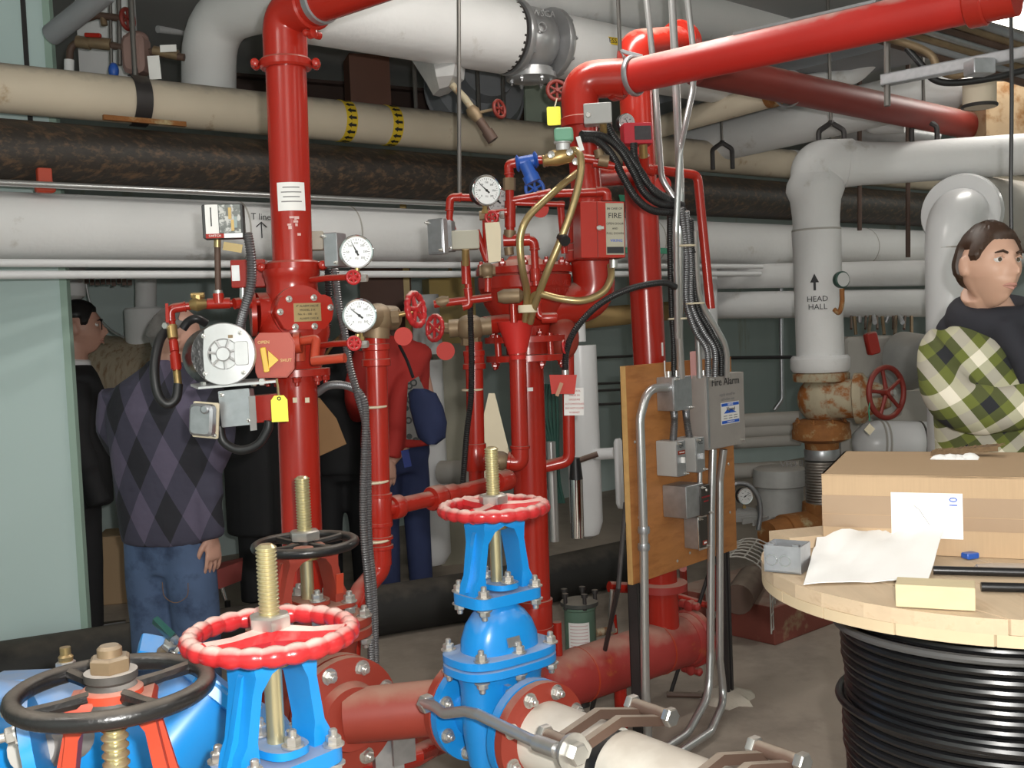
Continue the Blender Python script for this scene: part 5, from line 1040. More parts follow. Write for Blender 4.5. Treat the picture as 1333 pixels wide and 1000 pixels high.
# background between the risers
wp = T('white_standpipe', 'fat white standpipe with rounded foot behind the drain valves', 'pipe', at(558, 735, 6.5)); MB().tube([at(545, 385, 6.5), at(551, 462, 6.5)], .12, 28).build('upper', white_v, wp); MB().lathe([(.02, -.06), (.09, -.04), (.128, .02), (.128, 1.2)], at(560, 725, 6.5), ZU, 30).build('lower', white_v, wp); MB().tube(AP([(575, 615, 6.4), (612, 615, 6.3)]), .07, 20).build('branch', greyw, wp)
wp = T('white_standpipe', 'slender white standpipe behind the enamel sign', 'pipe', at(765, 700, 5.2)); MB().tube([at(748, 395, 5.2), at(750, 445, 5.2)], .048, 24).build('upper', white_v, wp); MB().lathe([(.02, -.04), (.06, -.02), (.08, .04), (.08, .9)], at(764, 690, 5.2), ZU, 28).build('lower', white_v, wp); MB().tube(AP([(770, 592, 5.15), (800, 590, 5.1)]), .028, 18).build('branch', white_v, wp)
tag(MB().tube([at(804, 571, 4.9), at(805, 576, 4.9), at(808, 655, 4.9), at(808, 662, 4.9)], [.012, .022, .022, .012], 16).build('white_guard', white_v), 'narrow white guard bar left of the plywood', 'guard')
tn = T('storage_tank', 'round white and rust-streaked tank behind the men', 'tank', at(165, 640, 6.4)); MB().tube([at(60, 480, 6.6), at(235, 500, 6.2)], .24, 36).build('shell', mat('streaked_tank', (.46, .37, .27), .6, var=.15, col2=(.26, .15, .08), c2lo=.5, c2hi=.68, stretch=((0, 0, 0), (5, 5, .6))), tn); MB().lathe([(.115, 0), (.12, .01), (.12, .28), (.11, .29)], at(193, 465, 6.3), ZU, 28).build('dome', white_i, tn); MB().tube([at(190, 402, 6.3), at(190, 355, 6.3)], .06, 24).build('nozzle', white_i, tn)
tag(MB().tube([at(96, 345, 6.0), at(97, 385, 6.0), at(97, 391, 6.0)], [.06, .06, .02], 20).build('pipe_stub', white_i), 'white capped stub above the dark-suited man', 'pipe')
hose('loose_cable', 'thin wire curving down the stained wall behind the men', AP([(112, 370), (118, 395), (130, 415), (145, 430), (162, 440)], 6.0), .006, emt, 'cable')
rs = T('rusty_bracket_row', 'row of dark rusty brackets under the white pipe behind the men', 'bracket', at(142, 372, 5.9))
for k in range(9): MB().box(Fr(at(113+k*7, 366+(k % 3), 5.9), .3), .022, .03+.008*(k % 2), .02).build('bracket', rustbrown, rs)
pipe('hanging_tan_cabinet', 'varnished yellow panel behind the handwheels', 'panel', [at(585, 470, 5.9), at(583, 365, 5.9)], .01, goldlit) if False else None
o = T('yellow_cabinet', 'varnished yellow cabinet behind the handwheels', 'cabinet', at(583, 750, 7.0)); MB().box(Fr(at(585, 405, 7.0), .3), .30, .42, .2).build('case', goldlit, o); MB().box(Fr(Vector((at(588, 500, 7.0).x, 7.0, .72)), .3), .28, 1.44, .18).build('base', boxbeige, o); MB().tube(AP([(583, 335, 6.9), (588, 362, 6.9)]), .012, 10).build('handle', goldtube, o)
cv_ = MB().loft([[at(640+a*4, 512, 4.2+b*.01) for a, b in ((-1, -1), (1, -1), (1, 1), (-1, 1))], [at(641+a*20, 580, 4.2+b*.06) for a, b in ((-1, -1), (1, -1), (1, 1), (-1, 1))], [at(643+a*30, 632, 4.2+b*.1) for a, b in ((-1, -1), (1, -1), (1, 1), (-1, 1))]]); tag(cv_.build('canvas_hood', creamt), 'tapered tan canvas hood standing behind the funnel pipe', 'cover')
# green filter canister
gc = T('filter_canister', 'green filter canister with bolted lid behind the blue valve', 'filter', atz(757, 866, 0)); q = at(756, 858, 4.2)
MB().lathe([(.055, 0), (.062, .01), (.062, .2), (.066, .205), (.066, .215)], at(757, 858, 4.2), ZU, 30).build('body', greencan, gc); gl = MB().lathe([(.07, 0), (.075, .004), (.075, .018), (.06, .024)], at(757, 858, 4.2)+ZU*.215, ZU, 30).build('lid', mat('dark_lid', (.06, .065, .06), .5, dust=.4), gc)
for k in range(5):
    a = 2*PI*k/5; MB().lathe([(.008, -.03), (.008, .02), (.013, .021), (.013, .034), (.006, .036)], q+Vector((math.cos(a)*.066, math.sin(a)*.066, .24)), ZU, 10).build('eye_bolt', darksteel, gl)
b = MB(); curved_patch(b, q+ZU*.1, ZU, .062, Vector((-.1, -1, 0)), .085, .12, 0); cl_ = b.build('paper_label', paper, gc); b = MB()
for k in range(8): curved_patch(b, q+ZU*.1, ZU, .062, Vector((-.1, -1, 0)), .07, .0025, .048-k*.013, .0022, 6)
b.build('label_print', mat('pale_red_print', (.6, .4, .4), .7), cl_, False)
MB().tube([q+ZU*.0, Vector((q.x, q.y, 0))], .03, 16).build('pedestal', darksteel, gc)
rp_ = T('red_lever_valve', 'small red valve with steel lever beside the green canister', 'valve', at(800, 800, 4.25)); smallpipe(rp_, AP([(775, 824, 4.2), (800, 820, 4.25)]), .016, rustpale); MB().tube(AP([(793, 764, 4.25), (830, 766, 4.3)]), .022, 14).build('body', red, rp_); smallpipe(rp_, AP([(797, 768, 4.22), (794, 800, 4.22), (799, 822, 4.22)]), .009, steel, 0, 'lever'); smallpipe(rp_, AP([(798, 800, 4.25), (800, 825, 4.25)]), .014, red, 0, 'nipple')
rs_ = pipe('red_standoff', 'little red pipe fitting beside the foot of the middle riser', 'pipe', [at(725, 810, 3.75), at(727, 860, 3.75)], .016, red)
# black wrapped pipe on the floor
bq0, bq1, bq2 = atz(-60, 848, .25), atz(640, 742, .25), atz(830, 703, .25)
for q_ in (bq0, bq1, bq2): q_.z = .125
bq1.y += .02; bq2.y += .05; bq0.y += .05
pipe('wrapped_floor_pipe', 'thick black wrapped pipe lying along the floor behind the valves', 'pipe', [bq0, bq1, bq2], .125, tarfloor, seg=36)
# ------------------------------------------------------------------ plywood board with boxes
bl, br_ = at(816, 620, 3.7), at(953, 600, 4.22)
bdir = Vector((br_.x-bl.x, br_.y-bl.y, 0)); BW = bdir.length; bdir.normalize(); byaw = math.atan2(bdir.y, bdir.x)
zb0, zb1 = .60, 1.36
bc = Vector(((bl.x+br_.x)/2, (bl.y+br_.y)/2, (zb0+zb1)/2))
be = Fr(bc, byaw); BH = zb1-zb0
bo = T('plywood_backboard', 'orange-brown plywood board carrying the electrical boxes', 'board', Vector((bc.x, bc.y, zb0)))
MB().box(be, BW, BH, .018).build('sheet', plym, bo); MB().box(be, .006, BH, .0185, (-BW/2-.001, 0, 0)).build('edge', plyedge, bo)
for a, b in ((-.44, .15), (-.43, -.2), (-.42, -.33), (.42, .42), (.44, -.05), (.44, -.3), (-.1, -.46), (.02, -.44)): MB().lathe([(.006, 0), (.004, .002)], be.p(a*BW, b*BH, .009), be.z, 12).build('screw', steel, bo)
def bp_(px, py, off=0.0):     # point on (or proud of) the board front that shows at this pixel
    d = _f + _r*((px-666.5)/F) - _u*((py-500)/F); n = be.z; t = ((be.p(0, 0, .009+off)-CAM).dot(n))/d.dot(n); return CAM+d*t
def post(lab, a, x0, grp=None):
    o = T('strut_post', lab, 'post', Vector((be.p(a, 0, -.03).x, be.p(a, 0, -.03).y, 0))); q = be.p(a, 0, -.032); e = Fr(Vector((q.x, q.y, .65)), byaw)
    for c_, w_, d_ in (((-.018, 0, 0), .004, .04), ((.018, 0, 0), .004, .04), ((0, 0, -.018), .04, .004), ((-.013, 0, .018), .012, .004), ((.013, 0, .018), .012, .004)): MB().box(e, w_, 1.3, d_, c_).build('channel', darksteel, o)
    return e
post('dark strut post under the left side of the plywood', -BW*.40, 0)
post('dark strut post under the right side of the plywood', BW*.44, 0)
q = be.p(BW*.44, 0, -.03); ft = MB(); random.seed(5)
ft.loft([[Vector((q.x+math.cos(2*PI*k/14)*r_*(1+.25*math.sin(k*2.3)), q.y+math.sin(2*PI*k/14)*r_*(1+.2*math.cos(k*3.1)), z)) for k in range(14)] for z, r_ in ((0, .11), (.02, .095), (.035, .05))]); tag(ft.build('mortar_pad', mat('pale_mortar', (.5, .45, .38), .9, var=.2, bump=.6)), 'rough mortar pad at the foot of the right post', 'mortar')
tag(MB().tube([be.p(BW*.44, -BH/2+.02, -.05), atz(873, 905, 0)+ZU*.006], .008, 8).build('brace_rod', darksteel), 'slanting brace rod from the board to the floor, right of the riser foot', 'rod')
tag(MB().tube([be.p(-BW*.46, -.1, -.03), at(805, 765, 3.6), atz(770, 930, .0)+ZU*.006], .0085, 8).build('brace_rod', darksteel), 'slanting brace rod leaning left of the plywood', 'rod')
tag(MB().tube([atz(868, 908, 0)+ZU*.012, Vector((q.x, q.y, .012))], .012, 8).build('steel_bar', rustbrown), 'rusty flat bar on the floor between brace and post', 'bar')
def bbox(name, lab, px, py, w, h, d, m, cover=None, cov_m=None, screws=True, cat='box', off=0):
    c = bp_(px, py, d+off); e = Fr(c, byaw); o = T(name, lab, cat, c-e.z*d-ZU*h/2); MB().box(e, w, h, d, (0, 0, -d/2), .004).build('case', m, o)
    if cover: MB().box(e, w*cover, h*cover, .004, (0, 0, .002), .003).build('cover', cov_m or m, o)
    if screws:
        for a, b in ((-.38, .44), (.38, -.44)): inst(boltmesh('screw', steel, .005, .003, .006), 'screw', o, axm(e.p(a*w, b*h, .004 if cover else 0), e.z))
    return o, e
o, e = bbox('alarm_cabinet', 'large grey-brown cabinet marked Fire Alarm with a sticker', 944, 534, .27, .275, .075, cabgrey, 1.0, cabgrey, cat='electrical cabinet')
MB().box(e, .012, .26, .002, (-.126, 0, .005)).build('hinge', galv, o)
text('Fire Alarm', .042, e.m(-.0, .108, .006), ink, o, 'handwriting', sx=1.1); text('supply shutoff for', .016, e.m(.01, .06, .006), inkgrey, o, 'handwriting'); text('call before test', .016, e.m(.01, .042, .006), inkgrey, o, 'handwriting')
st_ = MB().box(e, .13, .082, .001, (.028, -.012, .005)).build('sticker', paper, o)
for y_ in (.0205, -.0445): MB().box(e, .124, .011, .001, (.028, y_, .0058)).build('blue_bar', inkblue, st_)
text('SERVICE', .011, e.m(.028, .0205, .0066), paper, st_); text('A DIVISION OF', .008, e.m(.028, -.0445, .0066), paper, st_)
MB().prism(e, [(-.018, -.012), (.005, .003), (.02, -.004), (.03, .004), (.072, -.012)], .0055, .0063).build('mountain_logo', inkblue, st_); text('Vipond', .021, e.m(.03, .003, .0068), ink, st_)
b = MB()
for r_ in range(2):
    for k in range(3): b.box(e, .026, .003, .0008, (-.008+k*.036, -.022-r_*.009, .0058))
b.build('small_print', inkgrey, st_)
for k in range(4): MB().lathe([(.012, 0), (.012, .018)], e.p(-.08+k*.04, .137, -.04), ZU, 12).build('connector', steel, o)
o, e = bbox('square_junction_box', 'square galvanised box left of the fire alarm cabinet', 888, 512, .115, .12, .07, galv, 1.0)
for a in (-.03, .02): MB().lathe([(.011, 0), (.011, .02)], e.p(a, .06, -.035), ZU, 12).build('connector', steel, o)
sb1, e1 = bbox('toggle_switch_box', 'grey switch box marked LH on the plywood', 886, 597, .055, .125, .085, boxgrey, 1.0, galv); text('LH', .02, e1.m(0, .045, .005), ink, sb1); MB().box(e1, .042, .014, .002, (0, .022, .005)).build('red_label', mat('brown_red_label', (.25, .03, .01), .5), sb1); text('FIRE ALARM', .006, e1.m(0, .022, .0065), paper, sb1); MB().box(e1, .008, .02, .014, (0, -.005, .01)).build('toggle', paper, sb1)
sb2, e2 = bbox('toggle_switch_box', 'grey switch box marked CC beside the one marked LH', 911, 592, .055, .125, .085, boxgrey, 1.0, galv); text('CC', .02, e2.m(0, .045, .005), ink, sb2); MB().box(e2, .008, .02, .014, (0, -.005, .01)).build('toggle', castal, sb2)
flexobj('short_flex', 'short ribbed conduit above the switch box marked LH', [bp_(877, 533, .04), bp_(878, 548, .03), bp_(876, 577, .05)], .0125, flexsteel)
flexobj('short_flex', 'short ribbed conduit above the switch box marked CC', [bp_(893, 533, .04), bp_(894, 548, .03), bp_(898, 573, .05)], .0125, flexsteel)
o, e = bbox('relay_module', 'dark-faced relay module box on the plywood', 905, 652, .115, .115, .10, galv, screws=False); 
o2, e2 = bbox('fire_relay', 'dark plate with red lettering on the relay module', 919, 651, .062, .11, .108, mat('dark_faceplate', (.055, .05, .045), .3, .4)); text('DO NOT PAINT', .008, e2.m(0, .012, .001), inkred, o2); text('REMOTE', .008, e2.m(0, -.004, .001), inkred, o2); MB().lathe([(.006, 0), (.004, .003)], e2.p(.005, .035, 0), e2.z, 10).build('lamp', steel, o2)
o, e = bbox('receptacle_box', 'single receptacle box below the relay module', 914, 693, .058, .12, .06, galv, 1.06, chrome); MB().box(e, .052, .11, .003, (.001, 0, .005)).build('dark_plate', mat('dark_faceplate', (0, 0, 0)), o); MB().box(e, .026, .016, .004, (.005, -.038, .007)).build('red_window', redcast, o); MB().box(e, .016, .006, .002, (.005, -.038, .0095)).build('white_mark', paper, o)
tag(MB().box(Fr(bp_(903, 475, .02), byaw), .045, .10, .001).build('pink_card', pinkt), 'pink card tucked behind the conduits above the cabinet', 'card')
hose('loose_wire', 'thin white wire sticking up from the junction box', [bp_(870, 503, .03), bp_(866, 488, .04), bp_(865, 470, .05)], .0025, paper, 'wire')
# conduits
def cond(lab, pts, r=.0135, m=None, fil=.06): return pipe('steel_conduit', lab, 'conduit', pts, r, m or emt, fil=fil, seg=18)
c1 = cond('bent conduit running from the square box down the left of the plywood', [bp_(876, 504, .05), bp_(843, 506, .04), bp_(833, 545, .03), bp_(838, 700, .03), bp_(840, 900, .03), bp_(843, 940, .03), bp_(843, 1000, .03)], .0155, None, .09)
for y_ in (690, 712): MB().lathe([(.02, -.012), (.022, 0), (.02, .012)], bp_(838, y_, .03), ZU, 16).build('strap', galv, c1)
cond('conduit leaving the cabinet and bending along the floor, left of the pair', [bp_(928, 585, .05), bp_(926, 660, .045), bp_(925, 850, .045), bp_(923, 905, .05), atz(895, 955, .03), atz(850, 985, .03)], .0145, None, .12)
cond('conduit leaving the cabinet and bending along the floor, right of the pair', [bp_(942, 585, .05), bp_(937, 625, .03), bp_(937, 860, .03), bp_(943, 912, .03), atz(925, 953, .03), atz(870, 990, .03)], .0145, None, .1)
cond('short conduit linking the switch boxes to the relay module', [bp_(911, 610, .05), bp_(911, 632, .05)], .009)
c4 = cond('thin conduit dropping past the red main and bending to the cabinet', AP([(840, -20, 3.85), (853, 110, 3.82), (861, 232, 3.72), (880, 262, 3.72), (903, 312, 3.78), (906, 365, 3.82), (911, 492, 3.86)]), .0105, None, .08)
cond('thickest conduit dropping straight from the ceiling past the red main', AP([(874, -20, 3.8), (880, 110, 3.78), (886, 250, 3.7), (885, 300, 3.7), (884, 440, 3.78), (887, 492, 3.82)]), .0135, None, .15)
cond('thin conduit leaning across the thickest conduit', AP([(893, -20, 3.74), (903, 70, 3.74), (902, 118, 3.72), (885, 195, 3.62), (880, 300, 3.62), (882, 440, 3.72)]), .0105, None, .1)
for k, (lab, P, r_, m_) in enumerate((('grey ribbed conduit, leftmost into the cabinet top', [(886, 270), (893, 330), (893, 390), (905, 430), (920, 455), (922, 490)], .0115, flexsteel),
        ('grey ribbed conduit, second into the cabinet top', [(893, 275), (899, 340), (900, 395), (915, 430), (930, 455), (931, 490)], .0115, flexsteel),
        ('dark cable sheath, third into the cabinet top', [(899, 285), (903, 350), (908, 400), (924, 430), (938, 460), (939, 490)], .0105, blackrub),
        ('pale smooth tube curving into the cabinet top', [(905, 300), (908, 370), (916, 400), (934, 430), (945, 455), (946, 492)], .011, emt),
        ('black ribbed conduit running down beside the thickest conduit', [(872, 262), (872, 330), (874, 400), (877, 450), (877, 492)], .010, blackrub))):
    flexobj('flex_conduit', lab, AP([(x, y, 3.66+(y-260)*.0009) for x, y in P]), r_, m_, .008, .08 if m_ != emt else .0)
for px, py, Y in ((893, 320, 3.7), (882, 415, 3.74), (905, 395, 3.76)): tag(MB().lathe([(.032, -.003), (.034, 0), (.032, .003)], at(px, py, Y), ZU, 20, ex=.8).build('cable_tie', creamt), 'pale tie wrapped round the conduit bundle', 'tie', 'ties on the conduit bundle')
# ------------------------------------------------------------------ cable spool
SX, SY, SZ, SR = .94, 2.1, 1.01, .452
sp_ = T('cable_spool', 'wooden cable spool with planked round top', 'cable spool', Vector((SX, SY, 0)))
def strips(z0, z1, ang, wds, m, name, R):
    ca_, sa_ = math.cos(ang), math.sin(ang); x = -R; random.seed(int(ang*10))
    i = 0
    while x < R-.01:
        w_ = wds[i % len(wds)]; x1 = min(R, x+w_); i += 1; a, b = x+.0016, x1-.0016
        n = 8; pts = []
        for k in range(n+1):
            t = a+(b-a)*k/n; pts.append((t, math.sqrt(max(R*R-t*t, 0))))
        poly = pts+[(t, -y) for t, y in reversed(pts)]; dz = random.uniform(-.0012, .0012)
        P3 = [[Vector((SX+u_*ca_-v_*sa_, SY+u_*sa_+v_*ca_, z+dz)) for u_, v_ in poly] for z in (z0, z1)]
        MB().loft(P3).build(name, m, sp_, False); x = x1
strips(SZ-.026, SZ, .38, (.14, .135, .142), spoolw, 'top_plank', SR); strips(SZ-.047, SZ-.027, .38+PI/2, (.14, .13), spoolw2, 'under_plank', SR)
strips(.03, .05, .38, (.15, .14), spoolw, 'bottom_plank', SR); strips(.005, .029, .38+PI/2, (.14,), spoolw2, 'base_plank', SR)
MB().lathe([(.25, .06), (.25, SZ-.05)], Vector((SX, SY, 0)), ZU, 40).build('core', spoolw2, sp_)
b = MB(); N_ = 0; cr = .0090; pts = []; turns = int((SZ-.05-.085)/(cr*2.03))
for k in range(turns*48+1):
    a = 2*PI*k/48; z = .065+cr+(k/48)*cr*2.03; R_ = .288+.0035*math.sin(k*.013)+(.002 if (k//48) % 5 == 0 else 0); pts.append(Vector((SX+math.cos(a)*R_, SY+math.sin(a)*R_, z)))
tag(b.tube(pts, cr, 9).build('wound_cable', cablem), 'black cable wound tightly around the spool drum', 'cable')
pts = [Vector((SX+math.cos(a)*.304, SY+math.sin(a)*.304, .725+.012*math.sin(a-2.6))) for a in [2*PI*k/60-.6 for k in range(61)]]
tag(MB().tube(pts, .0085, 8).build('loose_cable_turn', cablem), 'loose cable turn slanting across the wound drum', 'cable')
pts = [Vector((SX+math.cos(a)*.308, SY+math.sin(a)*.308, .885+.012*math.sin(a-2.9))) for a in [2*PI*k/60-.6 for k in range(61)]]
tag(MB().tube(pts, .008, 8).build('loose_cable_turn', mat('grey_dusty_cable', (.10, .10, .10), .4)), 'dusty grey cable turn crossing the upper drum', 'cable')
# cardboard box
fx0 = atz(1072, 717, SZ+.001); byw = -.42
cbw, cbd, cbh = .46, .40, .162
ce = Fr(fx0, byw); ctr = ce.p(cbw/2, cbh/2, -cbd/2)
cb_ = T('cardboard_box', 'brown cardboard box with taped front on the spool', 'box', Vector((ctr.x, ctr.y, SZ)))
e = Fr(ctr, byw); t_ = .004
MB().box(e, cbw, cbh, t_, (0, 0, cbd/2-t_/2), .0015).build('front_panel', mat('ribbed_cardboard', (.45, .31, .185), .75, var=.08, scale=5, stretch=((0, 0, 0), (60, 3, 3))), cb_)
MB().box(e, cbw, cbh, t_, (0, 0, -cbd/2+t_/2), .0015).build('back_panel', card, cb_)
for s in (-1, 1): MB().box(e, t_, cbh, cbd-2*t_, (s*(cbw/2-t_/2), 0, 0)).build('side_panel', card, cb_)
MB().box(e, cbw-2*t_, t_, cbd-2*t_, (0, -cbh/2+t_/2, 0)).build('bottom_panel', card, cb_)
qh = atz(1242, 597, SZ+cbh)-ctr; hx, hz, hw, hd_ = qh.dot(e.x), qh.dot(e.z), .10, .06     # torn opening in the top
for x0, x1, z0, z1 in ((-cbw/2, hx-hw/2, -cbd/2, cbd/2), (hx+hw/2, cbw/2, -cbd/2, cbd/2), (hx-hw/2, hx+hw/2, -cbd/2, hz-hd_/2), (hx-hw/2, hx+hw/2, hz+hd_/2, cbd/2)):
    MB().box(e, x1-x0, t_, z1-z0, ((x0+x1)/2, cbh/2-t_/2, (z0+z1)/2)).build('top_panel', card, cb_)
MB().box(e, cbw+.001, .066, .0012, (0, .004, cbd/2+.0004)).build('tape', tapem, cb_); MB().box(e, cbw, .001, .0014, (0, -.002, cbd/2+.0008)).build('tape_edge', card, cb_)
lbx = MB().box(e, .135, .092, .0012, (-.026, .0, cbd/2+.0016)).build('white_label', paper, cb_)
text('10', .022, e.m(.025, .028, cbd/2+.003) @ Matrix.Rotation(PI/2, 4, 'Z'), inkblue, lbx, 'handwriting'); MB().tube([e.p(-.05, .02, cbd/2+.0025), e.p(-.04, .012, cbd/2+.0025), e.p(-.02, -.02, cbd/2+.0025)], .0006, 5).build('smudge', inkgrey, lbx)
pk = T('crumpled_packing', 'white crumpled packing in the torn box opening', 'packing', e.p(hx, cbh/2-.03, hz)); random.seed(2)
b = MB()
for k in range(9): b.ball(e.p(hx+random.uniform(-.035, .035), cbh/2-.006+random.uniform(-.004, .005), hz+random.uniform(-.018, .018)), .02, .014, .012, 8, 5)
b.build('paper_wad', paper, pk, True)
bs = T('hand_brush', 'worn brown bristle brush lying on the box', 'brush', e.p(.0, cbh/2, -.06)); b = MB(); rgs = []
for k in range(9):
    t = k/8; q_ = e.p(hx-.05+.14*t, cbh/2+.006+.012*t, hz-.045-.01*math.sin(t*3)); w_ = .012+.012*t
    rgs.append([q_+e.z*w_-ZU*.005, q_-e.z*w_-ZU*.005, q_-e.z*w_+ZU*(.003+.004*t), q_+e.z*w_+ZU*(.003+.004*t)])
b.loft(rgs); b.build('handle', brushm, bs)
b = MB(); random.seed(9)
for k in range(160):
    t = random.random(); q_ = e.p(hx-.05+.14*t, cbh/2+.01+.012*t, hz-.045+random.uniform(-.02, .02)); b.tube([q_, q_+e.x*random.uniform(.004, .02)+ZU*random.uniform(.0, .006)+e.z*random.uniform(-.006, .006)], .0007, 3)
bb2 = b.build('bristles', brushm, bs); bb2['kind'] = 'stuff'
# things lying on the spool
def onsp(px, py): return atz(px, py, SZ+.0015)
q0, q1, q2 = onsp(996, 744), onsp(1042, 748), onsp(1066, 728)
jb_ = T('steel_device_box', 'open galvanised device box with round knockouts on the spool', 'box', Vector((q0.x, q0.y, SZ))); dx_ = (q1-q0); wv = dx_.length; dx_.normalize(); yw = math.atan2(dx_.y, dx_.x); e = Fr(q0+dx_*wv/2, yw); hh = .052; dpt = .062
for c_, s_ in (((0, hh/2, -.0015), (wv, hh, .003)), ((0, hh/2, -dpt), (wv, hh, .003)), ((-wv/2, hh/2, -dpt/2), (.003, hh, dpt)), ((wv/2, hh/2, -dpt/2), (.003, hh, dpt)), ((0, .0015, -dpt/2), (wv, .003, dpt))): MB().box(e, *s_, c_).build('side', galv, jb_)
for k in (-1, 1): MB().torus(e.p(k*wv*.19-.008, hh*.46, .001), e.z, .0105, .0012, 24, 6).build('knockout', chrome, jb_)
for k in (-.35, .35): MB().box(e, .012, .004, .012, (k*wv, hh, -.012)).build('ear', galv, jb_)
wbk = T('flat_wood_offcut', 'flat wooden offcut behind the device box', 'wood', onsp(1040, 705)); MB().box(Fr(onsp(1050, 708)+ZU*.013, .25), .13, .026, .09).build('board', spoolw, wbk)
# crumpled drawing
pp = T('crumpled_drawing', 'crumpled white drawing sheet lying across the spool', 'paper', onsp(1140, 750))
nx, ny = 16, 8; cs = [onsp(1046, 762), onsp(1208, 757), onsp(1236, 712), onsp(1064, 724)]; vts = []
for j in range(ny+1):
    for i in range(nx+1):
        u_, v_ = i/nx, j/ny; p_ = (cs[0]*(1-u_)+cs[1]*u_)*(1-v_)+(cs[3]*(1-u_)+cs[2]*u_)*v_
        z = .002+.05*max(0, u_-.3)*v_+.016*abs(math.sin(u_*6+v_*3.4))*(v_*.8+.15)+.010*abs(math.sin(u_*11-v_*7))*(v_*.7+.1)
        vts.append(p_+ZU*(z+.028*v_*v_))
b = MB(); b.v = vts+[v-ZU*.0015 for v in vts]; W_ = nx+1; off_ = len(vts)
for j in range(ny):
    for i in range(nx):
        a = j*W_+i; b.f.append((a, a+1, a+W_+1, a+W_)); b.f.append((off_+a, off_+a+W_, off_+a+W_+1, off_+a+1))
for i in range(nx): b.f.append((i, off_+i, off_+i+1, i+1)); a = ny*W_+i; b.f.append((a, a+1, off_+a+1, off_+a))
for j in range(ny): a = j*W_; b.f.append((a, a+W_, off_+a+W_, off_+a)); a = j*W_+nx; b.f.append((a, off_+a, off_+a+W_, a+W_))
b.build('sheet', paper, pp)
q0, q1 = onsp(1166, 790), onsp(1270, 796); dx_ = q1-q0; wv = dx_.length; e = Fr(q0+dx_/2, math.atan2(dx_.y, dx_.x)); wk = T('pine_block', 'fresh pine block lying on the spool front', 'wood block', e.o.copy()); MB().box(e, wv, .038, .055, (0, .019, -.0275), .0015).build('block', pine, wk)
for k, (y0, y1, lab) in enumerate(((748, 752, 'black cable end lying behind its twin on the spool'), (770, 772, 'black cable end lying nearest the pine block'))):
    a_, b_ = onsp(1215 if k == 0 else 1277, y0), onsp(1360, y1); tag(MB().tube([a_+ZU*.008, b_+ZU*.008], .0085, 12).build('cable_end', cablem), lab, 'cable')
tag(MB().box(Fr(onsp(1263, 727)+ZU*.006, .3), .028, .012, .02, (0, 0, 0), .003).build('bottle_cap', bluec), 'small blue cap under the cardboard box edge', 'cap')
b = MB(); random.seed(4); c0 = onsp(1305, 742); rg = []
for z, s in ((0, 1), (.006, .9), (.009, .4)): rg.append([c0+Vector((math.cos(2*PI*k/12)*.06*s*(1+.3*math.sin(k*2)), math.sin(2*PI*k/12)*.04*s, z)) for k in range(12)])
tag(b.loft(rg).build('plastic_bag', mat('cloudy_plastic', (.4, .38, .36), .15, var=.3, scale=40)), 'small cloudy plastic bag on the spool', 'bag')
# ------------------------------------------------------------------ upper left valve group
ul = T('small_bore_valves', 'brown small-bore valve train above the beige pipe', 'valve train', at(90, 95, 4.75)); YU = 4.75
def su(pts, r, m, fil=0, name='pipe'): return smallpipe(ul, AP(pts, YU), r, m, fil, name)
su([(90, 95), (91, 60), (110, 52), (150, 60), (240, 75)], .016, rustbrown, .05); su([(90, 95), (90, 78)], .021, white_i, 0, 'insulated_end')
for x0, x1, y_ in ((100, 118, 54), (118, 145, 55)): su([(x0, y_), (x1, y_+3)], .026, bronzed, 0, 'ball_valve')
MB().box(Fr(at(121, 46, YU-.03), 0, 0, -.08), .07, .018, .02, (0, 0, 0), .006).build('red_lever', red, ul)
MB().box(Fr(at(178, 72, YU-.02), -.1), .1, .17, .1, (0, 0, 0), .03).build('trap_body', mat('brown_pink_cast', (.24, .15, .13), .6, var=.3), ul); MB().ball(at(178, 50, YU-.02), .05, .05, .03).build('trap_cap', mat('brown_pink_cast', (0, 0, 0)), ul)
su([(200, 66), (232, 72)], .022, bronzed, 0, 'union'); MB().box(Fr(at(201, 88, YU-.06), .1, 0, .05), .05, .1, .003).build('paper_tag', paper, ul); MB().box(Fr(at(219, 63, YU-.04)), .07, .03, .003).build('white_tape', paper, ul); MB().ball(at(148, 92, YU-.05), .022, .022, .035).build('blue_cap', bluec, ul)
su([(110, 25), (125, 20), (160, 24)], .016, rustbrown, .02); wheel(at(166, 25, YU-.04), Vector((.9, -.3, 0)), .042, .009, 6).build('handwheel', redd, ul); su([(134, 22), (136, 33)], .014, bronzed, 0, 'plug')
for px, r_ in ((147, .008), (158, .011)): tag(MB().cyl(at(px-2, 90 if px < 150 else 85, YU), at(px-4, -30, YU), r_, 8).build('hanger_rod', rodm), ('thinner rod dropping beside the brown valve train' if px < 150 else 'thicker rod dropping beside the brown valve train'), 'rod', 'rods by the valve train')
pipe('grey_conduit', 'fat grey conduit slanting across the top left corner', 'conduit', [at(68, 45, 4.6), at(140, -12, 4.4)], .045, greyduct)
tag(MB().box(Fr(at(140, 50, 5.3)), .28, .5, .03).build('white_backing_panel', white_i), 'white backing panel behind the brown valve train', 'panel')
pipe('rail_strip', 'pale strip under the ceiling behind the white riser', 'rail', [at(205, 38, 6), at(420, 62, 7.0)], .02, white_v)
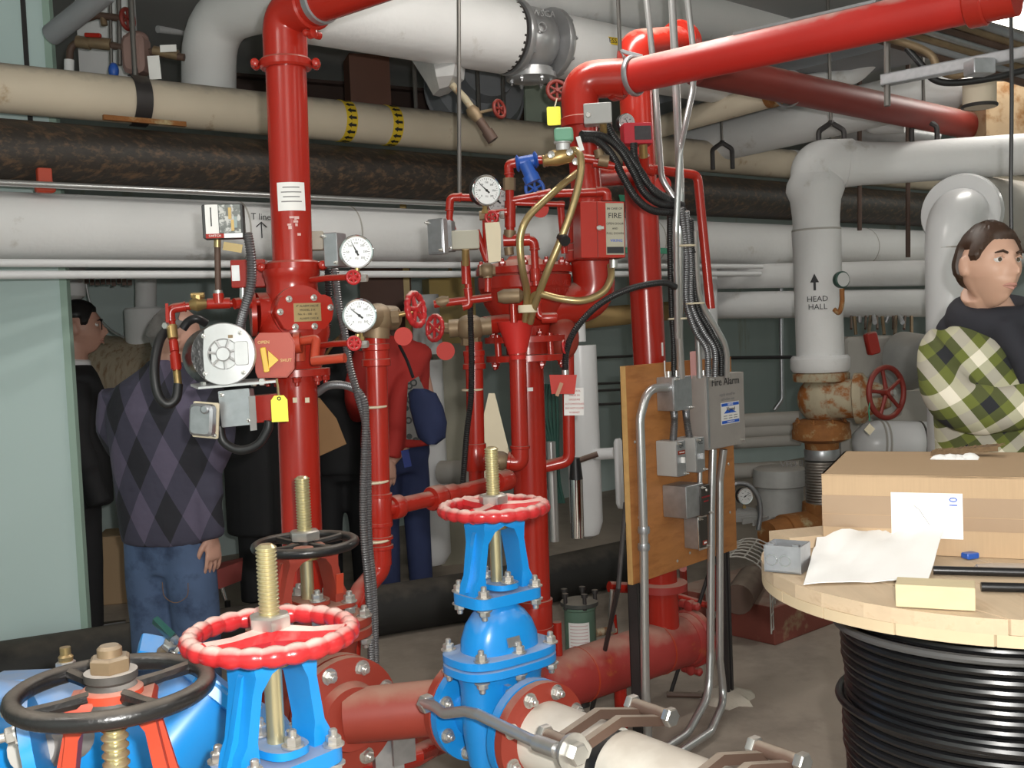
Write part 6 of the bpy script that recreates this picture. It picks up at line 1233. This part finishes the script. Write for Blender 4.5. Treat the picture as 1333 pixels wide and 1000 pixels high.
# ------------------------------------------------------------------ conduit rack at upper right
for k in range(7):
    m_ = (rustbrown, greyduct, bronzed, galv, rustbrown, bronzed, greyduct)[k]; pipe('rack_conduit', 'brown-grey conduit in the overhead rack beside the lit fixture', 'conduit', [at(1140+k*17, 50-k*5, 4.6), at(1400, 128-k*9, 5.3)], .018, m_, 'overhead rack conduits')
sc = T('strut_channel', 'galvanised strut channel crossing below the overhead conduits', 'strut', at(1150, 105, 3.9)); a_, b_ = at(1146, 104, 3.9), at(1340, 66, 3.5)
for dz, w_ in ((0, .004), (.035, .004)): MB().loft([[q_+ZU*(dz-.02), q_+ZU*(dz-.016), q_+ZU*(dz-.016)+Vector((.02, .035, 0)), q_+ZU*(dz-.02)+Vector((.02, .035, 0))] for q_ in (a_, b_)]).build('flange', galv, sc)
MB().loft([[q_+ZU*-.02, q_+ZU*.019, q_+ZU*.019+Vector((.002, .004, 0)), q_+ZU*-.02+Vector((.002, .004, 0))] for q_ in (a_, b_)]).build('web', galv, sc)
MB().cyl(at(1155, 138, 3.9), at(1155, 40, 3.9), .012, 8).build('rod', rodm, sc)
o = MB().box(Fr(at(1275, 88, 3.6), .2), .08, .05, .06, (0, 0, 0), .005); tag(o.build('strut_fitting', galv), 'galvanised fitting on the strut channel', 'fitting')
hose('sagging_cable', 'grey-green cable sagging over the strut channel', AP([(1150, 48), (1190, 60), (1212, 72), (1222, 90), (1240, 98), (1262, 95)], 3.85), .014, bronzed, 'cable'); hose('sagging_cable', 'black cable looped under the strut channel', AP([(1180, 62), (1200, 85), (1215, 103), (1240, 108), (1290, 102), (1340, 90)], 3.87), .012, blackrub, 'cable')
vp = T('vent_cap', 'beige vent pipe end with dark rim near the rusty duct', 'vent', at(1275, 145, 4.8)); MB().tube(AP([(1275, 108), (1275, 140)], 4.8), .07, 26).build('sleeve', beige_i, vp); MB().torus(at(1275, 138, 4.8), ZU, .07, .008, 30, 8).build('rim', darksteel, vp)
tag(MB().box(Fr(at(1305, 148, 5.9), .1), .36, .28, .3).build('rusty_duct', mat('rust_streaked_duct', (.42, .30, .18), .7, var=.25, col2=(.25, .12, .04), c2lo=.5, c2hi=.65)), 'rust-streaked duct box behind the vent pipe', 'duct')

vt = T('tagged_valve', 'dark red handwheel with a yellow tag behind the top elbow', 'valve', at(723, 162, 4.6)); wheel(at(725, 118, 4.6), Vector((.2, -1, .1)), .04, .009, 6).build('handwheel', redd, vt); smallpipe(vt, AP([(725, 118, 4.6), (724, 128, 5.0)]), .012, bronzed, 0, 'stem'); MB().tube(AP([(725, 128, 4.58), (722, 140, 4.58)]), .003, 6).build('cord', creamt, vt); MB().box(Fr(at(721, 151, 4.58)), .058, .078, .002, (0, 0, 0), .006).build('yellow_tag', yellowt, vt)
# ------------------------------------------------------------------ people
skin = mat('skin', (.60, .36, .26), .5, var=.05, scale=20)
skinp = mat('ruddy_skin', (.52, .29, .22), .5, var=.06, scale=20)
hairb = mat('brown_hair', (.045, .022, .012), .5, var=.4, scale=80)
hairg = mat('grey_hair', (.13, .12, .115), .6, var=.3, scale=80)
hairk = mat('black_hair', (.012, .01, .01), .45, var=.3, scale=80)
blackcloth = mat('black_cloth', (.012, .012, .014), .8, var=.2, bump=.2, bscale=20)
navycloth = mat('navy_cloth', (.02, .03, .09), .85, var=.2)
hoodm = mat('charcoal_hood', (.022, .022, .03), .85, var=.2)
denim = mat('blue_denim', (.065, .105, .20), .8, var=.25, scale=9, bump=.3, bscale=12, col2=(.02, .035, .08), c2lo=.5, c2hi=.7, c2scale=7)
redcoat = mat('red_wool_coat', (.42, .025, .02), .8, var=.12, bump=.2, bscale=30)
leather = mat('tan_leather', (.36, .19, .08), .4, var=.15)
lipm = mat('lips', (.50, .25, .20), .5)
eyew = mat('eye_white', (.7, .68, .66), .3, var=.02)
iris = mat('iris', (.08, .06, .04), .2)
shoem = mat('black_shoe', (.012, .011, .01), .4)
shirtw = mat('white_shirt', (.75, .75, .76), .8, var=.03)
def pattern(name, kind):
    m = bpy.data.materials.new(name); m.use_nodes = True; nt = m.node_tree; N = nt.nodes; L = nt.links; b = N['Principled BSDF']; b.inputs['Roughness'].default_value = .85
    tc = N.new('ShaderNodeTexCoord'); mp_ = N.new('ShaderNodeMapping'); L.new(tc.outputs['Object'], mp_.inputs[0])
    sep = N.new('ShaderNodeSeparateXYZ')
    def math_(op, a, bv=None):
        n = N.new('ShaderNodeMath'); n.operation = op
        for i, q in enumerate((a, bv)):
            if q is None: continue
            if isinstance(q, (int, float)): n.inputs[i].default_value = q
            else: L.new(q, n.inputs[i])
        return n.outputs[0]
    L.new(mp_.outputs[0], sep.inputs[0])
    if kind == 'plaid':
        mp_.inputs['Rotation'].default_value = (0, math.radians(38), math.radians(15))
        def bands(ax):
            fr_ = math_('FRACT', math_('MULTIPLY', ax, 8.0)); r = N.new('ShaderNodeValToRGB'); r.color_ramp.interpolation = 'CONSTANT'; L.new(fr_, r.inputs[0]); els = r.color_ramp.elements
            els[0].position = 0; els[0].color = (.82, .76, .62, 1); els[1].position = .27; els[1].color = (.13, .15, .025, 1)
            for p_, c_ in ((.5, (.015, .016, .02, 1)), (.77, (.14, .16, .03, 1))): e_ = els.new(p_); e_.color = c_
            return r.outputs[0]
        mx = N.new('ShaderNodeMixRGB'); mx.inputs[0].default_value = .5; L.new(bands(sep.outputs[0]), mx.inputs[1]); L.new(bands(sep.outputs[2]), mx.inputs[2]); L.new(mx.outputs[0], b.inputs['Base Color'])
    else:
        # argyle: two families of slanted stripes
        x = math_('MULTIPLY', sep.outputs[0], 1/.105); z = math_('MULTIPLY', sep.outputs[2], 1/.21)
        a = math_('FLOOR', math_('ADD', x, z)); c = math_('FLOOR', math_('SUBTRACT', x, z))
        ma = math_('ABSOLUTE', math_('MODULO', a, 2.0)); mc = math_('ABSOLUTE', math_('MODULO', c, 2.0)); s = math_('ADD', math_('MULTIPLY', ma, .5), math_('MULTIPLY', mc, .5))
        r = N.new('ShaderNodeValToRGB'); r.color_ramp.interpolation = 'CONSTANT'; L.new(s, r.inputs[0]); els = r.color_ramp.elements
        els[0].position = 0; els[0].color = (.017, .017, .024, 1); els[1].position = .25; els[1].color = (.05, .047, .076, 1); e_ = els.new(.75); e_.color = (.10, .085, .135, 1); L.new(r.outputs[0], b.inputs['Base Color'])
    n = N.new('ShaderNodeTexNoise'); n.inputs['Scale'].default_value = 14; L.new(tc.outputs['Object'], n.inputs['Vector']); bp = N.new('ShaderNodeBump'); bp.inputs['Strength'].default_value = .35; bp.inputs['Distance'].default_value = .02; L.new(n.outputs[0], bp.inputs['Height']); L.new(bp.outputs[0], b.inputs['Normal'])
    return m
plaid = pattern('olive_and_cream_plaid', 'plaid'); argyle = pattern('purple_grey_argyle', 'argyle')
def bagpat():
    m = mat('ring_pattern_bag', (.16, .15, .15), .6); nt = m.node_tree; v = nt.nodes.new('ShaderNodeTexVoronoi'); v.inputs['Scale'].default_value = 26; tc = nt.nodes.new('ShaderNodeTexCoord'); nt.links.new(tc.outputs['Object'], v.inputs['Vector'])
    r = nt.nodes.new('ShaderNodeValToRGB'); r.color_ramp.interpolation = 'CONSTANT'; e = r.color_ramp.elements; e[0].color = (.15, .14, .13, 1); e[1].position = .28; e[1].color = (.02, .02, .02, 1); e2 = e.new(.5); e2.color = (.17, .16, .15, 1); nt.links.new(v.outputs['Distance'], r.inputs[0]); nt.links.new(r.outputs[0], nt.nodes['Principled BSDF'].inputs['Base Color']); return m
def remesh(mb, name, m, parent, voxel=.012, it=4):
    tmp = bpy.data.objects.new('tmp', mb.mesh('tmp', m, True, WL[parent])); C.objects.link(tmp)
    md = tmp.modifiers.new('r', 'REMESH'); md.mode = 'VOXEL'; md.voxel_size = voxel
    ms = tmp.modifiers.new('s', 'SMOOTH'); ms.iterations = it; ms.factor = .5
    dg = bpy.context.evaluated_depsgraph_get(); me = bpy.data.meshes.new_from_object(tmp.evaluated_get(dg)); bpy.data.objects.remove(tmp, do_unlink=True)
    me.materials.clear(); me.materials.append(m); me.shade_smooth(); me.name = name
    o = bpy.data.objects.new(name, me); C.objects.link(o); o.parent = parent; WL[o] = WL[parent]; return o
class Bd:
    def __init__(s, pos, fwd, sc=1.0):
        s.s = sc; s.o = Vector((pos.x, pos.y, 0)); s.f = Vector((fwd[0], fwd[1], 0)).normalized(); s.r = s.f.cross(ZU)
    def p(s, x, y, z): return s.o+(s.r*x+s.f*y+ZU*z)*s.s
    def ell(s, z, x, y, rx, ry, n=22): return [s.p(x+rx*math.cos(2*PI*k/n), y+ry*math.sin(2*PI*k/n), z) for k in range(n)]
    def torso(s, mb, rings): mb.loft([s.ell(*r) for r in rings]); return mb
def G(v, s): return math.exp(-(v/s)**2)
def head(root, body_mb, c, fwd, pitch=0, tilt=0, sc=1.0, skinm=None, hairm=None, hair='short', face=True):
    f = Vector((fwd[0], fwd[1], 0)).normalized(); r = f.cross(ZU); u = ZU.copy()
    f, u = f*math.cos(pitch)+u*math.sin(pitch), u*math.cos(pitch)-f*math.sin(pitch); r, u = r*math.cos(tilt)+u*math.sin(tilt), u*math.cos(tilt)-r*math.sin(tilt)
    P = lambda x, y, z: c+(r*x+f*y+u*z)*sc
    def surf(t, a, off=0):
        z = math.sin(t); k = math.cos(t); x, y = math.cos(a)*k, math.sin(a)*k
        jaw = max(0, -z); wx = .070*(1-.36*jaw**1.5); dy = .096*(1-.20*jaw**1.5) if y < 0 else .094*(1+.02*jaw)
        k2 = (1-z**4*.0); X, Y_, Z = x*wx*(1+.10*(1-abs(z))), y*dy, z*(.118 if z > 0 else .118)
        if z < -.3 and y > 0: X *= 1-.10*jaw; Y_ *= 1.0+.10*G(x, .6)
        if z < -.2 and y < 0: Y_ *= 1-.5*jaw
        if y > .2 and off == 0:
            Y_ += .028*G(X, .0115)*G(Z+.022, .017)+.015*G(X, .009)*G(Z+.000, .022)+.006*(G(X-.013, .006)+G(X+.013, .006))*G(Z+.028, .008)
            Y_ += .005*G(Z-.036, .012)*G(X, .05)-.011*(G(X-.031, .017)+G(X+.031, .017))*G(Z-.016, .013)
            Y_ += .006*G(X, .02)*G(Z+.052, .007)+.006*G(X, .018)*G(Z+.066, .007)-.004*G(X, .022)*G(Z+.059, .003)+.008*G(X, .022)*G(Z+.098, .016)
            Y_ += .004*(G(X-.045, .02)+G(X+.045, .02))*G(Z+.015, .02)
        d = Vector((X, Y_, Z)); return d+(d.normalized()*off if off else Vector((0, 0, 0)))
    nt_, na = 44, 64; b = MB()
    b.loft([[P(*surf(-PI/2+.02+(PI-.04)*i/nt_, 2*PI*k/na)) for k in range(na)] for i in range(nt_+1)])
    for s in (-1, 1):
        b.ball(P(s*.077, -.012, .0), .009*sc, .017*sc, .029*sc, 14, 10, _frame(r+f*(.45*s), u, f)); b.ball(P(s*.077, -.004, -.010), .010*sc, .014*sc, .018*sc, 10, 8, _frame(r, u, f))
    body_mb.v_off = len(body_mb.v); n0 = len(body_mb.v); body_mb.v += b.v; body_mb.f += [tuple(i+n0 for i in q) for q in b.f]
    # hair
    hb = MB(); rings = []
    for i in range(nt_+1):
        t = -PI/2+.02+(PI-.04)*i/nt_; L_ = []
        for k in range(na):
            a = 2*PI*k/na; d = surf(t, a, .0001); y = math.sin(a)*math.cos(t)
            line = (.060 if y > .66 else .060-(.66-y)*.26 if y > .44 else .003 if y > .16 else .036 if y > -.22 else -.04-max(0, -.25-y)*.06)
            if hair == 'long': line = .062 if y > .5 else -.13
            if hair == 'bald': line = .12 if y > -.1 and abs(d.x) < .06 else .03-(.0-y)*.11 if y < .25 else .12
            t2 = max(0, min(1, (d.z-line)/.022)); off = -.012+t2*(.012+.012+.0016*math.sin(a*31+t*9)*math.sin(t*6+a*3))
            if hair == 'bald': off = -.012+t2*.019
            d2 = surf(t, a, off if abs(off) > 1e-6 else .0001); L_.append(P(*d2))
        rings.append(L_)
    hb.loft(rings); hb.build('hair', hairm, root)
    if face:
        for s in (-1, 1):
            eo = MB().ball(P(s*.030, .0735, .014), .0125*sc, .0125*sc, .0095*sc, 14, 10, _frame(r, u, f)).build('eye', eyew, root)
            MB().lathe([(.0058*sc, 0), (.0054*sc, .002*sc)], P(s*.030+.003, .0848, .0135), f, 14).build('iris', iris, eo)
            MB().tube([P(s*.015, .094, .031), P(s*.03, .0945, .037), P(s*.048, .083, .032)], [.0036*sc, .0042*sc, .002*sc], 7).build('eyebrow', hairm, root)
            MB().tube([P(s*.018, .0845, .018), P(s*.031, .0885, .0245), P(s*.045, .079, .018)], .0022*sc, 6).build('eyelid', skinm, root)
        MB().tube([P(-.023, .085, -.0575), P(-.009, .0965, -.054), P(0, .0975, -.0555), P(.009, .0965, -.054), P(.023, .085, -.0575)], [.001*sc, .004*sc, .004*sc, .004*sc, .001*sc], 8).build('upper_lip', lipm, root)
        MB().tube([P(-.021, .085, -.0595), P(0, .097, -.0655), P(.021, .085, -.0595)], [.001*sc, .005*sc, .001*sc], 8).build('lower_lip', lipm, root)
class _frame:
    def __init__(s, x, y, z): s.x, s.y, s.z = x, y, -z
def hand(mb, w, d, side, n, sc=1.0, curl=.5):
    """w wrist, d towards the fingers, side towards the thumb, n palm normal"""
    d = d.normalized(); side = (side-d*side.dot(d)).normalized(); n = d.cross(side).normalized() if n is None else (n-d*n.dot(d)-side*n.dot(side)).normalized()
    q = lambda a, b, c: w+(d*a+side*b+n*c)*sc
    mb.loft([[q(a, bx*math.cos(2*PI*k/12), cx*math.sin(2*PI*k/12)) for k in range(12)] for a, bx, cx in ((-.02, .026, .021), (.01, .03, .019), (.05, .041, .016), (.085, .042, .014), (.098, .036, .011))])
    for k, (b, l) in enumerate(((.034, .070), (.0115, .080), (-.0115, .074), (-.034, .058))):
        c1 = curl; P = [q(.078, b, 0), q(.095, b*1.02, .002)]; a1, x_, z_ = 0, .095, .002
        for seg_, fr_ in ((.45, .55), (.3, 1.1), (.25, 1.5)): x_ += l*seg_*math.cos(c1*fr_); z_ += l*seg_*math.sin(c1*fr_); P.append(q(x_, b*1.04, z_))
        mb.tube(P, [.0092*sc, .0088*sc, .0084*sc, .0078*sc, .0058*sc], 9)
    mb.tube([q(.015, .024, .004), q(.045, .050, .012), q(.07, .057, .022), q(.09, .053, .030)], [.014*sc, .0125*sc, .0105*sc, .007*sc], 9)
def legs(B, mb, z0=.95, sp=.09, r0=.085, r1=.058, r2=.05, lean=0):
    for s in (-1, 1): mb.tube([B.p(s*sp*.8, lean, z0), B.p(s*sp, lean*.5, z0*.75), B.p(s*sp*1.05, .01, z0*.52), B.p(s*sp*1.1, 0, .10)], [r0*1.15, r0*1.02, r1*1.25, r2*1.3], 16)
    mb.loft([B.ell(z0-.14, 0, lean*.8, .13, .10), B.ell(z0-.05, 0, lean, .165, .115), B.ell(z0+.08, 0, lean, .155, .10)])
def shoes(B, root, sp=.1):
    for s in (-1, 1): MB().loft([[B.p(s*sp+x*w_, y, z) for x, y in ((-1, -.08), (-.9, .06), (-.5, .17), (.5, .17), (.9, .06), (1, -.08))] for z, w_ in ((0, .045), (.05, .043), (.085, .03))]).build('shoe', shoem, root)
# ---- man in plaid by the spool
hp_ = at(1287, 347, 3.05); B = Bd(at(1296, 500, 3.14), (.34, -.94), 1.02); pz = T('person', 'young man in olive plaid jacket and dark hood, arms folded', 'person', B.o)
sk = MB(); head(pz, sk, hp_, (.26, -.965), .0, .03, 1.0, skin, hairb)
nk = hp_-ZU*.085; sk.tube([hp_+Vector((-.015, .03, -.06)), B.p(0, .02, 1.44), B.p(0, 0, 1.34)], [.058, .057, .09], 18)
remesh(sk, 'body', skin, pz, .0045, 2)
jk = MB(); B.torso(jk, [(.80, 0, 0, .19, .13), (.95, 0, 0, .19, .135), (1.1, 0, .005, .19, .14), (1.25, 0, .01, .205, .14), (1.36, 0, 0, .205, .12), (1.415, 0, -.01, .16, .09), (1.45, 0, -.01, .09, .07)])
# his right arm shows at the near side: shoulder, elbow, forearm across the chest
e1_, e2_ = at(1250, 528, 2.95), at(1345, 527, 2.88)
jk.tube(spline([B.p(.16, 0, 1.385), at(1226, 462, 3.10), at(1230, 502, 3.04), e1_, at(1295, 534, 2.88), e2_], 5), [.068]*5+[.068]*5+[.07]*5+[.07]*5+[.062]*6, 16)
jk.tube(spline([B.p(-.17, 0, 1.385), B.p(-.24, .02, 1.22), B.p(-.2, .17, 1.12), B.p(.0, .22, 1.15)], 6), .066, 16)
remesh(jk, 'jacket', plaid, pz, .011, 5)
hd = MB()
for k in range(1): hd.torus(B.p(0, .0, 1.445), Vector((.0, -.25, 1)), .090, .046, 28, 12, None, 1.3)
hd.tube([B.p(.055, .085, 1.43), B.p(.04, .135, 1.34), B.p(.02, .15, 1.22)], [.045, .035, .02], 12).tube([B.p(-.055, .085, 1.43), B.p(-.04, .135, 1.34), B.p(-.02, .15, 1.22)], [.045, .035, .02], 12).ball(B.p(0, -.07, 1.41), .12, .08, .08)
remesh(hd, 'hood', hoodm, pz, .009, 4)
tr = MB(); legs(B, tr, .9); remesh(tr, 'trousers', denim, pz, .014, 3); shoes(B, pz)
for s in (-1, 1): MB().tube(spline([B.p(s*.035, .135, 1.36), B.p(s*.04, .168, 1.30), B.p(s*.038, .175, 1.22)]), .004, 6).build('drawstring', hoodm, pz)
# ---- man in argyle sweater, seen from behind
B = Bd(at(214, 600, 4.25), (.30, .95)); pz = T('person', 'grey-haired man in argyle sweater and jeans seen from behind', 'person', B.o); hp_ = at(227, 440, 4.30)
sk = MB(); head(pz, sk, hp_, (.85, .45), -.28, -.05, 1.06, skinp, hairg, 'bald'); sk.tube([hp_-ZU*.05, B.p(.02, .03, 1.36), B.p(0, 0, 1.28)], [.06, .064, .09], 16)
wr = at(276, 698, 4.18); hand(sk, wr, Vector((.02, .0, -1)), Vector((-.3, -.5, 0)), Vector((-1, .1, 0)), .95, .45)
sk.tube([B.p(0, 0, 1.30), B.p(.18, 0, 1.30), B.p(.24, 0, 1.14), at(268, 610, 4.2), at(270, 655, 4.17), wr], [.06, .05, .045, .04, .035, .03], 12); remesh(sk, 'body', skinp, pz, .0042, 1)
jk = MB(); B.torso(jk, [(.72, 0, .0, .195, .14), (.78, 0, 0, .205, .15), (.95, 0, 0, .215, .155), (1.1, 0, -.005, .225, .155), (1.24, 0, -.01, .235, .145), (1.34, .0, -.0, .20, .115), (1.395, .01, .015, .12, .085), (1.43, .015, .03, .075, .07)])
jk.tube(spline([B.p(.195, 0, 1.32), B.p(.245, .0, 1.14), at(268, 610, 4.2), at(270, 655, 4.17), at(275, 700, 4.18)], 6), [.078]*6+[.072]*6+[.066]*6+[.056]*6+[.05], 16)
jk.tube(spline([B.p(-.195, 0, 1.32), B.p(-.235, .03, 1.14), B.p(-.2, .16, 1.0), B.p(-.12, .26, 1.0)], 6), [.078]*6+[.07]*6+[.06]*7, 16)
jk.torus(B.p(.015, .03, 1.415), Vector((.1, .2, 1)), .062, .018, 24, 10)
remesh(jk, 'sweater', argyle, pz, .012, 5)
tr = MB(); legs(B, tr, .74, .095, .098, .075, .065); remesh(tr, 'jeans', denim, pz, .014, 3); shoes(B, pz)
MB().tube(spline([B.p(.05, -.128, .585), B.p(.055, -.126, .53), B.p(.10, -.122, .505), B.p(.145, -.11, .53), B.p(.15, -.105, .58)]), .0016, 5).build('pocket_stitching', mat('orange_thread', (.16, .09, .05), .7), pz)
# ---- man in dark suit
B = Bd(at(104, 600, 5.35), (.93, .36)); pz = T('person', 'dark-haired man in black suit and white collar beside the pier', 'person', B.o); hp_ = at(103, 428, 5.35)
sk = MB(); head(pz, sk, hp_, (.93, .25), 0, 0, 1.12, skinp, hairk); sk.tube([hp_-ZU*.06-B.f*.02, B.p(0, 0, 1.42), B.p(0, 0, 1.33)], [.062, .065, .09], 16); remesh(sk, 'body', skinp, pz, .0065, 2)
MB().torus(B.p(0, .0, 1.425), Vector((.15, 0, 1)), .066, .016, 24, 8, None, 1.7).build('shirt_collar', shirtw, pz)
for s in (-1, 1): MB().torus(hp_+B.f*.105+B.r*(s*.034)+ZU*.016, B.f, .024, .003, 20, 6).build('spectacle_rim', ink, pz)
jk = MB(); B.torso(jk, [(.72, 0, 0, .21, .15), (.9, 0, 0, .21, .15), (1.1, 0, 0, .215, .15), (1.28, 0, 0, .23, .14), (1.37, 0, 0, .19, .11), (1.42, 0, 0, .09, .08)])
for s in (-1, 1): jk.tube(spline([B.p(s*.19, 0, 1.33), B.p(s*.25, -.01, 1.1), B.p(s*.25, .04, .9), B.p(s*.24, .08, .75)], 5), [.075]*5+[.068]*5+[.055]*6, 14)
remesh(jk, 'suit_jacket', blackcloth, pz, .014, 4); tr = MB(); legs(B, tr, .85); remesh(tr, 'trousers', blackcloth, pz, .016, 3); shoes(B, pz)
# ---- person in black coat behind the left riser
B = Bd(at(345, 600, 5.7), (.1, 1), 1.06); pz = T('person', 'person in long black coat standing behind the alarm valve', 'person', B.o); hp_ = at(376, 420, 5.7)
sk = MB(); head(pz, sk, hp_, (.2, 1), -.1, 0, .95, skinp, hairk); sk.tube([hp_-ZU*.05, B.p(.05, 0, 1.36), B.p(0, 0, 1.25)], [.055, .06, .08], 14); remesh(sk, 'body', skinp, pz, .008, 2)
jk = MB(); B.torso(jk, [(.45, 0, 0, .21, .16), (.75, 0, 0, .21, .15), (1.1, 0, 0, .205, .15), (1.26, 0, 0, .21, .14), (1.35, .02, 0, .15, .1), (1.39, .05, 0, .08, .07)])
for s in (-1, 1): jk.tube(spline([B.p(s*.17, 0, 1.29), B.p(s*.235, 0, 1.05), B.p(s*.22, .1, .88), B.p(s*.1, .2, .92)], 5), [.07]*5+[.062]*5+[.05]*6, 14)
remesh(jk, 'coat', blackcloth, pz, .014, 4); tr = MB(); legs(B, tr, .8); remesh(tr, 'trousers', blackcloth, pz, .016, 3); shoes(B, pz)
# ---- person with tan bag
B = Bd(at(446, 600, 6.0), (-.2, 1), 1.06); pz = T('person', 'person in dark clothes with a tan shoulder bag behind the white gauges', 'person', B.o); hp_ = at(460, 424, 6.0)
sk = MB(); head(pz, sk, hp_, (-.2, 1), -.1, 0, .86, skinp, hairk, 'long'); sk.tube([hp_-ZU*.05, B.p(0, 0, 1.36), B.p(0, 0, 1.25)], [.05, .055, .08], 14); remesh(sk, 'body', skinp, pz, .008, 2)
jk = MB(); B.torso(jk, [(.7, 0, 0, .17, .13), (.85, 0, 0, .17, .13), (1.1, 0, 0, .165, .12), (1.25, 0, 0, .17, .11), (1.34, 0, 0, .12, .09), (1.38, 0, 0, .07, .06)])
for s in (-1, 1): jk.tube(spline([B.p(s*.14, 0, 1.27), B.p(s*.195, 0, 1.05), B.p(s*.17, .1, .9), B.p(s*.06, .18, .95)], 5), [.06]*5+[.053]*5+[.045]*6, 14)
remesh(jk, 'jacket', blackcloth, pz, .014, 4); tr = MB(); legs(B, tr, .8, .08, .08); remesh(tr, 'trousers', blackcloth, pz, .016, 3); shoes(B, pz)
bg = T('shoulder_bag', 'slouchy tan leather bag hanging beside the left riser', 'bag', at(428, 598, 5.6)); b = MB()
b.loft([[at(x, y, 5.6+d_) for x, y, d_ in ((400, 515, -.05), (416, 518, -.06), (416, 518, .06), (400, 515, .06))], [at(x, y, 5.6+d_) for x, y, d_ in ((396, 560, -.07), (438, 545, -.08), (438, 545, .07), (396, 560, .07))], [at(x, y, 5.6+d_) for x, y, d_ in ((398, 602, -.07), (451, 578, -.07), (451, 578, .05), (398, 602, .05))]]); b.build('pouch', leather, bg)
MB().tube(spline(AP([(402, 520, 5.58), (420, 470, 5.7), (440, 440, 5.85)])), .008, 8).build('strap', leather, bg)
# ---- woman in red coat
B = Bd(at(520, 600, 5.8), (-.45, .9), 1.07); pz = T('person', 'person in red wool coat behind the red drain pipe', 'person', B.o); hp_ = at(490, 422, 5.85)
sk = MB(); head(pz, sk, hp_, (-.8, .6), -.25, 0, .86, skinp, hairb, 'short'); sk.tube([hp_-ZU*.04, B.p(-.03, .03, 1.36), B.p(0, 0, 1.25)], [.05, .052, .08], 14)
wr = at(509, 602, 5.62); hand(sk, wr, Vector((-.1, 0, -1)), Vector((-.6, -.4, 0)), Vector((-1, .2, 0)), .85, .4); sk.tube([B.p(0, 0, 1.28), B.p(.13, 0, 1.28), B.p(.17, -.05, 1.0), wr], [.06, .045, .036, .027], 12); remesh(sk, 'body', skinp, pz, .005, 1)
jk = MB(); B.torso(jk, [(.84, 0, 0, .20, .15), (.95, 0, 0, .19, .14), (1.1, 0, 0, .175, .13), (1.25, 0, 0, .185, .125), (1.35, 0, .01, .15, .1), (1.40, -.02, .02, .08, .07)])
jk.tube(spline([B.p(.15, 0, 1.32), at(524, 510, 5.66), at(517, 560, 5.64), at(510, 596, 5.62)], 6), [.066]*6+[.06]*6+[.048]*7, 14); jk.tube(spline([B.p(-.15, 0, 1.32), B.p(-.21, .03, 1.12), B.p(-.15, .16, 1.0)], 6), [.064]*6+[.054]*7, 14)
remesh(jk, 'coat', redcoat, pz, .013, 4); tr = MB(); legs(B, tr, .85, .08, .08); remesh(tr, 'trousers', navycloth, pz, .016, 3); shoes(B, pz)
hb = T('patterned_handbag', 'grey ring-patterned handbag on the shoulder of the red coat', 'bag', at(548, 575, 5.55)); b = MB(); b.loft([[at(x, y, 5.55+d_) for x, y, d_ in ((531, 498, -.04), (545, 490, -.05), (545, 490, .05), (531, 498, .05))], [at(x, y, 5.55+d_) for x, y, d_ in ((529, 540, -.05), (562, 530, -.05), (562, 530, .05), (529, 540, .05))], [at(x, y, 5.55+d_) for x, y, d_ in ((529, 572, -.05), (560, 574, -.05), (560, 574, .05), (529, 572, .05))]]); b.build('pouch', bagpat(), hb)
MB().tube(spline(AP([(538, 492, 5.55), (530, 470, 5.56), (520, 450, 5.66)])), .008, 8).build('strap', blackcloth, hb)
nc = MB(); nc.loft([[at(558+math.cos(2*PI*k/16)*w_+dx, y, 5.44+math.sin(2*PI*k/16)*.06) for k in range(16)] for y, w_, dx in ((506, 8, -12), (512, 18, -8), (530, 22, -3), (550, 22, 2), (570, 18, 4), (579, 6, 4))]); tag(nc.build('navy_cap', navycloth), 'navy knitted cap hanging over the patterned handbag', 'cap')
tag(MB().box(Fr(at(529, 597, 5.58), .1, 0, .15), .04, .09, .012).build('blue_scarf_end', mat('bright_navy', (.03, .05, .22), .8), None), 'bright navy scarf end against the red coat', 'scarf')
# stool and small things behind the sweater man
sl = T('red_stool', 'red padded stool on a chrome leg beside the man in jeans', 'stool', atz(296, 800, 0)); MB().loft([[at(x, y, Y) for x, y, Y in ((275, 745, 5.0), (316, 730, 5.0), (316, 726, 5.3), (275, 735, 5.3))], [at(x, y+26, Y) for x, y, Y in ((275, 745, 5.0), (314, 730, 5.0), (314, 726, 5.3), (275, 735, 5.3))]]).build('seat', mat('dull_red_vinyl', (.24, .04, .035), .5), sl); MB().tube([at(288, 762, 5.1), at(293, 781, 5.1)], .012, 10).build('leg', chrome, sl); q = at(296, 782, 5.1); MB().lathe([(.1, 0), (.1, .02), (.03, .04)], Vector((q.x, q.y, 0)), ZU, 24).build('base', blackrub, sl); MB().cyl(Vector((q.x, q.y, .02)), q, .014, 10).build('column', blackp, sl)
bx = T('wooden_crate', 'brown cardboard carton on the floor between the men', 'box', atz(150, 800, 0)); MB().box(Fr(Vector((atz(150, 800, 0).x, atz(150, 800, 0).y+.4, .2)), .2), .4, .4, .3, (0, 0, 0), .01).build('carton', card, bx)
